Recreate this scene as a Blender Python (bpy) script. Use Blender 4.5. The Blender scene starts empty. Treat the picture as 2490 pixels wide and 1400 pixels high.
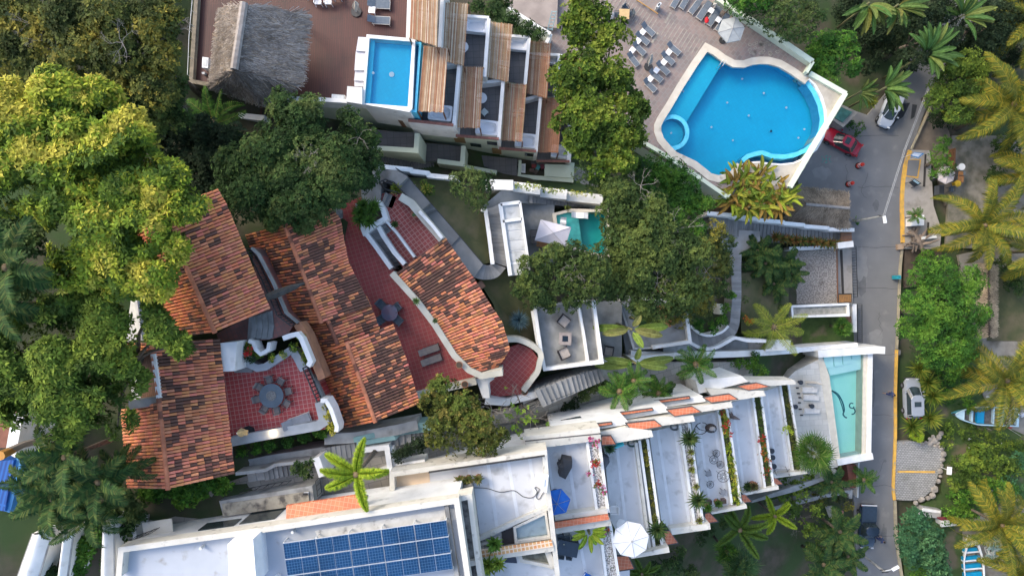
import bpy, math, random
import numpy as np
from mathutils import Vector, Matrix, noise
from mathutils.geometry import tessellate_polygon
random.seed(7); rng = np.random.default_rng(7)
S = bpy.context.scene
R = math.radians
# ---------------------------------------------------------------- camera, sky, sun
ZS = 0.87; HC = 80.0; FPX = 1500.0      # heights in the tables are in units of 0.87 m
cam = bpy.data.cameras.new('camera'); co = bpy.data.objects.new('camera', cam); S.collection.objects.link(co)
co.location = (0, 0, HC*ZS); cam.sensor_width = 36; cam.lens = 36*FPX/2490; cam.clip_end = 2000; cam.clip_start = 1
S.camera = co
W = bpy.data.worlds.new('World'); S.world = W; W.use_nodes = True
sun_dir = Vector((-0.62, 0.42, 0.55)).normalized()
el = math.asin(sun_dir.z); az = math.atan2(sun_dir.x, sun_dir.y)
nt = W.node_tree; sky = nt.nodes.new('ShaderNodeTexSky'); sky.sky_type = 'NISHITA'; sky.sun_disc = False
sky.sun_elevation = el; sky.sun_rotation = az; sky.air_density = 1.0; sky.dust_density = 3.0
nt.links.new(sky.outputs[0], nt.nodes['Background'].inputs[0]); nt.nodes['Background'].inputs[1].default_value = 0.15
sl = bpy.data.lights.new('sun', 'SUN'); so = bpy.data.objects.new('sun', sl); S.collection.objects.link(so)
so.rotation_euler = sun_dir.to_track_quat('Z', 'Y').to_euler(); sl.energy = .85; sl.angle = R(20); sl.color = (1, 0.9, 0.74)
S.view_settings.view_transform = 'Standard'; S.view_settings.look = 'None'; S.view_settings.exposure = 1.5; S.view_settings.gamma = 1
# ---------------------------------------------------------------- helpers
FR = dict(a=(0,0,3.5), b=(440,0,2.9167), c=(960,0,2.9174), d=(1380,0,2.9173), e=(1850,0,2.917), f=(0,400,2.8), g=(380,400,2.8),
 h=(800,380,2.917), i=(1180,400,2.8), j=(1620,400,2.8), k=(2040,380,2.693), l=(0,880,2.692), m=(280,780,3.043), n=(480,1040,3.888),
 o=(860,880,2.692), p=(1300,860,2.593), q=(1700,820,2.414), r=(2060,860,2.593), s=(1480,0,5.8333), t=(2290,960,12.45),
 u=(1720,960,6.3625), v=(1540,680,6.3636), w=(2180,350,4.0), x=(2050,1220,7.775), y=(2100,880,9.333), O=(0,0,1))
cur = [0, 0, 1]
def F(k): cur[:] = FR[k]
def px(x, y): return (cur[0]+x/cur[2], cur[1]+y/cur[2])
def P(x, y, z):
    X, Y = px(x, y); d = ZS*(HC-z)/FPX
    return Vector(((X-1245)*d, (700-Y)*d, z*ZS))
gx = [-900,-300,300,600,850,1000,1200,1400,1600,1800,1960,2050,2120,2490,3300,4400]
gy = [-900,-100,330,430,520,700,1000,1240,1500,2400]
G_ = np.array([
 [44,38,28,22,18,15.5,13.5,11.2,9,6,3,1,0,-1,-3,-4],[42,36,28,22,18,15.5,13.5,11,9,6,3,1,0,-1,-3,-4],[41,35,28,22,18,15.5,13,11,8,3,-.1,-.1,-.1,-1,-3,-4],
 [42,36,30,26,23,17,13,11.5,9,3,-.1,-.1,-.1,-1,-3,-4],[43,37,32,31,28.5,26,21,18.5,13,7,1,0,0,-1,-3,-4],[44,39,33.5,33,28,26,23.5,19,13,7,1,0,0,-1,-3,-4],
 [45,39,33.5,33,28,26,24,19,13,7,2,.3,0,-1,-3,-4],[45,40,35,34,30,27,22,17,11,6,2,.3,0,-1,-3,-4],[45,40,34,33,30,26,21,16,10,5,2,.3,0,-1,-3,-4],[45,40,34,33,30,26,21,16,10,5,2,.3,0,-1,-3,-4]], float)
def GZ(X, Y):
    i = max(0, min(len(gx)-2, int(np.searchsorted(gx, X)-1))); j = max(0, min(len(gy)-2, int(np.searchsorted(gy, Y)-1)))
    u = min(1, max(0, (X-gx[i])/(gx[i+1]-gx[i]))); v = min(1, max(0, (Y-gy[j])/(gy[j+1]-gy[j])))
    return (G_[j,i]*(1-u)+G_[j,i+1]*u)*(1-v)+(G_[j+1,i]*(1-u)+G_[j+1,i+1]*u)*v
def gz(x, y): return GZ(*px(x, y))
def PG(x, y, dz=0): return P(x, y, gz(x, y)+dz)
# ---------------------------------------------------------------- materials
MT = {}
def srgb(c): return tuple((v/12.92 if v <= .04045 else ((v+.055)/1.055)**2.4) for v in [x/255 for x in c])
def mat(name, c=(.5,.5,.5), rough=.7, c2=None, scale=3., contrast=(.35,.65), bump=0., attr=False, metal=0., stretch=None, rot=0., c3=None, s3=.6, t3=(.5,.62), hue=0.):
    if name in MT: return MT[name]
    m = bpy.data.materials.new(name); m.use_nodes = True; N = m.node_tree; L = N.links.new; b = N.nodes['Principled BSDF']
    b.inputs['Roughness'].default_value = rough; b.inputs['Metallic'].default_value = metal
    g = N.nodes.new('ShaderNodeNewGeometry'); mp = N.nodes.new('ShaderNodeMapping'); L(g.outputs['Position'], mp.inputs[0])
    mp.inputs['Rotation'].default_value = (0, 0, rot); mp.inputs['Scale'].default_value = stretch or (1, 1, 1)
    def noi(s, det=6):
        n = N.nodes.new('ShaderNodeTexNoise'); n.inputs['Scale'].default_value = s; n.inputs['Detail'].default_value = det; L(mp.outputs[0], n.inputs[0]); return n
    def ramp(src, a, z):
        r = N.nodes.new('ShaderNodeMapRange'); r.inputs[1].default_value = a; r.inputs[2].default_value = z; L(src, r.inputs[0]); return r
    def mix(fac, A, B, mode='MIX'):
        x = N.nodes.new('ShaderNodeMix'); x.data_type = 'RGBA'; x.blend_type = mode
        if isinstance(fac, float): x.inputs[0].default_value = fac
        else: L(fac, x.inputs[0])
        for i, v in ((6, A), (7, B)):
            if isinstance(v, tuple): x.inputs[i].default_value = (*v, 1)
            else: L(v, x.inputs[i])
        return x.outputs[2]
    if attr:
        a = N.nodes.new('ShaderNodeAttribute'); a.attribute_name = 'Col'; base = a.outputs['Color']
        n = noi(scale); r = ramp(n.outputs[0], .3, .7); base = mix(r.outputs[0], base, mix(1.0, base, tuple(c2 or (.75,.75,.75)), 'MULTIPLY'))
    else:
        c2 = c2 or tuple(x*.8 for x in c); n = noi(scale); r = ramp(n.outputs[0], *contrast); base = mix(r.outputs[0], tuple(c2), tuple(c))
    if c3:
        n3 = noi(s3, 8); r3 = ramp(n3.outputs[0], *t3); base = mix(r3.outputs[0], base, tuple(c3))
    L(base, b.inputs['Base Color'])
    if bump:
        bp = N.nodes.new('ShaderNodeBump'); bp.inputs['Strength'].default_value = bump; bp.inputs['Distance'].default_value = .05
        nb = noi(scale*3); L(nb.outputs[0], bp.inputs['Height']); L(bp.outputs[0], b.inputs['Normal'])
    MT[name] = m; return m
def tile_mat(name, c, c2, grout, size=.3, ang=0., mort=.03, aspect=1., rough=.6, off=0., stain=None, st=(.5,.7), ss=.5):
    if name in MT: return MT[name]
    m = bpy.data.materials.new(name); m.use_nodes = True; N = m.node_tree; L = N.links.new; b = N.nodes['Principled BSDF']
    g = N.nodes.new('ShaderNodeNewGeometry'); mp = N.nodes.new('ShaderNodeMapping'); mp.vector_type = 'POINT'
    mp.inputs['Rotation'].default_value = (0, 0, -ang); L(g.outputs['Position'], mp.inputs[0])
    br = N.nodes.new('ShaderNodeTexBrick'); L(mp.outputs[0], br.inputs[0]); br.offset = off
    br.inputs['Color1'].default_value = (*c, 1); br.inputs['Color2'].default_value = (*c2, 1); br.inputs['Mortar'].default_value = (*grout, 1)
    br.inputs['Scale'].default_value = 1; br.inputs['Mortar Size'].default_value = mort*size; br.inputs['Brick Width'].default_value = size*aspect; br.inputs['Row Height'].default_value = size
    n = N.nodes.new('ShaderNodeTexNoise'); n.inputs['Scale'].default_value = ss; n.inputs['Detail'].default_value = 8; L(g.outputs['Position'], n.inputs[0])
    r = N.nodes.new('ShaderNodeMapRange'); r.inputs[1].default_value = st[0]; r.inputs[2].default_value = st[1]; L(n.outputs[0], r.inputs[0])
    x = N.nodes.new('ShaderNodeMix'); x.data_type = 'RGBA'; L(r.outputs[0], x.inputs[0]); L(br.outputs[0], x.inputs[6])
    x2 = N.nodes.new('ShaderNodeMix'); x2.data_type = 'RGBA'; x2.blend_type = 'MULTIPLY'; x2.inputs[0].default_value = 1; L(br.outputs[0], x2.inputs[6]); x2.inputs[7].default_value = (*(stain or (.7,.7,.7)), 1)
    L(x2.outputs[2], x.inputs[7]); L(x.outputs[2], b.inputs['Base Color']); b.inputs['Roughness'].default_value = rough
    MT[name] = m; return m
def water_mat(name, tint, rough=.03):
    m = bpy.data.materials.new(name); m.use_nodes = True; N = m.node_tree; L = N.links.new
    for n in list(N.nodes): N.nodes.remove(n)
    o = N.nodes.new('ShaderNodeOutputMaterial'); mx = N.nodes.new('ShaderNodeMixShader'); t = N.nodes.new('ShaderNodeBsdfTransparent'); gl = N.nodes.new('ShaderNodeBsdfGlossy')
    t.inputs[0].default_value = (*tint, 1); gl.inputs['Roughness'].default_value = rough
    fr = N.nodes.new('ShaderNodeFresnel'); fr.inputs[0].default_value = 1.33
    g = N.nodes.new('ShaderNodeNewGeometry'); nz = N.nodes.new('ShaderNodeTexNoise'); nz.inputs['Scale'].default_value = 2.2; nz.inputs['Detail'].default_value = 3; L(g.outputs['Position'], nz.inputs[0])
    bp = N.nodes.new('ShaderNodeBump'); bp.inputs['Strength'].default_value = .12; L(nz.outputs[0], bp.inputs['Height']); L(bp.outputs[0], gl.inputs['Normal']); L(bp.outputs[0], fr.inputs['Normal'])
    L(fr.outputs[0], mx.inputs[0]); L(t.outputs[0], mx.inputs[1]); L(gl.outputs[0], mx.inputs[2]); L(mx.outputs[0], o.inputs[0]); MT[name] = m; return m
def glow(name, c, s):
    m = bpy.data.materials.new(name); m.use_nodes = True; b = m.node_tree.nodes['Principled BSDF']
    b.inputs['Emission Color'].default_value = (*c, 1); b.inputs['Emission Strength'].default_value = s; MT[name] = m; return m
# ---------------------------------------------------------------- mesh builder
class M:
    def __init__(s): s.v = []; s.f = []; s.c = []; s.hascol = False
    def add(s, vs, fs, col=None):
        o = len(s.v); s.v += [tuple(p) for p in vs]
        for f in fs: s.f.append([i+o for i in f]); s.c.append(col or (.5,.5,.5))
        if col: s.hascol = True
        return s
    def quad(s, a, b, c, d, col=None): return s.add([a,b,c,d], [(0,1,2,3)], col)
    def prism(s, pts, z1, z0, col=None, holes=None, top=True, sides=True, bottom=False):   # pts: (x,y) px points at z1
        top_ = [P(x, y, z1) for x, y in pts]; return s.ext(top_, z0*ZS, col, [[P(x,y,z1) for x,y in h] for h in (holes or [])], top, sides, bottom)
    def ext(s, top_, zb, col=None, holes=(), top=True, sides=True, bottom=False):
        def area(l): return sum(l[i].x*l[(i+1)%len(l)].y-l[(i+1)%len(l)].x*l[i].y for i in range(len(l)))
        top_ = list(top_)
        if area(top_) < 0: top_ = top_[::-1]
        loops = [top_]+[list(h) for h in holes]
        if top:
            tris = tessellate_polygon([[Vector((p.x,p.y,0)) for p in l] for l in loops]); fl = [p for l in loops for p in l]
            fs = []
            for t in tris:
                a, b, c = [fl[i] for i in t]
                fs.append(t if (b.x-a.x)*(c.y-a.y)-(b.y-a.y)*(c.x-a.x) > 0 else t[::-1])
            s.add(fl, fs, col)
            if bottom: s.add([Vector((p.x,p.y,zb)) for p in fl], [f[::-1] for f in fs], col)
        if sides:
            for l in loops:
                n = len(l); lo = [Vector((p.x,p.y,zb if not callable(zb) else zb(p))) for p in l]
                s.add(l+lo, [(i, n+i, n+(i+1)%n, (i+1)%n) for i in range(n)], col)
        return s
    def box(s, c, size, rz=0, col=None, rx=0, ry=0):
        x, y, z = [v/2 for v in size]; m = Matrix.Rotation(rz, 3, 'Z') @ Matrix.Rotation(ry, 3, 'Y') @ Matrix.Rotation(rx, 3, 'X')
        vs = [Vector(c)+m@Vector(p) for p in ((-x,-y,-z),(x,-y,-z),(x,y,-z),(-x,y,-z),(-x,-y,z),(x,-y,z),(x,y,z),(-x,y,z))]
        return s.add(vs, [(3,2,1,0),(4,5,6,7),(0,1,5,4),(1,2,6,5),(2,3,7,6),(3,0,4,7)], col)
    def bar(s, a, b, w=.05, h=None, col=None):
        a = Vector(a); b = Vector(b); d = b-a; h = h or w
        if d.length < 1e-5: return s
        rz = math.atan2(d.y, d.x); ry = -math.asin(max(-1, min(1, d.z/d.length)))
        return s.box((a+b)/2, (d.length, w, h), rz, col, 0, ry)
    def tube(s, pts, r, n=6, col=None, cap=True):
        pts = [Vector(p) for p in pts]; rs = r if isinstance(r, (list, tuple)) else [r]*len(pts); vs = []; k = len(pts)
        for i, p in enumerate(pts):
            d = (pts[min(i+1, k-1)]-pts[max(i-1, 0)]).normalized(); up = Vector((0,0,1)) if abs(d.z) < .9 else Vector((1,0,0))
            a = d.cross(up).normalized(); b = d.cross(a)
            vs += [p+(a*math.cos(t)+b*math.sin(t))*rs[i] for t in [2*math.pi*j/n for j in range(n)]]
        fs = [(i*n+j, i*n+(j+1)%n, (i+1)*n+(j+1)%n, (i+1)*n+j) for i in range(k-1) for j in range(n)]
        if cap: fs += [tuple(range(n))[::-1], tuple(range((k-1)*n, k*n))]
        return s.add(vs, fs, col)
    def disc(s, c, r, h, n=20, col=None, r2=None, jitter=0):
        r2 = r if r2 is None else r2; c = Vector(c)
        vs = [c+Vector((math.cos(t)*r, math.sin(t)*r, 0)) for t in [2*math.pi*j/n for j in range(n)]]+[c+Vector((math.cos(t)*r2, math.sin(t)*r2, h)) for t in [2*math.pi*j/n for j in range(n)]]
        return s.add(vs, [tuple(range(n))[::-1], tuple(range(n, 2*n))]+[(j,(j+1)%n,n+(j+1)%n,n+j) for j in range(n)], col)
    def ball(s, c, r, n=8, m=6, col=None, sq=(1,1,1), jit=0):
        c = Vector(c); vs = [c+Vector((0,0,r*sq[2]))]
        for i in range(1, m):
            a = math.pi*i/m
            for j in range(n):
                t = 2*math.pi*j/n; k = 1+random.uniform(-jit, jit)
                vs.append(c+Vector((math.sin(a)*math.cos(t)*sq[0], math.sin(a)*math.sin(t)*sq[1], math.cos(a)*sq[2]))*r*k)
        vs.append(c-Vector((0,0,r*sq[2]))); L_ = len(vs)-1
        fs = [(0, 1+j, 1+(j+1)%n) for j in range(n)]+[(1+i*n+j, 1+(i+1)*n+j, 1+(i+1)*n+(j+1)%n, 1+i*n+(j+1)%n) for i in range(m-2) for j in range(n)]+[(L_, 1+(m-2)*n+(j+1)%n, 1+(m-2)*n+j) for j in range(n)]
        return s.add(vs, fs, col)
    def wall(s, pts, w, z0, col=None, top=None):    # pts: world points on wall's top centre line; z0 world bottom
        for a, b in strip_segs(pts, w): 
            q = [a[0], b[0], b[1], a[1]]
            s.ext(q, z0, col)
        return s
    def build(s, name, m, parent=None, smooth=False):
        me = bpy.data.meshes.new(name); off = Vector(parent.location) if parent else Vector((0,0,0))
        if parent and parent.parent: off = off+parent.parent.location
        me.from_pydata([(v[0]-off.x, v[1]-off.y, v[2]-off.z) for v in s.v], [], s.f)
        if s.hascol:
            ca = me.color_attributes.new('Col', 'FLOAT_COLOR', 'CORNER'); arr = []
            for f, c in zip(s.f, s.c): arr += [c[0], c[1], c[2], 1.0]*len(f)
            ca.data.foreach_set('color', arr)
        if smooth: me.polygons.foreach_set('use_smooth', [True]*len(me.polygons))
        me.materials.append(m); o = bpy.data.objects.new(name, me); S.collection.objects.link(o)
        if parent: o.parent = parent
        return o
def strip_pts(pts, w):
    n = len(pts); out = []; closed = (pts[0]-pts[-1]).length < 1e-4
    for i, p in enumerate(pts):
        a = pts[i-1] if i else (pts[-2] if closed else p); b = pts[i+1] if i < n-1 else (pts[1] if closed else p)
        d1 = (p-a); d2 = (b-p); d1.z = d2.z = 0
        if d1.length < 1e-6: d1 = d2.copy()
        if d2.length < 1e-6: d2 = d1.copy()
        d1.normalize(); d2.normalize(); t = (d1+d2); t = t.normalized() if t.length > .01 else d1
        nn = Vector((-t.y, t.x, 0)); k = 1/max(.4, nn.dot(Vector((-d1.y, d1.x, 0)))); out.append((p+nn*w/2*k, p-nn*w/2*k))
    return out
def strip_segs(pts, w):
    sp = strip_pts(pts, w); return list(zip(sp[:-1], sp[1:]))
def ribbon(pts, w, z0, name, m, parent=None, col=None):   # one continuous wall of width w along world pts down to z0
    b = M(); sp = strip_pts(pts, w); n = len(sp); closed = (pts[0]-pts[-1]).length < 1e-4; vs = []
    for l, r in sp:
        za = z0(l) if callable(z0) else z0
        vs += [l, r, Vector((l.x,l.y,za)), Vector((r.x,r.y,za))]
    fs = []
    for i in range(n-1):
        a = 4*i; c = a+4; fs += [(a+1,c+1,c,a), (a,c,c+2,a+2), (c+1,a+1,a+3,c+3)]
    if not closed: fs += [(0,2,3,1), (4*n-4,4*n-3,4*n-1,4*n-2)]
    b.add(vs, fs, col); return b.build(name, m, parent) if name else b
def PL(pts, z): return [P(x, y, z) for x, y in pts] if not isinstance(z, (list, tuple)) else [P(p[0], p[1], zz) for p, zz in zip(pts, z)]
def smooth_line(pts, n=4, closed=False):
    out = []; L_ = len(pts); rng_ = range(L_ if closed else L_-1)
    g = (lambda i: pts[i % L_]) if closed else (lambda i: pts[max(0, min(L_-1, i))])
    for i in rng_:
        p0, p1, p2, p3 = g(i-1), g(i), g(i+1), g(i+2)
        for k in range(n):
            t = k/n; out.append(tuple(.5*((2*p1[a])+(-p0[a]+p2[a])*t+(2*p0[a]-5*p1[a]+4*p2[a]-p3[a])*t*t+(-p0[a]+3*p1[a]-3*p2[a]+p3[a])*t**3) for a in range(2)))
    if not closed: out.append(tuple(pts[-1][:2]))
    return out
LABS = {}
def tag(o, label, cat, group=None):
    o['label'] = label; o['category'] = cat
    if group: o['group'] = group
    return o
def thing(name, label, cat, loc=(0,0,0), group=None, rz=0):
    o = bpy.data.objects.new(name, None); S.collection.objects.link(o); o.location = loc; o.rotation_euler = (0,0,rz); o.empty_display_size = .2
    return tag(o, label, cat, group)
def struct(o): o['kind'] = 'structure'; return o
KIDS = {}
def copy_tree(o, parent=None):
    c = o.copy(); S.collection.objects.link(c)
    if parent: c.parent = parent
    for ch in list(KIDS.get(o.name) or [x for x in S.collection.objects if x.parent == o]): copy_tree(ch, c)
    return c
class Proto:      # first place() moves the prototype itself, later ones copy it
    def __init__(s, make): s.make = make; s.root = None; s.ids = None
    def tree(s, o, dep=0): return [(c, s.tree(c)) for c in s.all if c.parent == o]
    def place(s, loc, rz, label, cat, group=None, sc=1.0, name=None):
        if s.root is None:
            before = set(S.collection.objects); s.root = s.make(); s.all = [o for o in S.collection.objects if o not in before]; s.kids = s.tree(s.root); r = s.root
        else:
            def cp(o, kids, par):
                c = o.copy(); S.collection.objects.link(c)
                if par: c.parent = par
                for k, kk in kids: cp(k, kk, c)
                return c
            r = cp(s.root, s.kids, None)
        if 'group' in r: del r['group']
        r.location = loc; r.rotation_euler = (0, 0, rz); r.scale = (sc,)*3 if not isinstance(sc, tuple) else sc
        return tag(r, label, cat, group)
def ang(a, b): d = b-a; return math.atan2(d.y, d.x)
WHITE = mat('white_paint', (.74,.74,.72), .7, (.6,.6,.58), .9, (.3,.6), c3=(.42,.42,.39), s3=1.6, t3=(.6,.85))
CLEANW = mat('bright_white', (.8,.8,.8), .5, (.74,.74,.74), 2)
CREAM = mat('cream_green_wall', (.6,.66,.52), .8, (.52,.58,.46), .7, (.3,.7))
CONC = mat('grey_concrete', (.3,.305,.295), .9, (.2,.205,.2), 1.3, (.3,.7), .2, c3=(.12,.12,.115), s3=.7, t3=(.5,.75))
CONCL = mat('pale_concrete', (.4,.4,.38), .9, (.28,.28,.27), 1.3, (.3,.7), .2, c3=(.16,.16,.15), s3=1.1, t3=(.52,.75))
DARKM = mat('black_metal', (.02,.02,.022), .5, (.03,.03,.03))
GREYF = mat('charcoal_fabric', (.1,.125,.15), .9, (.075,.095,.115), 6)
GLASS = mat('dark_glass', (.02,.03,.035), .1, (.03,.045,.05), 2)
SOIL = mat('soil', (.09,.065,.045), 1, (.05,.038,.028), 2, (.3,.7), .4)
WOOD = mat('brown_wood', (.2,.1,.05), .6, (.13,.06,.03), 4)
TREEBARK = mat('bark', (.15,.12,.09), .95, (.08,.065,.05), 5, bump=.5)
ATT = mat('coloured_surface', rough=.75, attr=True, scale=1.5, c2=(.8,.8,.8))
METAL = mat('pale_metal', (.6,.62,.62), .4, (.5,.52,.52), 4)
# ================================================================ GROUND AND PATHS
b = M(); xs = sorted(set([x for x in range(-900, 4401, 100)]+[x for x in range(200, 2500, 45)])); ys = sorted(set([y for y in range(-900, 2401, 100)]+[y for y in range(0, 1400, 45)]))
cur[:] = [0,0,1]
vs = [P(x, y, GZ(x, y)-.45+.25*noise.noise(Vector((x*.02, y*.02, 0)))) for y in ys for x in xs]; nx = len(xs)
b.add(vs, [(j*nx+i+nx, j*nx+i+nx+1, j*nx+i+1, j*nx+i) for j in range(len(ys)-1) for i in range(nx-1)])
GROUND = mat('hillside_soil', (.085,.07,.05), 1, (.04,.045,.02), .8, (.35,.65), .5, c3=(.035,.065,.018), s3=.25, t3=(.42,.6))
struct(b.build('ground', GROUND, smooth=True))
def sheet(name, pts, z, m, drop=.4, col=None):
    b = M(); w = PL(pts, z); zz = [p.z for p in w]
    b.ext(w, (lambda p: p.z-drop), col); return struct(b.build(name, m))
ROADM = mat('worn_asphalt', (.19,.19,.187), .9, (.15,.15,.148), .35, (.3,.7), .15, c3=(.24,.235,.22), s3=.8, t3=(.58,.8))
F('O')
sheet('road', [(2095,1700),(2078,1250),(2060,1000),(2050,500),(1900,470),(1880,300),(1985,240),(2110,280),(2165,215),(2215,140),(2290,40),(2330,-60),(2420,-60),(2370,60),(2290,180),(2245,280),(2216,366),(2200,410),(2195,480),(2196,590),(2188,700),(2182,850),(2179,1000),(2176,1180),(2183,1300),(2192,1400),(2215,1700)], .12, ROADM)
YEL = mat('yellow_kerb_paint', (.72,.4,.06), .8, (.5,.3,.08), 2.2, (.3,.6), c3=(.3,.28,.24), s3=2, t3=(.6,.72))
FADE = mat('faded_kerb', (.4,.34,.22), .9, (.26,.23,.17), 2)
def kerb(pts, m, w=.22):
    F('O'); return struct(ribbon(PL(smooth_line(pts, 3), .28), w, -.1, 'kerb', m))
kerb([(2214,366),(2203,400),(2197,440),(2194,490),(2195,545),(2196,590)], YEL, .42)
kerb([(2196,592),(2190,650),(2187,720),(2184,800),(2181,848)], FADE, .25)
kerb([(2181,850),(2178,960),(2178,1060),(2173,1180),(2176,1215)], YEL, .3)
kerb([(2177,1217),(2180,1300),(2186,1350),(2195,1410)], FADE, .3)
kerb([(2300,180),(2255,280),(2216,364)], FADE, .2)
PAVE = mat('pale_sidewalk', (.38,.35,.31), .9, (.3,.275,.245), .9, (.3,.7), .1, c3=(.22,.2,.17), s3=.9, t3=(.5,.7))
sheet('sidewalk', [(2207,376),(2216,364),(2262,366),(2270,500),(2290,560),(2285,605),(2198,605),(2197,480)], .24, PAVE, .3)
sheet('sidewalk', [(2200,415),(2196,470),(2206,480),(2240,480),(2240,440)], .245, PAVE, .02)
F('w'); sheet('kerb', [(108,150),(240,150),(212,335),(92,315)], .3, YEL, .1); sheet('road', [(113,156),(226,158),(202,318),(98,308)], .33, ROADM, .05)
STRIPD = mat('dark_drain', (.05,.045,.04), 1)
sheet('drain', [(275,100),(292,100),(280,418),(258,416)], .27, STRIPD, .05); sheet('drain', [(300,760),(320,762),(312,895),(290,893)], .27, STRIPD, .05)
F('r')
PAVER = tile_mat('grey_pavers', (.36,.35,.33), (.27,.265,.25), (.12,.12,.11), .2, R(3), .12, 1.6, off=.5, stain=(.8,.8,.75))
sheet('paved_bay', [(306,552),(400,548),(520,575),(590,600),(605,660),(575,760),(545,850),(470,915),(400,925),(302,918),(298,800)], .1, PAVER, .5)
sheet('painted_line', [(318,736),(555,737),(555,750),(318,748)], .12, YEL, .01)
SAND = mat('beach_sand', (.3,.27,.22), 1, (.2,.175,.14), 1.2, (.3,.7), .3, c3=(.12,.1,.07), s3=.5, t3=(.5,.7))
GRASS = mat('grass_soil', (.06,.1,.025), 1, (.035,.065,.016), 1.5, (.3,.7), .5, c3=(.13,.11,.07), s3=.35, t3=(.55,.65))
DRYG = mat('lawn', (.085,.085,.035), 1, (.05,.06,.022), 1.2, (.3,.7), .5, c3=(.12,.1,.055), s3=.5, t3=(.5,.7))
F('O')
def rz(x, dz=.03): return -(x-2120)/370+dz
def rsheet(name, pts, m, dz=.03): return sheet(name, pts, [rz(x, dz) for x, y in pts], m, .3)
rsheet('grass', [(2200,1000),(2270,820),(2600,820),(2640,1500),(2200,1500),(2198,1250),(2290,1200),(2290,1080)], GRASS, .0)
rsheet('sand_path', [(2330,620),(2420,600),(2600,560),(2600,860),(2420,830),(2370,850),(2360,760)], SAND, .04)
rsheet('lawn', [(2425,650),(2600,640),(2600,830),(2400,828),(2415,740)], DRYG, .1)
rsheet('sand_path', [(2380,830),(2600,830),(2600,1010),(2500,1060),(2430,1030),(2390,960)], SAND, .12)
rsheet('sand_path', [(2340,1270),(2480,1210),(2600,1260),(2600,1460),(2350,1460)], SAND, .12)
rsheet('dirt', [(2200,600),(2290,590),(2290,680),(2200,700)], SOIL, .2)
rsheet('sand_path', [(2200,260),(2290,240),(2330,420),(2300,500),(2262,366),(2216,366)], mat('packed_dirt', (.2,.16,.12), 1, (.13,.105,.08), 1), .1)
rsheet('sand_path', [(2315,330),(2620,330),(2620,620),(2300,600)], mat('grey_dirt', (.25,.225,.185), 1, (.12,.115,.085), 1), .0)
F('j'); sheet('lawn', [(510,740),(830,700),(840,1060),(760,1150),(510,1150)], [8,5.3,5,6,8.2], DRYG, 2)
sheet('lawn', [(840,1040),(1270,1030),(1280,1225),(850,1245)], 1.3, GRASS, 1)
COB = mat('pebble_paving', (.4,.36,.31), 1, (.2,.17,.145), 7, (.42,.58), .6, c3=(.1,.075,.06), s3=.7, t3=(.6,.75))
sheet('pebble_court', [(800,600),(1165,572),(1172,945),(830,950)], 1.5, COB, 2)
sheet('court_edge', [(1158,572),(1166,572),(1173,945),(1164,946)], 1.53, mat('rust_brick', (.22,.1,.05), .9), .1)
sheet('driveway', [(1167,565),(1262,552),(1270,900),(1262,1085),(1172,945)], .6, PAVE, 1)
sheet('drain', [(1183,580),(1200,580),(1212,880),(1196,880)], .63, STRIPD, .05)
LANE = mat('grey_lane', (.32,.33,.335), .9, (.22,.23,.23), .8, (.3,.7), .15, c3=(.13,.13,.125), s3=.6, t3=(.52,.72))
def steps(top, bot, zs, n, name, m, drop=3):     # flight of n flat treads between two px edge lines, zs along it
    b = M(); T = lambda L, t: (lambda i, u: tuple(L[i][k]*(1-u)+L[i+1][k]*u for k in (0, 1)))(min(int(t*(len(L)-1)), len(L)-2), t*(len(L)-1)-min(int(t*(len(L)-1)), len(L)-2))
    for i in range(n):
        t0, t1 = i/n, (i+1)/n; k = t0*(len(zs)-1); a = min(int(k), len(zs)-2); z = zs[a]+(zs[a+1]-zs[a])*(k-a)
        g = .0025/ max(.05,1)
        b.ext([P(*T(top, t0), z), P(*T(top, t1-g), z), P(*T(bot, t1-g), z), P(*T(bot, t0), z)], (z-drop)*ZS, (lambda v:(v,v,v*.97))(random.uniform(.2,.3) if n < 60 else random.uniform(.15,.19)))
    return struct(b.build(name, m))
STEPM = ATT
# top lane down to street
F('j'); steps([(290,340),(620,365),(1190,425)], [(300,440),(600,520),(1190,535)], [11,7.5,1], 46, 'stairway', STEPM)
sheet('landing', [(400,440),(640,455),(640,520),(520,600),(420,620),(300,440)], 8.8, LANE, 2)
steps([(440,1020),(450,900),(445,800),(440,700),(430,600)], [(505,1020),(512,900),(512,800),(510,700),(515,590)], [10.5,10,9], 22, 'stairway', STEPM)
def curved_steps(inner, outer, zs, n, nm='curved_path', m=ATT): return steps(smooth_line(inner, 4), smooth_line(outer, 4), zs, n, nm, m, 2)
curved_steps([(170,1100),(230,1150),(300,1165),(380,1140),(430,1090),(440,1015)], [(165,1215),(250,1260),(340,1250),(430,1205),(490,1120),(505,1015)], [11.5,11,10.6], 13)
# lower lane along the south wall
sheet('lane', [(-20,1215),(160,1212),(250,1258),(470,1200),(690,1190),(690,1270),(-20,1300)], [14,12,11,9.5,8,8,14], LANE, 2)
sheet('lane', [(560,1195),(680,1200),(680,1265),(560,1268)], 9, PAVE, 1)
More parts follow.
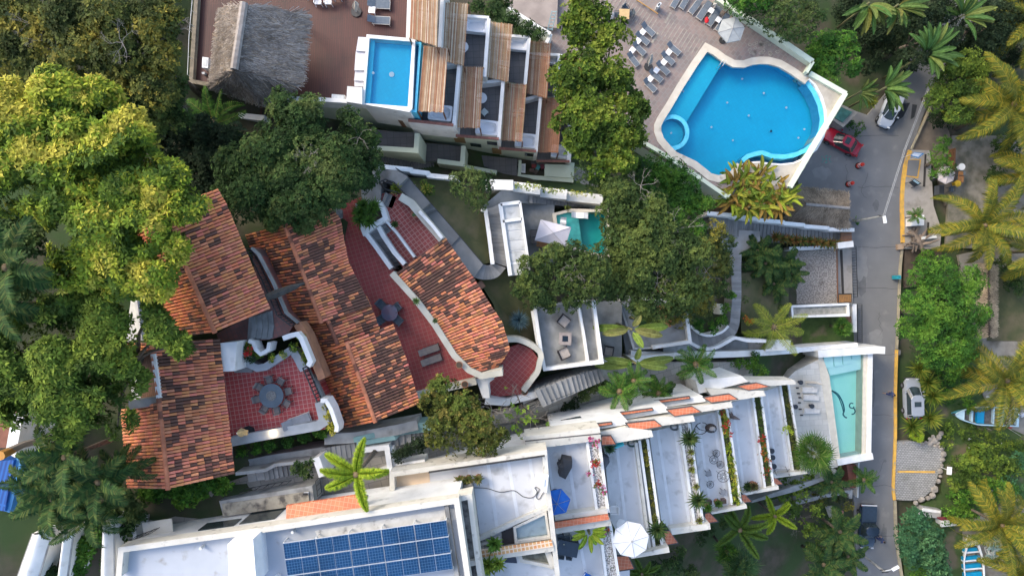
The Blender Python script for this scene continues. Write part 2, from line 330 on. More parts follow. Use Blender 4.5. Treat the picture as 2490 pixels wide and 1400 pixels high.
# garden path
F('h')
steps([(560,150),(720,330)],[(490,215),(640,395)],[27.5,27.2],1,'path',ATT)
curved_steps([(550,155),(720,335)], [(490,215),(620,375)], [27.3,26.9], 3, 'path')
curved_steps([(720,335),(760,380)], [(620,375),(665,425)], [26.8,26.2], 4, 'path')
curved_steps([(760,380),(930,570),(1095,765)], [(665,425),(850,650),(1030,860)], [26,25.6], 2, 'path')
curved_steps([(1095,765),(1115,772),(1140,770),(1160,755)], [(1030,860),(1100,875),(1190,860),(1255,790)], [25.5,24.8], 10, 'path')
curved_steps([(1162,750),(1150,640),(1135,480),(1120,380)], [(1258,780),(1250,640),(1235,480),(1225,330)], [24.7,23.5], 18, 'path')
sheet('path', [(1060,380),(1225,240),(1530,290),(1530,350),(1360,330),(1225,380),(1120,430)], [23.2,23,20.5,20.2,21.5,22.5,23.3], LANE, 2)
sheet('landing', [(230,180),(330,85),(480,100),(560,145),(490,215),(385,175),(370,240),(360,370),(230,340)], 28.2, CONC, 3)
curved_steps([(400,255),(500,300)], [(365,345),(470,375)], [28.1,27.7], 4, 'garden_steps')
sheet('lawn', [(560,150),(900,160),(1120,380),(1150,640),(1162,750),(1095,765),(930,570),(720,330)], [26.6,25.2,23.6,24,24.4,25.2,25.6,26.3], DRYG, 2)
F('O'); sheet('lawn', [(1150,660),(1235,655),(1300,640),(1300,850),(1330,900),(1235,880),(1200,740)], [24.8,24,22.8,23,23,24.2,24.7], DRYG, 2)
# patios
REDT = (.46,.06,.058); REDT2 = (.38,.052,.05); GR = (.5,.27,.22)
TP1 = tile_mat('red_patio_tile', REDT, REDT2, GR, .28, R(9), .06, stain=(.72,.75,.75))
TP2 = tile_mat('red_patio_tile_west', (.38,.065,.058), (.32,.056,.05), (.37,.14,.11), .3, R(17), .06, stain=(.75,.75,.75))
TP3 = tile_mat('red_patio_tile_diagonal', (.32,.06,.05), (.26,.05,.04), (.4,.2,.16), .3, R(37), .09, stain=(.8,.7,.65))
TP4 = tile_mat('terracotta_patio', (.26,.1,.08), (.19,.085,.07), (.13,.09,.08), .3, R(22), .06, stain=(.6,.6,.6))
F('m'); sheet('patio', [(780,370),(870,355),(1120,330),(1300,215),(1440,330),(1560,600),(1560,800),(1010,880),(855,915)], 34, TP1, 4)
F('g'); sheet('patio', [(410,1150),(700,1000),(650,560),(660,570),(800,860),(860,1000),(940,1080),(900,1150),(780,1190),(600,1210),(430,1215)], 34.6, TP4, 4)
F('O'); sheet('patio', [(820,500),(905,470),(890,560),(960,660),(1015,715),(1065,785),(1110,855),(1175,912),(1150,930),(1012,962),(930,800),(880,760),(845,640)], 28, TP2, 4)
sheet('patio', [(930,470),(975,470),(1050,545),(1090,600),(1000,680),(900,540)], 27.9, TP3, 4)
sheet('patio', [(1225,850),(1262,836),(1292,848),(1308,870),(1302,905),(1272,958),(1192,966),(1180,900)], 25.3, tile_mat('red_patio_tile_low', (.36,.06,.052), (.3,.05,.045), (.4,.17,.14), .32, R(50), .05), 4)
F('i'); sheet('terrace_paving', [(240,262),(470,275),(470,700),(300,700)], 20.3, CONC, 3)
steps([(300,190),(560,215),(800,255)], [(300,262),(560,285),(800,300)], [21.5,19,15], 22, 'stairway', STEPM)
sheet('terrace_paving', [(745,930),(930,930),(930,1320),(800,1330)], 17.5, CONC, 3)
sheet('terrace_paving', [(930,880),(1340,930),(1390,1215),(1150,1240),(960,1290),(930,1100)], 15.8, LANE, 3)
# stair lane north of the garden, below the north building
F('c'); steps([(-120,1040),(190,1110),(480,1150),(870,1200),(1330,1290)], [(-120,1190),(190,1215),(480,1245),(870,1330),(1340,1385)], [18.5,15,12,10], 64, 'stairway', STEPM)
F('d'); sheet('terrace_paving', [(20,1180),(260,1200),(300,1390),(-30,1370),(-10,1280)], 12.2, CONC, 3)
# stone walk beside the south building
F('O')
STONE = tile_mat('beige_stone_paving', (.33,.31,.27), (.27,.25,.22), (.2,.19,.17), .55, R(12), .05, 1.5, off=.5, stain=(.7,.68,.62))
sheet('stone_walk', [(310,1270),(560,1170),(800,1085),(960,1060),(1000,1140),(960,1180),(760,1260),(330,1340)], [34.5,33.4,32.3,31.5,31,31.2,33,34.5], STONE, 3)
sheet('stone_walk', [(950,1060),(1120,1040),(1300,975),(1430,905),(1580,880),(1560,950),(1400,1010),(1300,1060),(1100,1120),(980,1150)], [31,29,25,21,16,16,19,22,27.5,30.5], STONE, 3)
sheet('stone_walk', [(1560,880),(1830,880),(1830,925),(1700,940),(1560,960)], [16,9,9,12,16], STONE, 3)
steps([(600,1150),(640,1143)], [(605,1172),(645,1165)], [33.9,33.8], 2, 'stairway', ATT)
steps([(640,1143),(730,1120)], [(645,1168),(735,1150)], [33.8,32.8], 8, 'stairway', ATT)
steps([(780,1090),(875,1075),(1000,1045),(1080,1035)], [(785,1130),(880,1105),(1000,1075),(1080,1060)], [32.8,31.8,30], 24, 'stairway', ATT)
steps([(1300,950),(1390,915),(1460,895)], [(1320,990),(1400,955),(1470,925)], [26.5,24.5,22.5], 14, 'stairway', ATT)
# beach pool deck paving, big pool deck paving
DECKST = tile_mat('white_stone_deck', (.6,.57,.5), (.5,.47,.41), (.42,.4,.35), .6, R(4), .03, 1.5, off=.5, stain=(.82,.8,.75))
PINK = tile_mat('brown_stone_deck', (.27,.2,.175), (.21,.16,.14), (.25,.21,.19), .38, R(52), .1, 1.3, off=.4, stain=(.85,.92,.95), ss=.8, st=(.4,.6))
# road wear: joints, stains, tyre darkening and sand drifts, each a thin mark of its own shape
F('O'); b = M(); CR = mat('road_crack', (.07,.07,.07), 1)
def mark(pts, w, z=.135):
    for p, q in zip(PL(pts, z)[:-1], PL(pts, z)[1:]): b.bar(p, q, w, .004)
for y in (330, 455, 600, 700, 860, 1010, 1180, 1300): x0 = 1960 if y < 400 else 2082; mark([(x0+random.uniform(0,8)+(x1-x0)*0, y) if k == 0 else (x0+(x1-x0)*k/6, y+random.uniform(-3,3)) for x1 in (2185,) for k in range(7)], .035)
for x, y in ((2110,420),(2140,760),(2100,950),(2150,1120),(2120,1250),(2060,400)): 
    pts = [(x, y)]
    for k in range(9): pts.append((pts[-1][0]+random.uniform(-7,7), pts[-1][1]+random.uniform(2,14)))
    mark(pts, .022)
struct(b.build('road_cracks', CR))
SA = mat('road_stain', (.12,.122,.122), 1, (.15,.15,.148), 2); SP = mat('patched_asphalt', (.22,.22,.215), .95, (.19,.19,.185), 1.5)
def blob(cx, cy, rx, ry, m, z=.128, nm='road_stain', n=16): F('O'); b = M(); b.ext(PL([(cx+rx*math.cos(a)*random.uniform(.7,1.15), cy+ry*math.sin(a)*random.uniform(.7,1.15)) for a in [6.283*k/n for k in range(n)]], z), z*ZS-.003, sides=False); struct(b.build(nm, m))
for q in ((2185,1117-260,6,9),(2152,1120,4,4),(2095,690,14,30),(2070,380,20,14),(2130,500,8,14),(2120,940,10,50),(2150,1300,8,26)): blob(*q, SA)
for q in ((2095,640,16,44),(2130,820,22,20),(2105,1230,18,14),(2000,420,26,16)): blob(*q, SP, .131, 'road_patch')
WETM = mat('wet_streak', (.035,.037,.04), .3, (.05,.052,.055), 2); F('e')
for p in ([(990,740),(1060,730),(1010,830),(960,860),(935,900)], [(1075,740),(1110,745),(1090,830),(1062,850)]): b = M(); b.ext(PL(p, .134), .1, sides=False); struct(b.build('wet_streak', WETM))
F('O')
# ================================================================ POOLS
AQ = tile_mat('pool_tile_blue', (.0,.58,.82), (.0,.55,.79), (.0,.53,.77), .3, R(30), .05, stain=(.93,.95,.96))
AQS = tile_mat('pool_tile_shallow_tint', (.02,.7,.88), (.02,.67,.86), (.02,.65,.84), .3, R(30), .05, stain=(.94,.96,.97))  # paler tile colour stands in for light absorbed less in shallow water
AQE = mat('pool_edge_tile', (.1,.52,.7), .5, (.07,.45,.64), 3)
DKB = mat('pool_gutter_tile', (.0,.16,.32), .5, (.0,.12,.27), 3)
TURQ = mat('turquoise_plaster', (.52,.92,.76), .6, (.47,.88,.72), .8); TURQS = mat('turquoise_ledge', (.72,.93,.85), .6, (.66,.9,.82), .8)
TEAL = mat('teal_plaster', (.03,.6,.52), .6, (.02,.54,.48), .8)
WAT = water_mat('pool_water', (.86,.97,1.0))
COPE = mat('cream_coping', (.6,.56,.48), .8, (.5,.45,.37), 1.2, (.3,.7), c3=(.22,.16,.1), s3=.9, t3=(.62,.78))
def ring(name, outer, inner, z1, z0, m, parent): b = M(); b.prism(outer, z1, z0, None, [inner]); return b.build(name, m, parent)
def slab(name, pts, z1, z0, m, parent=None, holes=None): b = M(); b.prism(pts, z1, z0, None, holes); return b.build(name, m, parent)
def basin(pts, z, depth, m, parent, name='basin'):   # floor and inward faces
    b = M(); w = PL(pts, z); 
    a = sum(w[i].x*w[(i+1)%len(w)].y-w[(i+1)%len(w)].x*w[i].y for i in range(len(w)))
    if a < 0: w = w[::-1]
    lo = [p-Vector((0,0,depth)) for p in w]; n = len(w)
    tr = tessellate_polygon([[Vector((p.x,p.y,0)) for p in lo]]); b.add(lo, [t if ((lo[t[1]].x-lo[t[0]].x)*(lo[t[2]].y-lo[t[0]].y)-(lo[t[1]].y-lo[t[0]].y)*(lo[t[2]].x-lo[t[0]].x)) > 0 else t[::-1] for t in tr])
    b.add(w+lo, [(i, (i+1)%n, n+(i+1)%n, n+i) for i in range(n)]); return b.build(name, m, parent)
# big freeform pool and its raised deck
dpts = [(985,335),(1050,370),(1110,415),(1180,452),(1250,455),(1310,435),(1370,428)]
epts = [(60,430),(140,452),(230,505),(310,572),(375,660),(415,750),(432,850),(420,930),(380,1010),(320,1060),(250,1092),(170,1108),(80,1105)]
lpts = [(1380,1085),(1330,1095),(1280,1112),(1242,1140),(1225,1170),(1180,1230),(1130,1258),(1070,1268),(1010,1253),(960,1212),(900,1165),(820,1128),(760,1100),(710,1050),(660,990),(640,930),(640,890),(660,845),(720,750),(800,612),(900,455)]
def to(k, pts): F(k); r = [px(*p) for p in pts]; F('O'); return r
# inner water (e points are already on the trough's inner side)
inner = to('d', dpts)+to('e', epts)+to('d', lpts)
trough_out = to('e', [(318,540),(385,600),(435,690),(462,790),(466,880),(445,970),(395,1060),(320,1120),(230,1158),(140,1168),(50,1160)])+to('d', [(1360,1150),(1320,1152),(1270,1162),(1240,1168)])
trough_in = to('d', [(1242,1140),(1280,1108),(1330,1092),(1380,1082)])+to('e', [(80,1108),(170,1112),(250,1096),(320,1064),(384,1013),(424,932),(436,850),(419,748),(379,657),(325,580)])
hole = to('d', dpts)+to('e', [(60,430),(140,452),(230,505)])+trough_out+to('d', lpts[4:])
ZP = 12.3
deckpoly = [(1180,-80),(1735,-80),(1743,-6),(1976,150),(1962,178),(2058,228),(1920,456),(1768,480),(1555,350),(1500,290),(1340,250),(1335,120),(1210,0)]
bp = thing('swimming_pool', 'large blue freeform swimming pool with curved overflow edge above the street', 'swimming pool', P(1800,290,ZP-3))
ct = thing('pool_terrace', 'raised brown stone sun deck with white walls around the large freeform pool', 'terrace', P(1760,300,ZP-6))
o = slab('deck_paving', deckpoly, ZP, ZP-.5, PINK, ct, [hole])
slab('deck_base', [(x, y) for x, y in deckpoly], ZP-.52, 3, CREAM, ct, [hole])
basin(hole, ZP-.25, 1.7, AQ, bp); 
F('d'); slab('sun_shelf', [(985,336),(1050,371),(1115,420),(840,872),(800,840),(745,828),(690,845),(663,850),(720,752),(800,614),(900,457)], ZP-.75, ZP-1.5, AQS, bp)
F('O'); slab('water', inner, ZP-.3, ZP-.31, WAT, bp)
slab('overflow_water', trough_out+trough_in, ZP-1.1, ZP-1.2, WAT, bp)
slab('overflow_channel', trough_out+trough_in, ZP-1.5, ZP-1.7, DKB, bp)
ribbon(PL(trough_in, ZP-.22), .42, (ZP-2)*ZS, 'infinity_edge', AQE, bp)
ribbon(PL(trough_out, ZP+.05), .16, (ZP-2)*ZS, 'channel_rim', WHITE, bp)
cop_in = to('e', [(0,424),(62,427),(142,448),(232,500),(330,575)]); 
cl = to('d', lpts[4:]+dpts)+to('e', [(60,430),(140,452),(230,505),(330,575)])
ribbon([p+Vector((0,0,0)) for p in PL(cl, ZP+.06)], .68, (ZP-.25)*ZS, 'coping', COPE, bp)
F('d'); cx, cy = 745, 940
cc = [(cx+105*math.cos(t), cy+112*math.sin(t)) for t in [2*math.pi*i/32 for i in range(33)]]
ribbon(PL(cc, ZP-.26), .4, (ZP-1.9)*ZS, 'whirlpool_wall', AQE, bp)
slab('whirlpool_floor', cc[:-1], ZP-1.2, ZP-1.3, AQS, bp)
PLT = []
for x, y in [(735,945),(1020,903),(1172,997),(1132,730),(1238,562),(1391,662),(1285,822),(1443,932),(862,568),(820,650)]: PLT.append(P(x, y, ZP-.7 if x < 900 and y != 903 else ZP-1.9))
F('e')
for x, y in [(179,765),(307,918),(265,979),(72,932)]: PLT.append(P(x, y, ZP-1.9))
for p in PLT: b = M(); b.disc(p, .1, .06, 10); b.build('pool_light', CLEANW, bp)
F('d'); b = M()
for q in (-1, 1):
    p0 = P(1105+q*9, 438+q*5, ZP); b.tube([p0, p0+Vector((0,0,.5)), p0+Vector((-.35,-.5,.5)), p0+Vector((-.35,-.5,-.6))], .03, 6)
b.build('ladder', METAL, bp)
# lower concrete apron at the right of the channel
def w2(pts, z, w, z0, m=WHITE, par=None, name='parapet'): return ribbon(PL(pts, z), w, z0*ZS, name, m, par)
F('O')
slab('side_apron', [(1968,181),(2054,229),(1921,452),(1786,450)]+trough_out[::-1], ZP+.02, ZP-.02, mat('beige_apron', (.46,.42,.35), .9, (.34,.31,.26), 1.1), ct)
w2([(1555,340),(1600,366),(1690,424),(1768,478)], ZP+.55, .35, ZP-8, CREAM, ct)
w2([(1768,478),(1775,470)], ZP+.5, .3, ZP-8, CREAM, ct)
w2([(2058,226),(1990,340),(1922,455)], ZP+.5, .4, ZP-8, CREAM, ct); w2([(1743,-6),(1850,64),(1977,150)], ZP+.9, .5, ZP-6, CREAM, ct); w2([(1978,150),(1962,176)], ZP+.9, .3, ZP-5, CREAM, ct); w2([(1970,178),(2058,228)], ZP+.4, .45, ZP-8, CREAM, ct)
F('s')
LST = mat('pale_stone_line', (.36,.33,.28), .9, (.27,.24,.2), 3)
b = M(); 
def stripe(a, c, w): 
    A, B = P(*a, ZP), P(*c, ZP); A.z += .012; B.z += .012; b.bar(A, B, w, .02)
for i in range(26):
    t = i; x0, y0 = 90+46*i, -60+24*i*1.14; 
    if i < 13: stripe((20+48*i+90, -40+31*i-60), (20+48*i-20, -40+31*i+110), .07)
    elif i > 14: stripe((880+46*(i-15), 285+30*(i-15)), (745+47*(i-15), 495+31*(i-15)), .07)
for a, c in (((882,185),(800,330)),((702,470),(615,610)),((520,760),(430,900))): stripe(a, c, .2)
b.build('paving_stripes', LST, ct)
F('O'); 
F('d'); b = M()
for i in range(34):
    x, y = random.uniform(1290,1517), random.uniform(295,390)
    k = random.uniform(8,16); t = [(x+k*math.cos(a)*random.uniform(.7,1.2), y+k*.8*math.sin(a)*random.uniform(.7,1.2)) for a in [j*math.pi/4 for j in range(8)]]; t.append(t[0])
    if y > 300: 
        sp = strip_pts([p+Vector((0,0,.012)) for p in PL(t, ZP)], .07)
        b.add([q for pr in sp for q in pr], [(2*j, 2*j+1, 2*j+3, 2*j+2) for j in range(len(sp)-1)])
b.build('pebble_circles', LST, ct)
# north roof pool
F('b'); ZN = 25
np_ = thing('swimming_pool', 'rectangular blue pool with white rim on the brown roof deck', 'swimming pool', P(1480,500,ZN-2))
wat = [(1337,272),(1640,296),(1608,757),(1300,732)]
ring('coping', [(1316,245),(1665,276),(1660,300),(1640,770),(1620,795),(1288,740)], wat, ZN+1, ZN-5, WHITE, np_)
basin(wat, ZN+.9, .72, AQ, np_); slab('bench', [(1337,273),(1376,276),(1340,735),(1301,731)], ZN+.55, ZN+.1, AQS, np_); slab('water', wat, ZN+.8, ZN+.79, WAT, np_)
gut = [(1662,312),(1688,316),(1655,780),(1627,775)]
ring('gutter_rim', [(1645,296),(1704,300),(1670,800),(1612,790)], gut, ZN+.7, ZN-4, AQE, np_); slab('gutter', gut, ZN+.2, ZN+.1, DKB, np_)
for q in ((1495,530,ZN+.1,.2),(1364,520,ZN+.6,.1)): b = M(); b.disc(P(*q[:3]), q[3], .05, 16); b.build('pool_light', CLEANW, np_)
# small teal garden pool
F('i'); tp = thing('swimming_pool', 'small teal garden pool with two white ledge loungers under the trees', 'swimming pool', P(640,440,18))
tw = [(483,345),(560,326),(800,322),(830,322),(830,620),(700,590),(640,572),(560,535),(492,430)]
ring('coping', [(458,332),(590,300),(850,308),(850,640),(690,605),(555,560),(470,440)], tw, 20.6, 16, COPE, tp)
basin(tw, 20.5, 1.4, TEAL, tp); slab('shelf', [(485,345),(560,328),(632,345),(662,570),(560,534),(494,430)], 20.1, 19.3, mat('teal_shelf', (.16,.75,.62), .6), tp); slab('water', tw, 20.35, 20.34, WAT, tp)
for lab, pp in (('white sculpted lounger floating flat at the far edge of the teal pool', [(585,324),(700,328),(700,369),(585,362)]), ('white sculpted lounger on the shelf by the square parasol', [(514,360),(552,364),(550,415),(508,405)])):
    w = PL(pp, 20.75); c = sum(w, Vector())/4; b = M(); n = 7
    for side in range(1):
        A, B, C_, D = w; along = (B-A).length > (D-A).length
        if not along: A, B, C_, D = B, C_, D, A
        prof = [.35,.12,0,.02,.08,.12,.06,0]
        top = []
        for i in range(n+1):
            t = i/n; z = Vector((0,0,prof[i])); top += [A.lerp(B, t)+z, D.lerp(C_, t)+z]
        bot = [p-Vector((0,0,.12)) for p in top]; N_ = len(top)
        b.add(top+bot, [(2*i, 2*i+1, 2*i+3, 2*i+2) for i in range(n)]+[(N_+2*i+1, N_+2*i, N_+2*i+2, N_+2*i+3) for i in range(n)]+[(2*i, 2*i+2, N_+2*i+2, N_+2*i) for i in range(n)]+[(2*i+3, 2*i+1, N_+2*i+1, N_+2*i+3) for i in range(n)]+[(0,N_,N_+1,1),(N_-2,N_-1,2*N_-1,2*N_-2)])
    o = b.build('pool_lounger', CLEANW); tag(o, lab, 'pool lounger', 'white loungers in the teal pool')
# beach pool over the street
F('q'); ZB = 4.5
sp_ = thing('swimming_pool', 'long turquoise pool with dark wavy drawing on its floor above the street', 'swimming pool', P(900,400,1))
bw = [(722,108),(966,95),(956,697),(829,714),(765,225)]
ring('coping', [(700,98),(990,90),(975,700),(980,702),(822,728),(790,700),(700,140)], bw, ZB+.15, .3, mat('cream_stone_rim', (.62,.57,.46), .7, (.55,.5,.4), 2), sp_)
basin(bw, ZB+.1, 1.3, TURQ, sp_)
b = M()
for i, (x0, x1, y0, y1) in enumerate([(732,786,112,182),(790,838,108,172),(842,890,105,160),(894,945,100,130)]): b.prism([(x0,y0),(x1,y0-4),(x1+4,y1-6),(x0+6,y1)], ZB-.2-.02*i, ZB-1.2)
b.prism([(724,110),(964,97),(962,185),(768,224)], ZB-.45, ZB-1.2); b.build('entry_steps', TURQS, sp_)
slab('water', bw, ZB, ZB-.01, WAT, sp_)
b = M(); INK = mat('dark_pool_mosaic', (.0,.12,.14), .5)
for cl_, w in (([(778,312),(812,330),(835,365),(848,400),(852,430),(845,450),(858,468),(868,470)], .14), ([(778,312),(815,345),(838,400),(848,440)], .1), ([(905,388),(890,386),(882,400),(888,412),(905,415),(908,405)], .11), ([(908,415),(916,432),(908,448),(895,450)], .12)):
    sm = PL(smooth_line(cl_, 4), ZB-1.38); b = M()
    for a_, b_ in zip(sm[:-1], sm[1:]): b.bar(a_, b_, w, .02)
    b.build('floor_drawing', INK, sp_)
slab('balance_channel', [(972,95),(1000,93),(990,692),(975,694)], ZB-.3, .3, mat('brown_channel', (.2,.16,.12), .9), sp_)
w2([(700,98),(1040,74),(1092,76)], ZB+.9, .75, .3, WHITE, sp_, 'end_wall'); w2([(812,735),(900,718),(1021,697)], ZB+.5, .65, .3, WHITE, sp_, 'end_wall'); w2([(1006,92),(996,694)], ZB+.3, .5, .3, WHITE, sp_, 'outer_wall')
sheet('pool_deck', [(520,240),(560,200),(720,120),(765,225),(830,716),(812,760),(600,800),(560,600)], ZB+.12, DECKST, 3)
sheet('deck_strip', [(706,130),(730,128),(800,700),(785,705)], ZB+.14, WHITE, .01)
# ================================================================ TILED VILLAS
TILE = mat('clay_roof_tile', rough=.85, attr=True, scale=2.5, c2=(.78,.72,.7))
def lerp_line(L, t):
    d = [0]; 
    for a, b in zip(L[:-1], L[1:]): d.append(d[-1]+(b-a).length)
    s = t*d[-1]
    for i in range(len(L)-1):
        if s <= d[i+1] or i == len(L)-2: return L[i].lerp(L[i+1], (s-d[i])/max(1e-6, d[i+1]-d[i]))
def tile_roof(ridge, eave, parent, stain=.5, tw=.2, tl=.36, name='roof', seed=0, clip=None, base=(.7,.25,.125)):
    b = M(); LR = sum((q-p).length for p, q in zip(ridge[:-1], ridge[1:])); LE = sum((q-p).length for p, q in zip(eave[:-1], eave[1:])); n = int(max(LR, LE)/tw)
    for i in range(n):
        u0, u1 = i/n, (i+1)/n; A = lerp_line(ridge, u0); B = lerp_line(ridge, u1); C = lerp_line(eave, u1); D = lerp_line(eave, u0)
        m = max(3, int(((A+B)/2-(C+D)/2).length/tl)); up = (B-A).cross(D-A).normalized(); up = up if up.z > 0 else -up
        ex = random.uniform(-.04, .06)
        for j in range(m):
            v0, v1 = j/m, (j+1.12)/m+ex/m
            a, bb, c, d = A.lerp(D, v0), B.lerp(C, v0), B.lerp(C, v1), A.lerp(D, v1); mid = (a+c)/2
            if clip and not clip(mid): continue
            s = noise.noise(mid*.42+Vector((seed,0,0)))*.55+noise.noise(Vector((i*1.25, j*.55, seed)))*.6+noise.noise(mid*1.3)*.2+random.uniform(-.2, .2)
            k = random.uniform(.84, 1.13); col = (base[0]*k, base[1]*k*random.uniform(.85,1.25), base[2]*k*random.uniform(.8,1.3))
            f = max(0, min(.93, (s-stain*.55+.12)/.16)); col = tuple(c_*(1-f)+d_*f*k for c_, d_ in zip(col, (.1,.058,.045)))
            rgt = (bb-a).normalized(); wv = (bb-a).length; jz = random.uniform(0, .02); vs = []
            for (p, q, h, wk) in ((a, bb, .02, .36), (d, c, .07, .44)):
                cen = (p+q)/2; wid = (q-p).length
                for t in (0, .25, .5, .75, 1):
                    th = math.pi*t; vs.append(cen-rgt*math.cos(th)*wid*wk+up*(math.sin(th)*.07+h+jz))
            b.add(vs, [(k_+1, k_, 5+k_, 6+k_) for k_ in range(4)]+[(5,9,8,7,6)], col)
            o_ = up*.005; b.add([a+o_, bb+o_, c+o_, d+o_], [(0,1,2,3)], (.07*k, .035, .025))
    return b.build(name, TILE, parent)
def ridge_cap(pts, parent, name='ridge_cap'):
    b = M(); 
    for p, q in zip(pts[:-1], pts[1:]):
        n = max(1, int((q-p).length/.45))
        for i in range(n):
            k = random.uniform(.8, 1.1); c = (.5*k,.19*k,.1*k) if random.random() > .2 else (.2,.08,.05)
            b.tube([p.lerp(q, i/n)+Vector((0,0,.03)), p.lerp(q, (i+1.1)/n)+Vector((0,0,.06))], [.13,.15], 8, c)
    return b.build(name, TILE, parent)
def houseprism(pts, z1, z0, parent, m=None, name='wall'): b = M(); b.prism(pts, z1, z0); return b.build(name, m or WHITE, parent)
# --- upper left villa
F('g')
va = thing('tiled_villa', 'clay tiled villa half under the big yellow green tree', 'house', PG(250,700))
rA = [P(30,300,38.5), P(400,1140,38.5)]; eA = [P(410,170,36.4), P(470,270,36.4), P(770,985,36.4)]
tile_roof(rA, eA, va, .42, seed=3); tile_roof([rA[1], rA[0]], [P(35,1190,35.5), P(-270,480,35.5)], va, .34, seed=5, base=(.58,.19,.075)); ridge_cap(rA, va)
houseprism([(60,400),(300,320),(580,1000),(400,1070)], 36.3, 33, va)
F('m')
vb = thing('tiled_villa', 'clay tiled villa beside the square red patio with the eight seat table', 'house', PG(450,700))
rB = [P(272,165,38.3), P(330,600,38.3), P(395,1240,38.3)]; eB = [P(765,130,36.6), P(880,1130,36.6)]
tile_roof(rB, eB, vb, .3, seed=9)
tile_roof([P(395,1240,38.3), P(328,600,38.3)], [P(105,1235,36.2), P(60,650,36.2)], vb, .33, seed=11, name='roof')
tile_roof([P(290,235,38.3), P(272,160,38.3)], [P(60,260,36.4), P(60,160,36.4)], vb, .5, seed=13)
ridge_cap(rB, vb); houseprism([(110,200),(620,160),(720,1110),(140,1190)], 36.4, 33, vb)
slab('roof_terrace', [(180,240),(272,240),(318,560),(190,570)], 37, 36.4, tile_mat('brown_brick_floor', (.32,.17,.1), (.27,.14,.08), (.2,.1,.06), .12, R(80), .1, 2.2, off=.5), vb)
w2([(277,245),(300,400),(320,570)], 38.5, .25, 37, WHITE, vb, 'terrace_parapet'); w2([(320,590),(100,625)], 38, .5, 36.3, CONC, vb, 'ledge')
# white stair block left of red patio
b = M(); b.prism([(775,165),(900,152),(885,370),(795,375)], 36.5, 34); b.build('stair_block', WHITE, vb)
F('g'); steps([(545,1200),(570,1215)],[(535,1400),(540,1410)],[34.5,34.2],1,'patio',ATT)
F('m'); steps([(895,155),(880,385)], [(1000,215),(1015,380)], [34.9,34.1], 6, 'stairway', ATT)
F('g'); curved_steps([(630,1040),(640,1110),(620,1190)], [(765,1000),(790,1080),(775,1190)], [34.7,34.65], 1, 'landing')
for i in range(4):
    r0 = 20+i*38; b = M(); b.prism([(620+r0,1050-i*14),(655+r0,1035-i*14),(665+r0,1100),(655+r0,1180),(620+r0,1190),(632+r0,1110)], 35.1-.12*i, 34); struct(b.build('stair_tread', CONC))
# --- middle villa
F('O')
vc = thing('tiled_villa', 'long clay tiled villa with dark lichen between the two red patios', 'house', PG(850,800))
def R_(pts, z): return [P(x, y, z) for x, y in pts]
r1 = R_([(690,545),(703,573),(782,784)], 33.6); e1 = R_([(800,500),(826,535),(845,640),(900,745)], 31.8)
tile_roof(r1, e1, vc, .12, seed=21, name='roof'); tile_roof([r1[-1], r1[0]], R_([(690,790),(600,570)], 31.6), vc, .36, seed=22, base=(.58,.19,.075)); ridge_cap(r1, vc)
r2 = R_([(782,760),(800,784),(835,870)], 33.1); e2 = R_([(890,720),(935,835)], 31.5)
tile_roof(r2, e2, vc, .25, seed=23); tile_roof([r2[-1], r2[0]], R_([(765,880),(700,770)], 31.2), vc, .38, seed=24, base=(.58,.19,.075)); ridge_cap(r2, vc)
r3 = R_([(843,832),(868,900),(913,1025)], 34); e3 = R_([(953,788),(985,870),(1018,982)], 32.2)
tile_roof(r3, e3, vc, .12, seed=25); tile_roof([r3[-1], r3[0]], R_([(835,1042),(765,860)], 32), vc, .26, seed=26, base=(.58,.19,.075)); ridge_cap(r3, vc)
houseprism([(620,580),(758,530),(808,660),(858,775),(925,850),(955,970),(850,1010),(790,900),(730,800)], 31.3, 27, vc)
# --- curved roof villa
vd = thing('tiled_villa', 'curved single slope tiled villa with pale curved parapet by the lawn', 'house', PG(1100,760))
up_ = [(958,668),(1012,727),(1060,787),(1108,862),(1150,900),(1172,907)]; dn = [(1081,580),(1153,682),(1192,745),(1218,782),(1238,850),(1205,903)]
tile_roof(R_(up_, 29.6)[::1], R_(dn, 28), vd, .2, seed=31, clip=None, tw=.24, tl=.38, base=(.76,.27,.13))
w2([(952,664),(1010,728),(1056,788),(1104,864),(1140,900),(1170,914),(1222,906)], 30, .42, 27, CREAM if False else mat('cream_parapet', (.52,.5,.42), .8, (.42,.4,.33), 1), vd, 'parapet')
houseprism([(965,672),(1080,590),(1150,690),(1215,790),(1230,850),(1195,898),(1165,900),(1060,790)], 27.7, 23, vd, mat('cream_parapet'))
F('o'); slab('wall_block', [(800,110),(905,100),(920,110),(880,140),(890,235),(845,235)], 28.3, 24, WHITE, vd); slab('wall_block', [(930,70),(975,45),(975,75),(935,92)], 28.6, 25, WHITE, vd)
# low walls, parapets and planters: each its own wall
def freewall(label, pts, z, w, z0, m=WHITE, cat='wall', name='garden_wall'):
    zz = z if isinstance(z, (list, tuple)) else [z]*len(pts)
    o = ribbon([P(x, y, a) for (x, y), a in zip(pts, zz)], w, (z0*ZS if not isinstance(z0, (list, tuple)) else (lambda p: p.z-z0[0])), name, m); return tag(o, label, cat)
PCONC = mat('grey_plaster', (.4,.42,.43), .9, (.3,.32,.33), 1.2)
F('m')
freewall('pale grey bench wall along the lower edge of the square red patio', [(855,895),(1020,862),(1500,775),(1545,745),(1510,600)], 34.6, .6, 33.6, PCONC)
freewall('grey curved planter rim wall above the eight seat table', [(945,250),(970,310),(1050,350),(1110,340),(1300,215)], 34.7, .45, 33.8, PCONC)
freewall('grey planter rim wall on the right corner of the square red patio', [(1300,200),(1345,270),(1395,365)], 34.6, .5, 33.8, PCONC)
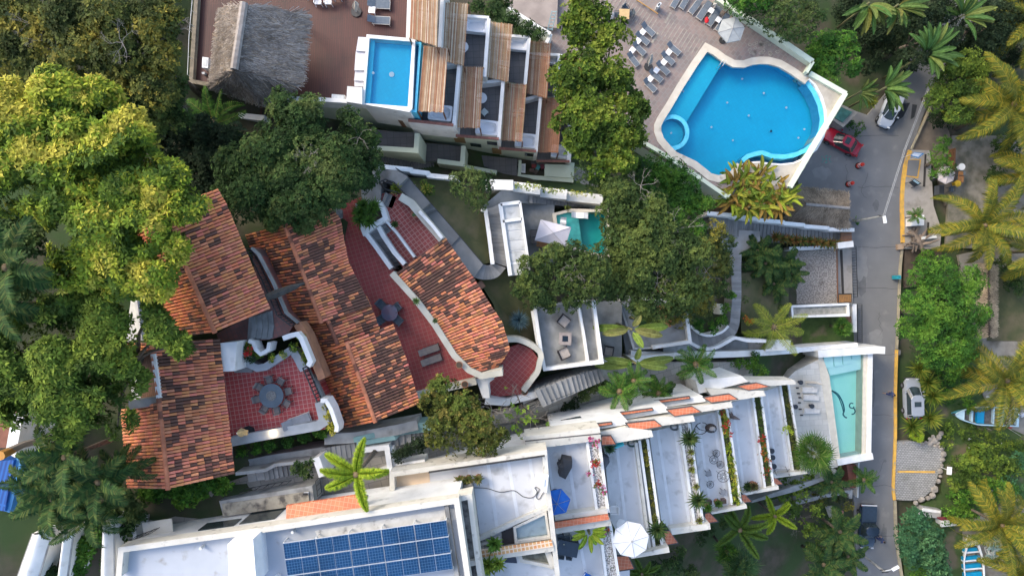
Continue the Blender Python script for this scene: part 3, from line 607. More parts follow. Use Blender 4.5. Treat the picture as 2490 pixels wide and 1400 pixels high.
freewall('white S shaped wall around the ornamental pond nook by the tile stairs', [(985,148),(1020,160),(1040,215),(1075,245),(1130,215),(1140,160)], 35.6, .22, 34.4)
freewall('white rounded wall right of the yellow hedge on the patio corner', [(1240,130),(1290,110),(1345,98),(1375,130),(1445,300),(1425,335)], 35.6, .3, 34.4)
freewall('white rounded wall at the lower right corner of the square patio', [(1520,590),(1560,590),(1595,650),(1640,780),(1635,820)], 35.2, .26, 33.8)
freewall('long brown topped boundary wall between the square patio and the middle villa', [(1345,20),(1400,110),(1530,430)], 34.9, .5, 33.4, mat('terracotta_cap', (.35,.17,.09), .9, (.25,.12,.07), 2))
def railing(label, pts, z, parent=None, h=.95, gap=.16, rows=2, m=DARKM, thick=.035, cat='railing', name='railing'):
    F_ = [P(x, y, a) for (x, y), a in zip(pts, z if isinstance(z, (list, tuple)) else [z]*len(pts))]
    b = M(); 
    for p, q in zip(F_[:-1], F_[1:]):
        n = max(1, int((q-p).length/gap))
        for i in range(n+1): r_ = p.lerp(q, i/n); b.bar(r_, r_+Vector((0,0,h)), thick*.7)
        for k in range(rows): hh = Vector((0,0,h-(h-.1)*k/max(1, rows-1))); b.bar(p+hh, q+hh, thick)
    o = b.build(name, m, parent)
    if not parent: tag(o, label, cat)
    return o
freewall('pale curving wall that carries the baluster railing above the middle villa', [(1420,330),(1530,560),(1600,640),(1650,760)], 34.2, .16, 33.6, CONC)
railing('black baluster railing down the right side of the square red patio', [(1425,335),(1475,450),(1530,580)], 34.2, gap=.22, thick=.07)
F('g')
freewall('pale curved parapet outside the terracotta terrace under the upper villa', [(645,568),(690,610),(790,800),(880,1010),(970,1085)], 34.9, .14, 34.5, CONC)
railing('black curved baluster railing beside the terracotta terrace', [(640,575),(690,640),(790,850),(860,1020),(950,1090)], 34.6, gap=.2, thick=.07)
F('h')
freewall('white hexagonal planter wall holding spiky agaves on the upper patio', [(205,350),(270,340),(355,330),(380,375),(400,440),(330,480),(250,540),(235,500),(215,400),(205,350)], [29.2]*10, .33, 27.5)
sheet('planter_soil', [(215,355),(350,340),(395,430),(250,530)], 28.9, SOIL, 1)
freewall('white wall down the middle of the double patio staircase', [(350,500),(380,560),(460,680),(535,765)], 29, .3, 27)
freewall('white wall on the left side of the double patio staircase', [(255,540),(330,640),(440,795)], 29, .3, 26)
freewall('white wall on the right side of the double patio staircase', [(400,455),(480,545),(605,715)], 28.8, .16, 26)
steps([(385,465),(470,560),(605,720)], [(310,520),(375,610),(540,770)][::1] if False else [(340,505),(400,600),(545,765)], [28.4,26.6], 12, 'patio_stairs', ATT)
steps([(345,510),(420,640),(510,765)], [(262,545),(340,650),(445,795)], [28.3,26.8], 11, 'patio_stairs', ATT)
freewall('cream curved wall separating the upper patio from the garden path', [(505,285),(580,330),(680,450),(800,590)], [29.3,29,28.6,28.3], .55, 26, mat('cream_parapet'))
freewall('white cap wall below the cream patio wall along the garden path', [(640,390),(740,500),(800,580)], 28.9, .22, 26)
railing('black garden path railing on the lawn side', [(490,100),(560,145),(720,330),(930,570),(1095,765)], [28,27.6,26.9,26,25.6], gap=.5, thick=.05)
railing('black railing looping round the small planter at the top of the path', [(500,270),(400,240),(375,200),(420,180),(480,200),(560,290)], 28.1, gap=.2, thick=.06)
freewall('white stepped wall between the stair lane and the garden, left part', [(350,70),(440,80),(580,95),(585,105),(700,120),(705,135),(910,155)], [28.4,28.2,27.5,27.4,26.8,26.7,26], .32, 20)
freewall('white wall along the left of the narrow garden stairs', [(1080,375),(1110,385),(1135,560),(1160,765)], [24.4,24.6,25,25.6], .3, 22)
F('i')
for lab, pts, zz in (('short green painted stretch of hedge wall by the stair lane', [(0,135),(190,140)], 23.2), ('left white stretch of hedge wall beside the stair lane', [(190,150),(375,172)], 22.4), ('middle white stretch of hedge wall beside the stair lane', [(375,188),(555,205)], 21.2), ('right white stretch of hedge wall beside the stair lane', [(555,215),(800,238)], 20)):
    freewall(lab, pts, zz, .8, 11, WHITE)
cb = thing('covered_stair', 'long narrow white framed slab roof beside the narrow garden stairs', 'stair roof', P(190,500,21))
outl = [(95,268),(238,250),(300,660),(310,740),(160,757)]
slab('roof_slab', outl, 25.8, 22, WHITE, cb)
for q in ([(115,285),(228,268),(240,365),(128,380)],[(138,396),(248,380),(258,440),(146,452)],[(148,460),(260,447),(268,510),(154,520)],[(156,528),(270,516),(277,578),(160,588)],[(162,595),(278,585),(286,645),(170,662)],[(172,680),(285,665),(290,730),(180,742)]): slab('panel', q, 25.86, 25.7, mat('pale_grey_panel', (.5,.51,.5), .8, (.4,.41,.4), 1.5, c3=(.25,.26,.25), s3=2, t3=(.55,.75)), cb)
w2([(104,272),(236,256)], 26.1, .25, 25, WHITE, cb, 'frame_edge'); w2([(102,268),(170,755)], 26.1, .3, 25, WHITE, cb, 'frame_edge'); w2([(236,256),(292,650),(300,740)], 26.1, .18, 25, WHITE, cb, 'frame_edge'); w2([(120,388),(250,370)], 26.1, .2, 25, WHITE, cb, 'frame_edge')
# grey roof terrace building
gv = thing('flat_roof_villa', 'white villa with a grey roof terrace holding a fire table and two armchairs', 'house', P(560,1150,18))
gp = [(325,965),(745,925),(800,1350),(405,1400)]
slab('wall', gp, 24.2, 16, WHITE, gv); slab('terrace_floor', [(350,970),(640,940),(700,1345),(415,1385)], 24.32, 24.1, CONC, gv); slab('terrace_floor', [(650,940),(735,930),(790,1335),(712,1345)], 24.32, 24.1, CONC, gv)
w2([(335,960),(355,1110),(378,1260),(405,1393),(700,1355),(795,1345),(765,1130),(737,925)], 25.4, .26, 24, WHITE, gv, 'parapet'); w2([(635,955),(675,1180),(700,1350)], 25.2, .2, 24, WHITE, gv, 'parapet'); w2([(320,1000),(360,1250)], 24.6, .18, 18, WHITE, gv, 'ledge')
F('O'); v2 = thing('flat_roof_villa', 'low white villa whose grey roof shows under the tree with timber tables', 'house', P(1620,800,12))
slab('wall', [(1500,715),(1670,740),(1680,832),(1602,846),(1540,850)], 16.4, 10, WHITE, v2); slab('terrace_floor', [(1505,720),(1665,742),(1675,828),(1600,842),(1545,845)], 16.5, 16.3, LANE, v2)
F('v'); w2([(740,40),(815,480),(845,700),(880,960),(380,1035),(300,1050)], 17.3, .3, 14, WHITE, v2, 'parapet')
F('j')
freewall('white inner arc wall of the curved garden stair path', smooth_line([(170,1100),(230,1150),(300,1165),(380,1140),(425,1098)], 3), 12.2, .22, 9.5)
freewall('white outer arc wall of the curved garden stair path', smooth_line([(160,1210),(250,1253),(340,1246),(430,1200),(475,1180),(550,1198),(680,1202)], 3), 12, .3, 8.5)
freewall('short white wall piece on the planted slope above the arc path', [(375,950),(380,1020)], 11.5, .3, 9)
freewall('long white boundary wall between the gardens and the terraced apartments', [(-240,1290),(-60,1300),(160,1300),(470,1290),(700,1278),(905,1262)], [17,15,13.5,11,9,7.5], .6, 3)
freewall('white boundary wall end beside the beach pool', [(905,1262),(1060,1248),(1305,1228)], [5.5,4.6,4], .5, 0)
freewall('stepped white wall of the lane from guard palapa to the gate', [(280,332),(452,345),(455,352),(620,370),(625,378),(800,392),(805,400),(940,412),(945,420),(1105,432),(1110,440),(1282,445)], [12,11,10.7,9.4,9.1,7.6,7.3,6,5.7,4.5,4.2,3.2], .38, 0)
freewall('white wall under the row of red bromeliads', [(838,572),(1000,568),(1120,560),(1170,556)], [4.2,3.6,3,2.8], .35, 1)
freewall('white gate pillar wall between the two wooden street gates', [(1170,552),(1275,540)], 3.6, .65, 0)
freewall('low white street wall with railing beside the small fan palm', [(1282,950),(1285,1140)], 1.9, .45, 0)
sheet('landing', [(690,1195),(850,1195),(840,1262),(675,1272)], 9.6, WHITE, 1)
pb = thing('raised_planter', 'long white framed gravel planter box beside the pebble court', 'planter', P(1050,990,1))
slab('box', [(848,962),(1246,945),(1250,1030),(855,1042)], 3.9, 1, WHITE, pb); slab('gravel_bed', [(863,975),(1230,960),(1234,1012),(868,1028)], 3.96, 3.8, mat('grey_gravel', (.33,.32,.28), 1, (.2,.2,.17), 3), pb)
w2([(856,966),(1238,950),(1242,1026),(862,1036),(856,966)], 4.3, .22, 3.8, WHITE, pb, 'rim')
for lab, q in (('upper brown plank street gate by the lane', [(1188,462),(1262,458),(1264,522),(1188,528)]), ('lower brown plank gate beside the raised gravel planter', [(1202,1030),(1264,1030),(1264,1080),(1202,1078)])):
    t = thing('plank_gate', lab, 'gate', P(*q[0], .5), 'wooden gates on the street'); A, B, C, D = PL(q, 2.6 if q[0][1] < 600 else 1.6)
    for i in range(3): b = M(); b.ext([A.lerp(D, i/3), B.lerp(C, i/3), B.lerp(C, (i+.93)/3), A.lerp(D, (i+.93)/3)], A.z-.12); b.build('plank', WOOD, t)
t = thing('plank_gate', 'golden brown slatted gate canopy at the lower corner of the pebble court', 'gate', P(1215,910,.5), 'wooden gates on the street')
A, B, C, D = PL([(1172,882),(1262,880),(1262,938),(1172,942)], 2.6); b = M()
for i in range(6):
    u0, u1 = i/6, (i+.85)/6; b.ext([A.lerp(B, u0), A.lerp(B, u1), D.lerp(C, u1), D.lerp(C, u0)], A.z-.08)
b.build('slats', mat('golden_wood', (.33,.17,.05), .6, (.22,.11,.04), 5), t); b = M(); b.tube([A, B, C, D, A], .06, 4); b.build('frame', DARKM, t)
railing('dark sliding gate rail on the street edge of the pebble court', [(1255,560),(1266,900)], .3, h=1.1, gap=.3, thick=.06, cat='gate rail')
railing('short dark railing on the white street wall', [(1298,950),(1300,1210)], .6, h=1, gap=.2, thick=.05)
# wall and hedges along stone walk
F('n')
freewall('pale stone wall top below the square patio running to the white gap', [(350,360),(700,290),(1200,215)], [33.2,32.8,32.5], .5, 30, CONCL)
freewall('planted grey wall top beside the upper walk stairs', [(360,435),(640,400),(740,350),(1130,305)], [34.6,34.4,34,33.8], .2, 31, CONCL)
freewall('pale stone wall top beside the glass fenced planters', [(1200,110),(1500,90),(1900,15),(2080,-30)], [32.8,32.4,32,31.6], .7, 29, CONCL)
freewall('white post wall right of the walk planter', [(1120,280),(1180,460)], 34.6, .45, 32)
freewall('white rim wall of the planter under the bright palm', [(1560,210),(1790,185),(1820,385),(1700,440)], 32.6, .35, 31)
freewall('white rim wall of the dark shrub planter', [(1830,180),(1845,370),(2150,320)], 32.3, .35, 30.5)
railing('black walk railing below the stair treads', [(460,570),(890,490)], 33.6, gap=.5)
railing('black railing closing the walk before the bright palm', [(1160,460),(1180,600)], 33.4, gap=.25)
st_ = thing('annex_roof', 'stained beige flat annex roof beside the walk with a small floodlight', 'building', P(650,720,33))
slab('wall', [(205,690),(1085,545),(1105,705),(245,840)], 34.4, 32, CONCL, st_); slab('roof_surface', [(235,720),(1050,600),(1060,720),(240,835)], 34.5, 34.3, mat('stained_beige', (.42,.38,.3), .9, (.3,.27,.21), 1.5, c3=(.1,.09,.08), s3=1.6, t3=(.5,.66)), st_)
F('o')
freewall('glass panel wall top beside the upper walk', [(0,510),(290,440),(560,395)], [32.6,31.8,31], .35, 29, mat('green_glass', (.25,.4,.38), .3, (.2,.33,.31), 2))
freewall('glass panel wall top under the lichen tiled roof', [(20,535),(270,495),(300,465),(560,430)], [32.7,32,31.6,31], .3, 29, mat('green_glass'))
freewall('white wall stretch beside the lower red patio', [(860,255),(1000,265),(1240,200)], [27,26,25.6], .5, 22)
freewall('cream curved wall round the lower red patio', smooth_line([(1000,-145),(1082,-145),(1168,-107),(1216,-68),(1228,-30),(1218,0),(1205,60),(1172,108),(1110,190)], 3), 26.2, .4, 24, mat('cream_parapet'))
freewall('cream wall below the loungers patio', [(410,220),(560,180),(800,125)], 28.8, .5, 25, mat('cream_parapet'))
freewall('planted grey wall beside the sloping stone ramp', [(1100,250),(1250,180),(1500,95),(1660,60)], [25.5,25,23.5,22], .7, 20, CONCL)
railing('thin black handrail of the sloping ramp', [(1120,300),(1435,185)], [26,24], gap=.9)
F('O'); freewall('long white wall band above the palms on the stone walk', [(1460,888),(1560,872),(1640,864)], [21,18,15], .5, 12)
# ================================================================ TERRACED WHITE APARTMENTS (south)
TFL = mat('pale_grey_terrace', (.6,.61,.62), .85, (.52,.53,.54), .6, (.3,.7), c3=(.3,.3,.29), s3=1.1, t3=(.56,.8))
SEAM = mat('white_seam', (.66,.68,.7), .8, (.6,.62,.64), 2)
TOPW = mat('weathered_white_cap', (.6,.58,.52), .85, (.5,.48,.42), 1.2, (.3,.7), c3=(.25,.24,.21), s3=2.2, t3=(.6,.75))
AWN = tile_mat('flat_orange_tile', (.6,.17,.075), (.5,.135,.06), (.62,.3,.18), .26, R(-6), .05)
ap = thing('terraced_apartments', 'white terraced apartment building stepping down the hill to the beach pool', 'apartment building', PG(1500,1200))
def unit(fr, pts, z, m=TFL, drop=8, seams=((),)):
    F(fr); slab('wall', pts, z-.06, z-drop, WHITE, ap); slab('terrace_floor', pts, z, z-.05, m, ap)
def band(pts, z, w, h=.9, m=None, name='parapet', drop=1.5): return w2(pts, z+h, w, z-drop, m or TOPW, ap, name)
def seam(a, c, z, w=.22): b = M(); A, B = P(*a, z), P(*c, z); A.z += .012; B.z += .012; b.bar(A, B, w, .016); b.build('floor_seam', SEAM, ap)
F('o')
unit('o', [(500,720),(1245,600),(1285,980),(1320,1400),(760,1500),(640,880),(300,900),(250,745)], 33)
slab('sand_floor', [(262,745),(495,715),(503,850),(275,870)], 33.05, 32.9, mat('warm_sand_floor', (.68,.52,.36), .8, (.6,.45,.3), 1), ap)
band([(252,840),(250,735),(495,700),(1250,592),(1262,760),(1285,950),(1335,1400)], 33, .32)
for a, c in (((755,700),(810,1150)),((880,670),(940,1090)),((1010,640),(1080,1050)),((1150,620),(1205,960)),((760,870),(800,1160))): seam(a, c, 33)
band([(800,1170),(1080,1040),(1275,955)], 33, .25, .5); band([(805,1200),(960,1160)], 33, .18, .3)
slab('white_gravel', [(800,1185),(955,1130),(965,1195),(805,1225)], 33.1, 32.8, mat('white_gravel_bed', (.6,.58,.55), 1, (.2,.19,.18), 9, (.45,.55)), ap)
slab('hatch', [(968,1115),(1040,1085),(1052,1185),(975,1198)], 33.15, 32.8, mat('dark_hatch', (.03,.027,.03), .6), ap)
pl_ = thing('swimming_pool', 'small greenish plunge pool on the upper white terrace', 'swimming pool', P(1160,1090,31))
pw = [(1062,1088),(1250,1000),(1270,1140),(1072,1168)]
ring('coping', [(1045,1080),(1262,975),(1290,1155),(1058,1190)], pw, 33.5, 31, TOPW, pl_); basin(pw, 33.4, .9, mat('greenish_plaster', (.42,.6,.5), .7, (.36,.54,.44), 2), pl_); slab('water', pw, 33.2, 33.19, WAT, pl_)
def awning(fr, pts, z, lab=None, rim=True, m=None):
    F(fr); w = PL(pts, z); b = M(); b.ext([p+Vector((0,0,.05)) for p in w], z*ZS-.1); aw = b.build('tile_awning', m or AWN, ap)
    b = M(); 
    if rim:
        ww = w+[w[0]]
        for p, q in zip(ww[:-1], ww[1:]): b.bar(p, q, .07, .16)
        b.build('awning_rim', mat('dark_rim', (.08,.08,.08), .7), aw)
AWY = tile_mat('yellowish_orange_tile', (.62,.26,.1), (.6,.35,.14), (.75,.6,.45), .26, R(10), .14)  # paler, yellower tile than the other awnings, with wider joints
awning('o', [(805,1232),(1295,1165),(1308,1205),(812,1278)], 34, rim=False, m=AWY); F('o'); band([(805,1290),(1312,1218)], 33.1, .35, .9)
slab('lower_court', [(985,1255),(1062,1280),(1070,1315),(990,1310)], 33.1, 32.9, mat('dark_blue_hatch', (.04,.05,.08), .6), ap)
slab('dry_pool', [(1092,1265),(1275,1240),(1290,1328),(1110,1300)], 33.1, 32.9, mat('dirty_plaster', (.2,.21,.17), .9, (.1,.1,.08), 3), ap); band([(1085,1262),(1100,1300),(1300,1340)], 33, .22, .35); band([(1270,1240),(1310,1350)], 33, .4, .5)
# solar roof block
F('O'); ZR = 38
ro = [(292,1332),(590,1291),(870,1249),(1112,1213),(1165,1560),(292,1560)]
slab('wall', ro, ZR-.05, 32.5, WHITE, ap)
slab('flat_roof', ro, ZR, ZR-.1, mat('blueish_flat_roof', (.42,.45,.5), .8, (.35,.38,.42), .5, (.3,.7), c3=(.25,.24,.22), s3=1.2, t3=(.62,.78)), ap)
slab('stained_strip', [(765,1290),(1105,1235),(1112,1262),(775,1308)], ZR+.03, ZR-.1, mat('stained_white_roof', (.6,.6,.58), .9, (.45,.45,.43), 2, (.3,.7), c3=(.1,.1,.1), s3=1.3, t3=(.55,.68)), ap)
w2([(288,1400),(294,1336),(590,1295),(870,1253),(1110,1217),(1160,1560)], ZR+.7, .32, ZR-.3, TOPW, ap, 'parapet'); w2([(1085,1230),(1135,1560)], ZR+.5, .25, ZR-.3, CONC, ap, 'parapet')
F('n'); slab('roof_box', [(285,1095),(340,1070),(525,1050),(560,1480),(300,1480)], ZR+2, ZR, CLEANW, ap)
b = M()
for x, y in ((575,1000),(62,1110),(620,1185),(922,960)): b.tube([P(x,y,ZR), P(x,y,ZR)+Vector((0,0,.45))], .09, 8)
b.build('vent_pipe', METAL, ap)
F('O')
slab('side_roof', [(1112,1216),(1142,1208),(1162,1366),(1180,1500),(1140,1500),(1132,1370)], 37, 32, mat('mouldy_concrete', (.3,.3,.28), .9, (.08,.08,.08), 1.6, (.4,.6)), ap)
w2([(1112,1214),(1142,1207),(1162,1366),(1182,1500)], 37.6, .3, 36, TOPW, ap, 'parapet'); w2([(1132,1372),(1165,1366)], 37.4, .3, 36, TOPW, ap, 'parapet')
# solar panels
PVC = tile_mat('solar_cells', (.004,.035,.1), (.005,.04,.115), (.08,.15,.26), .163, R(8.5), .05, rough=.45)
PVC.node_tree.nodes['Principled BSDF'].inputs['Specular IOR Level'].default_value = .12
PVF = mat('panel_frame', (.5,.54,.6), .6, (.55,.58,.62), 4)
ORD = ['first','second','third','fourth','fifth','sixth']
U0 = Vector((688,1320)); du = Vector((79.6,-11.3)); dv = Vector((5.6,40.0)); NP = 0
for r in range(3 if False else 3):
    for c in range(5):
        o = U0+du*c+dv*r; q = [o, o+du*.985, o+du*.985+dv*.97, o+dv*.97]
        w = [P(x, y, ZR+.9-.0*r) for x, y in q]; cc_ = sum(w, Vector())/4
        row = ['top row','second row','bottom row'][r]
        t = thing('solar_panel', f'blue solar panel, {ORD[c]} from the left in the {row} of the rooftop array', 'solar panel', (cc_.x, cc_.y, ZR*ZS), 'blue solar panels on the flat roof')
        for h in (0, 1):
            A = w[0].lerp(w[1], .5*h+.006); B = w[0].lerp(w[1], .5*h+.494); C = w[3].lerp(w[2], .5*h+.494); D = w[3].lerp(w[2], .5*h+.006)
            e = .02; b = M(); b.ext([A.lerp(D, e)+Vector((0,0,.015)), B.lerp(C, e)+Vector((0,0,.015)), C.lerp(B, e)+Vector((0,0,.015)), D.lerp(A, e)+Vector((0,0,.015))], w[0].z); b.build('cell_sheet', PVC, t)
        b = M(); b.ext(w, w[0].z-.05); b.build('frame', PVF, t)
        b = M(); [b.bar(p-Vector((0,0,.05)), Vector((p.x,p.y,ZR*ZS)), .05) for p in w]; b.build('mount', METAL, t)
# facade details: long tiled awning, windows on the tall north face
def facade_item(A, B, t0, t1, z0, z1, out, name, m, tilt=0):     # A,B world top points of the wall
    a = A.lerp(B, t0); c = A.lerp(B, t1); d = (c-a).normalized(); n = Vector((-d.y, d.x, 0)); n = n if n.y > 0 else -n
    b = M(); a1, c1 = Vector((a.x,a.y,0)), Vector((c.x,c.y,0)); zt, zb = z1*ZS, z0*ZS
    vs = [a1-n*.02+Vector((0,0,zt)), c1-n*.02+Vector((0,0,zt)), c1+n*out+Vector((0,0,zt-tilt)), a1+n*out+Vector((0,0,zt-tilt)), a1-n*.02+Vector((0,0,zb)), c1-n*.02+Vector((0,0,zb)), c1+n*out+Vector((0,0,zb)), a1+n*out+Vector((0,0,zb))]
    return b.add(vs, [(0,1,2,3),(7,6,5,4),(0,3,7,4),(1,5,6,2),(3,2,6,7)]).build(name, m, ap)
A, B = P(590,1291,ZR), P(870,1249,ZR)
facade_item(A, B, .33, 1.0, 36.3, 37, .75, 'tile_awning', AWN, .35); facade_item(A, B, .36, .98, 34.2, 36.1, .05, 'window', GLASS)
facade_item(A, B, -.12, .2, 34.2, 36.4, .05, 'window', GLASS); A2 = P(292,1332,ZR)
facade_item(A2, A, .55, .85, 35.3, 36.6, .05, 'window', GLASS); facade_item(A2, A, .05, .3, 35.9, 36.0, .8, 'ledge', TOPW)
# lower terraces
unit('p', [(-30,590),(70,575),(325,550),(395,1005),(130,1035),(80,700)], 29.5); unit('p', [(118,1085),(400,1085),(455,1500),(165,1500)], 28); 
F('p'); band([(-60,560),(90,545),(415,503)], 29.5, .9, 1.1); band([(128,1035),(460,990)], 29.5, .35, .9); seam((75,600),(140,1020),29.5); seam((200,565),(265,1005),29.5); seam((270,1100),(330,1420),28)
railing('', [(-60,545),(90,530),(415,498)], 31, ap, h=.3, gap=1.6, name='railing'); F('o'); railing('', [(495,712),(1248,605)], 34, ap, h=.4, gap=1.7, rows=3); F('p')
def planter(fr, q, z, soil, name='planter_bed', ht=.75, wid=.2):      # q: tl, tr, br, bl
    F(fr); slab('planter_wall', q, z-.1, z-4, WHITE, ap); slab(name, q, z+ht-.25, z+ht-.5, soil, ap)
    w2([q[0], q[3]], z+ht, wid, z-.5, WHITE, ap, 'planter_rim'); w2([q[1], q[2]], z+ht, wid, z-3, WHITE, ap, 'planter_rim')
WG = mat('white_gravel_bed'); GS = mat('planter_soil_green', (.06,.07,.03), 1, (.03,.035,.018), 3)
planter('p', [(330,545),(405,535),(465,1000),(395,1008)], 29.5, WG); planter('p', [(412,1085),(478,1072),(545,1500),(462,1500)], 28, WG)
awning('p', [(125,1062),(462,1010),(470,1042),(130,1098)], 30.6, rim=False); F('p'); band([(130,1112),(480,1058)], 29.7, .5, .5)
unit('p', [(440,600),(655,555),(745,1230),(600,1280),(480,1050)], 26); seam((520,590),(575,1080),26); seam((625,570),(700,1220),26); F('p'); band([(640,560),(725,1225)], 26, .22, .5)
slab('lower_floor', [(500,1270),(600,1280),(600,1500),(540,1500)], 23, 20, TFL, ap)
planter('p', [(662,548),(712,540),(805,1210),(755,1218)], 25.6, GS)
unit('p', [(722,490),(915,450),(1005,1080),(860,1110),(800,1050)], 22.5); seam((775,480),(865,1080),22.5); seam((880,460),(975,1070),22.5)
planter('p', [(918,450),(975,440),(1062,1065),(1010,1075)], 22.3, WG)
unit('p', [(985,400),(1150,365),(1245,955),(1115,1000),(1060,970)], 19); seam((1030,400),(1100,900),19); seam((1125,380),(1210,950),19)
planter('p', [(1160,358),(1214,350),(1300,940),(1245,950)], 18.8, GS)
unit('q', [(175,385),(310,350),(385,890),(260,920),(205,700)], 15.5); seam((200,400),(262,880),15.5); seam((285,370),(355,890),15.5)
planter('q', [(318,352),(365,345),(438,880),(388,885)], 15.3, GS)
unit('q', [(365,320),(478,285),(548,790),(445,815),(410,760)], 12); seam((395,320),(455,800),12); seam((455,300),(520,790),12)
planter('q', [(478,285),(525,278),(605,770),(552,785)], 11.6, GS)
# white wing plates at the upper ends, tiled awnings between
def plate(fr, pts, z, h=.8): F(fr); slab('wing_plate', pts, z, z-h-2, TOPW, ap)
plate('p', [(380,500),(575,462),(720,480),(738,482),(748,522),(490,565),(412,520)], 29); plate('p', [(560,425),(830,395),(1000,385),(1012,425),(750,460),(600,478)], 25.5)
plate('p', [(820,345),(1050,325),(1240,300),(1250,337),(990,375),(860,395)], 22); plate('q', [(40,300),(300,310),(378,312),(392,342),(160,378),(80,350)], 18.5); plate('q', [(270,248),(460,250),(560,250),(570,275),(410,285),(300,265)], 15)
for fr, q, zt, zb in (('p', [(105,470),(575,410),(600,440),(110,530)], 28.5, 20), ('p', [(380,375),(830,330),(850,365),(400,440)], 25, 18), ('p', [(640,300),(1060,265),(1080,300),(660,360)], 21.5, 13), ('q', [(-20,255),(250,225),(290,260),(0,330)], 18, 8)):
    F(fr); slab('wall', q, zt, zb, WHITE, ap)
for fr, q, z in (('p', [(420,515),(480,512),(512,568),(420,576)], 29.3), ('p', [(572,435),(755,415),(807,457),(615,486)], 28.9), ('p', [(830,350),(990,328),(1052,366),(880,393)], 25.5), ('p', [(1060,273),(1225,250),(1282,285),(1112,307)], 22), ('q', [(215,285),(335,265),(416,288),(290,310)], 18.5),
    ('q', [(22,350),(158,330),(232,360),(78,383)], 21.9), ('p', [(103,474),(485,427),(490,444),(105,502)], 28.8), ('p', [(380,387),(742,341),(748,356),(385,410)], 25.4), ('p', [(628,312),(975,266),(980,282),(635,328)], 21.9),
    ('p', [(812,1115),(850,1110),(905,1190),(825,1203)], 22), ('p', [(1070,1005),(1100,995),(1158,1055),(1075,1067)], 18.5), ('p', [(1300,885),(1325,880),(1370,930),(1310,938)], 15), ('q', [(430,820),(455,825),(493,860),(440,866)], 12), ('p', [(515,1272),(590,1268),(628,1352),(530,1366)], 25)):
    if fr == 'q' and q[0][0] == 22: continue
    awning(fr, q, z)
for fr, q, z in (('p', [(855,1100),(1105,1068),(1110,1105),(868,1140)], 23.4), ('p', [(600,1275),(845,1215),(852,1250),(612,1290)], 27), ('p', [(1110,1000),(1335,948),(1340,972),(1120,1010)], 19.8), ('q', [(260,915),(465,870),(470,890),(275,925)], 16.3), ('q', [(430,800),(630,782),(636,798),(445,826)], 12.8)):
    F(fr); slab('end_plate', q, z, z-3, TOPW, ap)
F('p')
for q, z in (([(90,435),(290,395),(310,415),(105,450)], 26), ([(380,345),(560,320),(570,335),(400,360)], 22.5), ([(915,235),(1120,205),(1140,215),(950,245)], 16)): slab('window', q, z, z-.3, GLASS, ap); 
F('q'); slab('base_roof', [(300,960),(560,870),(830,790),(835,800),(560,905),(310,970)], 8, 5, CONC, ap); F('O'); slab('side_wall', [(2058,1130),(2090,1130),(2088,1185),(2068,1185)], 1.8, 0, mat('red_brick_wall', (.28,.1,.07), .9, (.2,.08,.06), 4), sp_)
# ================================================================ CREAM TERRACED HOTEL (north)
ho = thing('terraced_hotel', 'cream green hotel building with bamboo slat pergolas stepping down beside the stairs', 'hotel', PG(1100,250))
DECK = tile_mat('red_brown_deck_boards', (.085,.024,.017), (.068,.02,.014), (.03,.012,.009), .14, R(93), .1, 22, off=.5, stain=(.7,.75,.75), ss=.6)
F('b'); dk = [(125,-200),(1630,-200),(1612,250),(1610,500),(1290,730),(1175,712),(955,700),(575,690),(220,600),(65,572),(90,300)]
slab('roof_deck', dk, 25, 24.8, DECK, ho); slab('wall', [(120,-200),(1630,-200),(1640,300),(1620,795),(1290,742),(955,705),(575,695),(60,578)], 24.75, 14, CREAM, ho)
w2([(118,-200),(100,100),(70,575),(220,605)], 25.5, .3, 24, mat('wood_edge', (.3,.25,.18), .9, (.2,.17,.12), 3), ho, 'deck_edge'); w2([(575,693),(955,703),(1180,718)], 25.9, .3, 24, WHITE, ho, 'parapet'); w2([(1625,-200),(1610,270)], 25.7, .3, 24, WHITE, ho, 'parapet')
railing('', [(125,15),(100,300),(90,560)], 25.2, ho, h=.9, gap=1, m=METAL); 
slab('pool_box', [(1180,612),(1285,622),(1285,740),(1172,722)], 26.3, 25, WHITE, ho)
for i, q in enumerate([[(1258,263),(1312,266),(1308,365),(1242,362)],[(1240,366),(1308,368),(1302,500),(1230,500)],[(1235,504),(1300,504),(1298,575),(1228,572)],[(1230,575),(1296,577),(1290,615),(1230,612)]]): slab('pool_step', q, 25.9-.18*i, 25, mat('white_marble', (.68,.67,.68), .5, (.58,.57,.6), 2), ho)
slab('lower_stair_floor', [(60,690),(320,690),(575,700),(575,835),(290,800),(90,805)], 21, 18, DECK, ho); w2([(90,808),(290,806),(590,838)], 22, .45, 16, WHITE, ho, 'parapet'); slab('passage_floor', [(200,880),(330,850),(580,870),(560,960),(230,950)], 17.5, 16, DECK, ho)
TD = tile_mat('dark_grey_tile', (.13,.125,.125), (.105,.102,.103), (.07,.07,.07), .55, R(93), .03, stain=(1.2,1.15,1.1))
PERG = mat('bamboo_slats', rough=.8, attr=True, scale=2, c2=(.8,.75,.7))
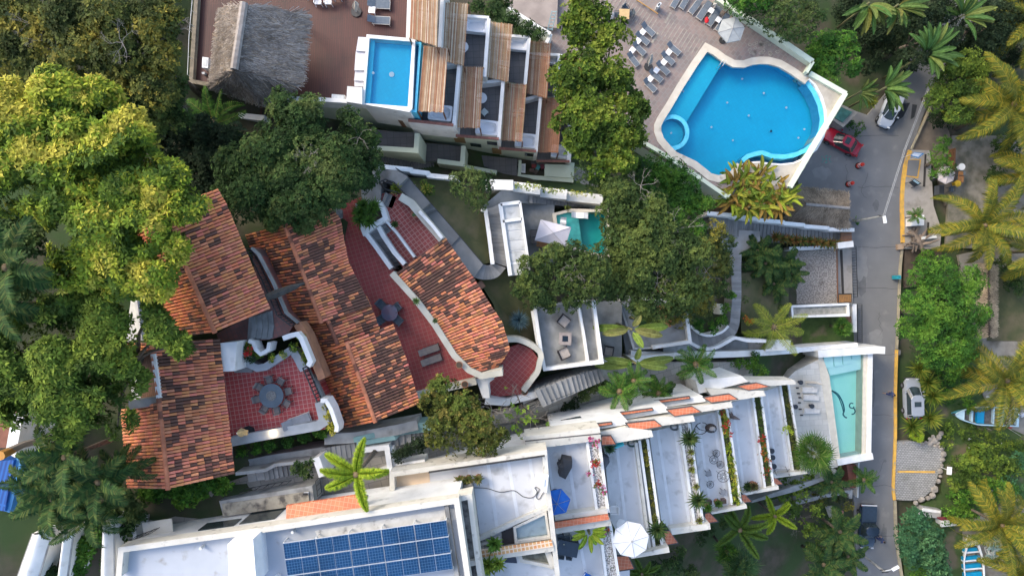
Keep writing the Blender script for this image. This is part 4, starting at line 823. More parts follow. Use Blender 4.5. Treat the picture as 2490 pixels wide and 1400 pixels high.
def pergola(q, z, par, n=52, reds=.25):
    A, B, C, D = PL(q, z); b = M()          # A,B top edge, C,D bottom: slats run A->D
    for i in range(n):
        u0, u1 = i/n, (i+random.uniform(.62,.86))/n; k = random.uniform(.7, 1.15)
        c = (.46*k,.22*k,.12*k) if random.random() < reds else ((.68*k,.58*k,.44*k) if random.random() < .38 else (.5*k,.33*k,.18*k))
        h = random.uniform(0, .03); e0, e1 = random.uniform(-.012, .012), random.uniform(-.012, .012)
        a, b_, c_, d = A.lerp(B, u0), A.lerp(B, u1), D.lerp(C, u1), D.lerp(C, u0)
        b.ext([a.lerp(d, e0)+Vector((0,0,h)), b_.lerp(c_, e0)+Vector((0,0,h)), b_.lerp(c_, 1+e1)+Vector((0,0,h)), a.lerp(d, 1+e1)+Vector((0,0,h))], A.z-.04, c)
    o = b.build('pergola_roof', PERG, par); b = M()
    for t in (.02, .26, .5, .74, .98): b.bar(A.lerp(D, t)-Vector((0,0,.09)), B.lerp(C, t)-Vector((0,0,.09)), .08, .1)
    for p in (A, B, C, D): b.bar(p-Vector((0,0,.1)), p-Vector((0,0,2.3)), .1)
    b.build('pergola_frame', WOOD, o)
CAPT = mat('clay_cap', (.3,.13,.1), .9, (.2,.09,.07), 4)
units = [ # floor z, body poly, pergola, right wall, reds
 ('U1', 24, [(100,-150),(335,-150),(318,340),(98,275)], [(120,-150),(312,-150),(298,330),(104,270)], [(342,-150),(318,335)], .35),
 ('L1', 22.5, [(185,330),(462,440),(415,892),(95,855),(100,790),(165,790)], [(205,325),(378,345),(345,800),(165,790)], [(458,440),(418,890)], .5),
 ('U2', 21, [(335,100),(668,125),(632,545),(330,430)], [(350,15),(522,30),(490,470),(328,430)], [(666,132),(636,545)], .25),
 ('L2', 19.5, [(440,470),(772,565),(738,990),(432,955)], [(460,470),(628,480),(605,910),(435,905)], [(768,568),(736,988)], .5),
 ('U3', 18, [(660,240),(957,265),(925,605),(650,545)], [(675,155),(835,175),(805,585),(648,545)], [(953,270),(924,600)], .2),
 ('L3', 16.5, [(745,590),(1038,670),(1003,1078),(740,1045)], [(770,590),(937,600),(905,1005),(745,995)], [(1034,675),(1002,1075)], .35),
 ('U4', 15, [(945,380),(1172,390),(1145,690),(930,660)], [(960,290),(1110,310),(1080,700),(938,662)], [(1168,392),(1142,690)], .7),
 ('L4', 13.5, [(1010,700),(1262,765),(1240,1150),(1005,1135)], [(1035,690),(1190,700),(1160,1085),(1010,1080)], [(1250,770),(1232,1140)], .95),
 ('U5', 12, [(1150,420),(1400,440),(1390,800),(1140,700)], [(1175,405),(1330,420),(1300,760),(1160,720)], [(1395,440),(1380,800)], .7)]
for nm, z, body, pg, rw, reds in units:
    F('c'); slab('wall', body, z-.1, 10, CREAM, ho); slab('terrace_floor', body, z, z-.08, TD, ho)
    w2(rw, z+1.3, .28, z-3, WHITE, ho, 'parapet')
    if nm[0] == 'L': 
        w2([body[-2] if nm != 'L1' else (95,858), body[-3] if nm != 'L1' else (415,892)], z+1.2, .22, z-3, WHITE, ho, 'parapet'); e = w2([(body[-1][0] if nm != 'L1' else 95, body[-1][1]+6 if nm != 'L1' else 852), ((body[2][0]), body[2][1]-6)], z+1.42, .2, z+1.2, CAPT, ho, 'clay_coping')
    else: w2([body[0], body[1]], z+1.2, .22, z-3, WHITE, ho, 'parapet')
    if nm in ('L1','L2','L3'): w2([(pg[1][0]-20, pg[1][1]+108), rw[0]], z+1.2, .25, z, WHITE, ho, 'parapet')
    pergola(pg, z+3, ho, reds=reds)
# entrance courts below
F('c')
def court(q, z, zb=10): slab('wall', q, z-.1, zb, CREAM, ho); slab('court_floor', q, z, z-.08, TD, ho)
court([(-300,900),(0,935),(145,940),(138,1060),(0,1058),(-300,1040)], 20); w2([(-300,1042),(0,1058),(150,1068),(158,945)], 21, .4, 14, CREAM, ho, 'parapet')
court([(175,1010),(490,1040),(470,1150),(300,1140),(190,1155),(165,1060)], 16, 12); w2([(302,1142),(478,1165),(487,1035)], 17.2, .4, 12, CREAM, ho, 'parapet')
court([(500,1090),(880,1130),(870,1250),(720,1225),(485,1170)], 13, 10); w2([(485,1178),(600,1200),(722,1222)], 14.2, .35, 10, CREAM, ho, 'parapet')
court([(885,1130),(1260,1150),(1255,1280),(878,1250)], 11.8, 9); w2([(885,1135),(880,1252),(1252,1278),(1260,1155)], 13, .4, 9, CREAM, ho, 'parapet'); slab('flat_roof', [(1065,1165),(1255,1170),(1248,1262),(1062,1250)], 13.2, 12, CREAM, ho)
def win(a, c, z, m=GLASS, h=1.1, nm='window'):
    A, B = P(*a, z), P(*c, z); b = M(); n = Vector((0,-.05,0)); b.add([A+n, B+n, B+n-Vector((0,0,h)), A+n-Vector((0,0,h)), A, B, B-Vector((0,0,h)), A-Vector((0,0,h))], [(0,1,2,3),(0,4,5,1),(3,2,6,7),(0,3,7,4),(1,5,6,2)]); b.build(nm, m, ho)
def onface(q, nm, m, out=.05):   # facade piece drawn on the unit wall nearest: q px of top edge, wall line A-B (px, z), z range
    (a, zt), (c, _), (A, B, zw) = q[0], q[1], q[2]
def facade(Aw, Bw, zw, x0, x1, zt, h, nm, m):      # wall line px at zw; piece between px x0..x1 measured along wall top
    A, B = P(*Aw, zw), P(*Bw, zw); t0 = (x0-Aw[0])/(Bw[0]-Aw[0]); t1 = (x1-Aw[0])/(Bw[0]-Aw[0]); a, c = A.lerp(B, t0), A.lerp(B, t1); d = (c-a).normalized(); n = Vector((d.y, -d.x, 0)); n = n if n.y < 0 else -n
    a.z = c.z = zt*ZS; b = M(); H = Vector((0,0,h)); n1 = n*.06
    b.add([a+n1, c+n1, c+n1-H, a+n1-H, a, c, c-H, a-H], [(3,2,1,0),(1,5,4,0),(7,6,2,3),(4,7,3,0),(2,6,5,1)]); b.build(nm, m, ho)
facade((95,855), (415,892), 22.5, 20, 110, 22.4, 2.1, 'door', WOOD); facade((95,855), (415,892), 22.5, 330, 410, 21, 1, 'window', GLASS); facade((95,855), (415,892), 22.5, 180, 265, 19.5, 1, 'window', GLASS); facade((95,855), (415,892), 22.5, 385, 470, 18.5, 2.1, 'door', mat('tan_wood', (.32,.2,.08), .7))
facade((432,955), (738,990), 19.5, 650, 730, 18.2, 1, 'window', GLASS); facade((432,955), (738,990), 19.5, 520, 600, 16.5, 1, 'window', GLASS); facade((432,955), (738,990), 19.5, 680, 750, 15.5, 2.1, 'door', mat('tan_wood')); facade((740,1045), (1003,1078), 16.5, 925, 1000, 15.4, 1, 'window', GLASS)
# thatched palapas
STRAW = mat('palm_thatch', rough=.95, attr=True, scale=3, c2=(.7,.68,.66))
def thatch(patches, parent, n, cols, ln=.9, wd=.034, seed=1):
    n = int(n*1.6)
    b = M(); base = M()
    for (r0, r1, e1, e0), share in patches:
        base.add([r0, r1, e1, e0], [(0,1,2,3)], (.08,.06,.045)); up = (r1-r0).cross(e0-r0).normalized() if (r1-r0).length > .1 else (e1-r1).cross(e0-r0).normalized(); up = up if up.z > 0 else -up
        for i in range(int(n*share)):
            u, v = random.random(), random.random()**.9; p = r0.lerp(r1, u).lerp(e0.lerp(e1, u), v); d = (e0.lerp(e1, u)-r0.lerp(r1, u)).normalized()
            a = random.gauss(0, .28)+noise.noise(p*.8)*.5; rt = d.cross(up).normalized(); d = (d*math.cos(a)+rt*math.sin(a)).normalized(); rt = d.cross(up).normalized()
            L = ln*random.uniform(.6, 1.3); h = random.uniform(.02, .16); k = (1+noise.noise(p*.7+Vector((seed,0,0)))*.5)*random.uniform(.55, 1.25); c = random.choice(cols)
            b.add([p+up*(h)-rt*wd/2, p+up*h+rt*wd/2, p+d*L+up*(h*.6+.03)+rt*wd/2-Vector((0,0,.03)), p+d*L+up*(h*.6+.03)-rt*wd/2-Vector((0,0,.03))], [(0,1,2,3)], tuple(x*k for x in c))
    base.build('roof_underlay', STRAW, parent); return b.build('thatch', STRAW, parent)
F('b'); pa = thing('thatched_palapa', 'large grey palm thatch palapa on the brown roof deck', 'thatched hut', P(500,350,25))
ra, rb_ = P(455,30,30.5), P(385,500,30.5); gcol = [(.36,.32,.29),(.3,.27,.25),(.42,.38,.34),(.24,.2,.17),(.34,.27,.2)]
Ea, Eb, Ec, Ed = P(850,105,28), P(800,600,28), P(225,605,28), P(290,60,28)
thatch([((ra, rb_, Eb, Ea), .5), ((rb_, ra, Ed, Ec), .3), ((rb_, rb_, Eb, P(560,705,27.8)), .12), ((rb_, rb_, P(560,705,27.8), Ec), .15)], pa, 9000, gcol, .8)
b = M(); b.tube([ra+Vector((0,0,.15)), rb_+Vector((0,0,.15))], .28, 8, (.4,.36,.33)); b.build('ridge_roll', STRAW, pa)
for q in ((800,120),(760,570),(300,560),(330,90)): b = M(); b.tube([P(*q, 25), P(*q, 28.3)], .12, 8); b.build('post', WOOD, pa)
F('j'); pg_ = thing('thatched_palapa', 'small tan and grey thatched guard hut beside the street', 'thatched hut', P(1030,300,0))
ra, rb_ = P(950,270,6), P(1248,297,6); tcol = [(.4,.31,.22),(.33,.26,.19),(.46,.37,.27)]
thatch([((ra, rb_, P(1245,205,4.2), P(862,165,4.2)), .5), ((rb_, ra, P(830,370,4.2), P(1235,422,4.2)), .5), ((ra, ra, P(862,165,4.2), P(830,370,4.2)), .25)], pg_, 3600, tcol, .6, seed=4)
b = M(); b.tube([ra, rb_], .16, 8, (.3,.28,.26)); b.build('ridge_roll', STRAW, pg_)
for q in ((880,190),(1225,225),(1215,400),(850,355)): b = M(); b.tube([P(*q, .1), P(*q, 4.4)], .1, 8); b.build('post', WOOD, pg_)
t = thing('thatched_palapa', 'brown thatch awning strip between the big pool wall and the lane', 'thatched hut', P(330,250,6)); thatch([((P(240,200,9), P(430,250,9), P(440,350,8), P(270,330,8)), 1)], t, 900, [(.25,.19,.15),(.2,.15,.12)], .5); b = M(); [b.tube([P(x,y,5), P(x,y,8.4)], .08, 6) for x, y in ((270,240),(420,330))]; b.build('posts', WOOD, t)
F('O'); t = thing('thatched_palapa', 'long straw sunshade strip beside the round beach tree', 'thatched hut', P(2400,720,-1)); thatch([((P(2402,640,2), P(2405,820,2), P(2385,822,1.6), P(2385,640,1.6)), .5), ((P(2405,820,2), P(2402,640,2), P(2420,650,1.6), P(2420,820,1.6)), .5)], t, 1800, [(.55,.42,.28),(.48,.38,.25)], .5); b = M(); [b.tube([P(x,y,-1), P(x,y,1.8)], .06, 6) for x, y in ((2402,650),(2404,810))]; b.build('posts', WOOD, t)
# ================================================================ VEGETATION
def leafmat(name, rough=.75, trans=.3):
    m = bpy.data.materials.new(name); m.use_nodes = True; N = m.node_tree; L = N.links.new; b = N.nodes['Principled BSDF']; b.inputs['Roughness'].default_value = rough; b.inputs['Specular IOR Level'].default_value = .18
    a = N.nodes.new('ShaderNodeAttribute'); a.attribute_name = 'Col'; g = N.nodes.new('ShaderNodeNewGeometry'); n = N.nodes.new('ShaderNodeTexNoise'); n.inputs['Scale'].default_value = 6; L(g.outputs['Position'], n.inputs[0])
    r = N.nodes.new('ShaderNodeMapRange'); r.inputs[1].default_value = .3; r.inputs[2].default_value = .7; r.inputs[3].default_value = .75; r.inputs[4].default_value = 1.15; L(n.outputs[0], r.inputs[0])
    x = N.nodes.new('ShaderNodeVectorMath'); x.operation = 'SCALE'; L(a.outputs['Color'], x.inputs[0]); L(r.outputs[0], x.inputs['Scale']); L(x.outputs[0], b.inputs['Base Color'])
    t = N.nodes.new('ShaderNodeBsdfTranslucent'); L(x.outputs[0], t.inputs[0]); mx = N.nodes.new('ShaderNodeMixShader'); mx.inputs[0].default_value = trans
    L(b.outputs[0], mx.inputs[1]); L(t.outputs[0], mx.inputs[2]); L(mx.outputs[0], N.nodes['Material Output'].inputs[0]); return m
LEAF = leafmat('leaf')
def npmesh(name, V, Q, C, m, parent=None, off=(0,0,0)):       # V (n,3), Q (f,4), C (f,3)
    V = np.asarray(V, np.float32)-np.array(off, np.float32); Q = np.asarray(Q, np.int32); nf = len(Q); me = bpy.data.meshes.new(name)
    me.vertices.add(len(V)); me.vertices.foreach_set('co', V.ravel()); me.loops.add(nf*4); me.loops.foreach_set('vertex_index', Q.ravel())
    me.polygons.add(nf); me.polygons.foreach_set('loop_start', np.arange(nf, dtype=np.int32)*4); me.polygons.foreach_set('loop_total', np.full(nf, 4, np.int32)); me.update(calc_edges=True)
    ca = me.color_attributes.new('Col', 'FLOAT_COLOR', 'CORNER'); ca.data.foreach_set('color', np.repeat(np.c_[np.asarray(C, np.float32), np.ones(nf, np.float32)], 4, 0).ravel())
    me.materials.append(m); o = bpy.data.objects.new(name, me); S.collection.objects.link(o)
    if parent: o.parent = parent
    return o
def nrmz(a): return a/np.maximum(np.linalg.norm(a, axis=-1, keepdims=True), 1e-9)
def rosettes(c, n, s, k, w, col, tilt=(.15,.7), cv=.22):
    N_ = len(c); n = nrmz(n); ref = np.where(np.abs(n[:,2:3]) < .9, np.array([[0,0,1.]]), np.array([[1.,0,0]])); t1 = nrmz(np.cross(n, ref)); t2 = np.cross(n, t1)
    a = (rng.random((N_,1))*6.28+np.arange(k)[None]*6.283/k+rng.normal(0,.25,(N_,k))); ti = rng.uniform(tilt[0], tilt[1], (N_,k)); L = s[:,None]*rng.uniform(.7,1.25,(N_,k))
    d = (np.cos(a)[...,None]*t1[:,None]+np.sin(a)[...,None]*t2[:,None])*np.cos(ti)[...,None]+n[:,None]*np.sin(ti)[...,None]
    sd = nrmz(np.cross(d, n[:,None]+rng.normal(0,.25,(N_,k,3)))); cc = c[:,None]
    p0 = cc+d*.08*L[...,None]; p1 = cc+d*(.5*L)[...,None]+sd*(w*L)[...,None]; p2 = cc+d*L[...,None]-n[:,None]*(.15*L)[...,None]; p3 = cc+d*(.5*L)[...,None]-sd*(w*L)[...,None]
    V = np.stack([p0,p1,p2,p3], 2).reshape(-1,3); C = (col[:,None]*rng.uniform(1-cv,1+cv,(N_,k,1))).reshape(-1,3); return V, np.arange(len(V)).reshape(-1,4), np.clip(C,0,1)
PAL = dict(
 yellow=[(.07,.125,.02),(.12,.19,.022),(.2,.29,.028),(.33,.37,.035),(.5,.46,.07)], mid=[(.055,.1,.018),(.08,.14,.02),(.12,.19,.026),(.19,.26,.035)],  # yellow: big left tree's sunlight put into its leaf colours, hedges share it
 olive=[(.045,.065,.018),(.07,.09,.022),(.1,.125,.028),(.15,.16,.035),(.26,.23,.04)], dark=[(.025,.055,.016),(.035,.075,.02),(.05,.095,.025),(.065,.115,.03),(.1,.14,.04)],
 clump=[(.05,.09,.015),(.08,.14,.018),(.13,.2,.022),(.2,.25,.035)], bright=[(.035,.1,.016),(.05,.14,.02),(.075,.19,.022),(.12,.24,.03)], blueg=[(.05,.14,.06),(.04,.11,.045),(.08,.18,.07)],
 darkolive=[(.035,.065,.018),(.05,.085,.022),(.07,.11,.028),(.11,.15,.035)], brown=[(.06,.08,.018),(.09,.11,.022),(.13,.15,.028),(.17,.15,.035),(.1,.14,.025)], vdark=[(.018,.035,.015),(.025,.045,.02),(.03,.05,.02)], lime=[(.22,.34,.04),(.16,.28,.03)])
def lobes_pts(lobes, dens, sub=12, thr=-.35, inner=.2):
    out = []; nn = []; cid = []
    for (cx, cy, r, z) in lobes:
        c0 = np.array(P(cx, cy, z)); rw = r*ZS*(HC-z)/FPX
        th = rng.random(sub)*6.283; u = rng.uniform(-.05, 1, sub); q = np.sqrt(1-u*u); dirs = np.c_[q*np.cos(th), q*np.sin(th), u*.8]
        for d in dirs:
            rr = rw*rng.uniform(.3,.46); cc = c0+d*rw*.68; n = int(dens*(r*.4)**2*.045); 
            v = nrmz(rng.normal(size=(n,3))); v[:,2] = np.abs(v[:,2])*np.where(rng.random(n) < .85, 1, -.6); p = cc+v*rr*rng.uniform(.75,1.12,(n,1))*np.array([1,1,.8])
            out.append(p); nn.append(v*.8+np.array([0,0,.5])+d*.3); cid.append(np.full(n, rng.random()))
        n = int(dens*r*r*.045*inner*2); v = nrmz(rng.normal(size=(n,3))); out.append(c0+v*rw*rng.uniform(.3,.8,(n,1))); nn.append(v+np.array([0,0,1.])); cid.append(np.full(n,.2))
    return np.concatenate(out), np.concatenate(nn), np.concatenate(cid)
def crown(lobes, pal, dens, size, k, w, parent, name='crown', hl=None, tilt=(.1,.7), inner=.2, gap=-1.):
    p, n, cid = lobes_pts(lobes, dens, inner=inner); pal = np.array(PAL[pal])
    nz = np.array([noise.noise(Vector(q)*.55) for q in p]); keep = nz > gap; p, n, cid, nz = p[keep], n[keep], cid[keep], nz[keep]
    t = np.clip(cid*.6+nz*.9+rng.normal(0,.18,len(p))+.25, 0, .999); idx = (t*len(pal)).astype(int); col = pal[idx]*rng.uniform(.7,1.25,(len(p),1))
    V, Q, C = rosettes(p, n, size*rng.uniform(.5,1.35,len(p)), k, w, col, tilt); return npmesh(name, V, Q, C, LEAF, parent, parent.location if parent else (0,0,0)), p
def trunk(parent, base, lobes, r, m=None, lean=None, name='trunk'):
    b = M(); base = Vector(base); cs = [P(x, y, z-.5) for x, y, rr, z in lobes]; mid = sum(cs, Vector())/len(cs); fork = base.lerp(mid, .5); 
    b.tube([base-Vector((0,0,.3)), base.lerp(fork, .5)+Vector((random.uniform(-.2,.2),random.uniform(-.2,.2),0)), fork], [r*1.25, r, r*.8], 8)
    for c in cs[:14]: b.tube([fork, fork.lerp(c, .5)+Vector((random.uniform(-.3,.3),random.uniform(-.3,.3),.3)), c+Vector((0,0,.5))], [r*.5, r*.3, r*.08], 5)
    return b.build(name, m or TREEBARK, parent, True)
TW = mat('pale_twig', (.24,.22,.19), .9, (.17,.15,.13), 5)
def twigs(parent, x, y, z, rpx, n=5, name='bare_twigs', seed=0):
    b = M(); c = P(x, y, z-.9); R0 = rpx*1.15*ZS*(HC-z)/FPX
    def grow(p, d, L, r, dep):
        q = p+d*L; m = p.lerp(q, .5)+Vector((random.uniform(-1,1),random.uniform(-1,1),random.uniform(-.5,.5)))*L*.15; b.tube([p, m, q], [r, r*.8, r*.5], 4, cap=False)
        if dep: 
            for _ in range(random.choice((2,3))): grow(q, (d+Vector((random.uniform(-.9,.9),random.uniform(-.9,.9),random.uniform(-.3,.4)))).normalized(), L*.68, r*.62, dep-1)
    for i in range(n): a = 6.28*i/n+random.random(); grow(c-Vector((0,0,.3)), Vector((math.cos(a),math.sin(a),.25)).normalized(), R0*.42, .028, 3)
    return b.build(name, TW, parent)
def tree(label, lobes, pal, z, dens=1., size=.3, k=5, w=.2, cat='tree', name='broadleaf_tree', tr=.22, tw=(), group=None, hl=None, gap=-1., tilt=(.1,.7), inner=.2, base=None):
    F('O'); L = [(l[0], l[1], l[2], l[3] if len(l) > 3 else z) for l in lobes]; cx = sum(l[0] for l in L)/len(L); cy = sum(l[1] for l in L)/len(L); mid = P(cx, cy, z)
    s = (HC-z)/(HC-GZ(cx, cy)); bx, by = 1245+(cx-1245)*s, 700+(cy-700)*s     # stand it straight below its crown
    bs = P(*base, GZ(*base)-.2) if base else P(bx, by, GZ(bx, by)-.2)
    t = thing(name, label, cat, bs, group); crown(L, pal, dens, size, k, w, t, gap=gap, tilt=tilt, inner=inner); trunk(t, bs, L, tr)
    for q in tw: twigs(t, *q)
    return t
def bush(label, lobes, pal, dz=1.2, dens=1., size=.25, k=5, w=.22, name='shrub', cat='shrub', group=None, z=None, tilt=(.1,.7), leafname='foliage', inner=.3):
    F('O'); L = []
    for l in lobes: zz = z if z is not None else GZ(l[0], l[1])+dz; L.append((l[0], l[1], l[2], zz))
    c = P(L[0][0], L[0][1], L[0][3]-dz); t = thing(name, label, cat, c, group); crown(L, pal, dens, size, k, w, t, name=leafname, tilt=tilt, inner=inner)
    b = M(); [b.tube([P(x, y, zz-dz-.3), P(x, y, zz)], [.06, .03], 5) for x, y, r, zz in L[:1]]; b.build('stem', TREEBARK, t); return t
# ---- broad trees
tree('big yellow green tree, sunlight painted into its leaves, covering the far left of the hillside', [(40,290,90),(165,245,85),(250,240,55),(110,350,100),(225,350,90),(325,330,65),(45,430,95),(170,460,105),(290,430,105),(395,455,70),(455,500,50),(250,560,90),(350,560,80),(430,600,40),(300,650,80),(380,680,55),(190,640,80)], 'yellow', 43, 2.2, .3, 6, .17, tr=.4, gap=-.33)
tree('lush green tree below the yellow green one, its edge over the tiled villa', [(160,750,65),(250,770,75),(370,770,40),(400,810,45),(440,840,30),(60,850,85),(160,880,95),(265,880,85),(320,920,45),(60,960,80),(160,980,85),(250,970,60),(300,1030,35),(140,1060,45)], 'mid', 42, 2.2, .3, 6, .17, tr=.35, gap=-.33)
tree('dark olive tree in the top left corner with grey bare branches', [(40,50,85),(120,90,80),(40,150,80),(120,200,60)], 'olive', 36, 1.3, .24, 5, .24, tw=((105,50,38.5,70),(120,85,38,55)))
tree('olive brown tree beside the deck of the palapa, orange leaves in its top', [(200,50,80),(290,50,80),(380,60,70),(420,40,40),(200,150,80),(300,150,80),(400,150,55),(270,220,50),(380,230,55)], 'olive', 37, 1.7, .22, 5, .24, tw=((290,100,40,50),(420,60,38.5,45)))
tree('smaller grey green tree with pale twigs right of the yellow green tree', [(350,250,50),(400,270,45),(420,220,40),(370,310,45),(440,290,30)], 'darkolive', 35, 1.6, .22, 5, .24, tw=((375,225,36.5,40),(420,250,36,35)))
tree('nearly black green tree between the palapa and the upper tiled villa', [(430,340,55),(490,330,50),(450,400,50),(520,400,55),(560,350,50),(500,450,40),(560,420,45)], 'vdark', 30.5, 1.4, .3, 5, .22)
tree('large dark green tree between the hotel facade and the tiled villas', [(700,260,50),(745,300,70),(680,335,60),(640,400,75),(720,400,90),(810,400,75),(580,410,60),(620,480,75),(720,480,85),(800,460,65),(860,430,50),(680,530,40),(770,520,35),(560,470,40),(740,545,25)], 'dark', 33.5, 2.8, .18, 5, .26, tr=.4, tw=((745,385,36,35),(620,385,35.5,30),(710,500,35.5,30)))
tree('dark tree leaning on the hotel wall right of the large dark tree', [(850,290,30),(865,320,42),(900,330,28),(850,370,50),(900,390,35),(880,430,40)], 'dark', 31.5, 2., .2, 5, .26, tw=((870,330,33.5,38),(880,400,32,35)))
tree('tall clumpy light green tree along the left edge of the sun deck', [(1400,30,45),(1440,50,50),(1490,90,45),(1395,80,36),(1455,118,30),(1420,175,60),(1490,190,50),(1375,205,50),(1540,270,38),(1375,305,40),(1548,330,28),(1450,240,70),(1520,240,40),(1420,300,65),(1480,310,60),(1530,330,35),(1400,350,45),(1460,370,60),(1510,390,45)], 'clump', 24, 2.0, .26, 6, .3, tr=.35, tilt=(.3,.9), gap=-.55)
tree('dark tree under the clumpy light green tree beside the concrete court', [(1430,420,50),(1490,440,50),(1540,420,40),(1470,470,40)], 'dark', 18, 1.8, .2)
tree('bright leafed tree right below the white wall of the big pool', [(1570,410,45),(1620,420,45),(1590,460,55),(1660,450,45),(1650,510,55),(1600,520,50),(1700,500,35),(1690,550,35)], 'bright', 17, 1.8, .28, 5, .2, tw=())
tree('large olive green tree with pale twigs over the garden of the teal pool', [(1510,470,50),(1500,530,50),(1560,520,65),(1560,590,75),(1630,570,60),(1510,610,60),(1610,640,75),(1540,670,65),(1680,620,55),(1490,690,45),(1570,720,55),(1640,710,60),(1690,690,45),(1530,480,40),(1600,770,30)], 'darkolive', 24, 2.8, .19, 5, .28, tr=.4, tw=((1650,560,26,55),(1700,640,25,40),(1560,450,26,40),(1600,690,26,30)))
tree('grey green tree on the slope left of the curved garden stairs', [(1730,590,40),(1740,640,40),(1720,690,40),(1700,740,45),(1660,760,40),(1740,560,30)], 'olive', 17, 1.8, .2, 5, .28, tw=((1720,660,19,35),(1710,730,18.5,30)))
tree('dark tree with pale bare twigs over the upper edge of the grey roof terrace', [(1290,655,42),(1345,630,42),(1400,630,52),(1450,660,35),(1310,710,45),(1265,700,25),(1375,690,42),(1440,715,35),(1390,735,25),(1340,745,20)], 'darkolive', 26.5, 2., .2, 5, .28, tw=((1400,650,28.5,35),(1440,700,28,30)))
tree('small dark tree on the lawn beside the curved garden path', [(1145,455,50),(1110,440,25),(1180,440,28),(1160,490,30)], 'dark', 27, 2., .16)
tree('brownish green tree between the loungers patio and the white apartments', [(1085,950,45),(1050,980,35),(1120,985,50),(1080,1030,50),(1160,1030,55),(1125,1080,45),(1205,1050,35),(1180,1085,30),(1060,1060,30)], 'brown', 33.5, 1.7, .2, 5, .26, tw=((1195,1000,34,45),(1130,1010,35,40)), gap=-.4)
tree('sparse twiggy tree with lime leaves above the sloping stone ramp', [(1240,1000,28),(1290,1010,26),(1320,1030,22),(1260,1040,26),(1230,950,20)], 'lime', 30, .28, .22, 5, .3, tw=((1240,1000,29.5,60),(1290,1020,29.5,50)), inner=.1, tr=.12)
tree('round bright green tree on the kerb beside the street', [(2240,670,40),(2290,680,55),(2350,690,45),(2215,730,35),(2260,750,65),(2330,760,65),(2380,760,28),(2210,800,35),(2260,830,60),(2330,830,55),(2300,880,40)], 'bright', 7, 2.1, .3, 5, .17, tr=.3)
tree('bluish green tree at the kerb in the lower right', [(2225,1265,38),(2200,1305,32),(2250,1310,42),(2215,1345,32),(2265,1350,35),(2285,1385,30)], 'blueg', 4.5, 2., .3, 5, .26)
tree('round glossy green tree beside the top corner of the pool terrace', [(2000,110,42),(2045,120,42),(2020,165,45),(1985,150,35),(2065,160,30)], 'bright', 11, 2., .26, 5, .26)
tree('feathery grey green tree along the white deck wall at the top', [(1830,15,50),(1880,40,50),(1930,20,55),(1920,75,40),(1975,40,35),(1960,85,30)], 'dark', 15, 2., .16, 5, .3)
tree('fresh green shrubby tree at the top beside the white deck wall corner', [(1790,5,35),(1840,-10,40),(1760,-20,30)], 'bright', 16, 2., .2, 5, .3)
tree('dark tree beyond the road in the upper right', [(2230,60,50),(2280,30,50),(2300,90,40),(2230,130,40)], 'vdark', 8, 1.6, .3)
tree('leafy green tree between the road and the coconut palms', [(2290,160,40),(2340,150,40),(2300,215,45),(2350,220,40),(2270,250,30),(2330,275,40),(2380,160,35)], 'mid', 6, 1.5, .3, 5, .22)
tree('narrow dark tree in the top right corner behind the palms', [(2380,40,55),(2430,70,50),(2470,20,50),(2400,110,45)], 'vdark', 6, 1.5, .3)
tree('small green tree by the beach umbrella table', [(2280,380,28),(2300,410,22),(2290,350,22),(2270,420,14)], 'bright', 3, 1.9, .24)
tree('twiggy light green tree on the bare slope below the terraces', [(1940,1190,30),(1970,1165,25),(1900,1200,25),(1930,1240,30),(1960,1280,25),(1985,1240,22),(1900,1160,22)], 'mid', 7, 1.1, .24, 5, .3, tw=((1935,1250,7.5,50),), inner=.2)
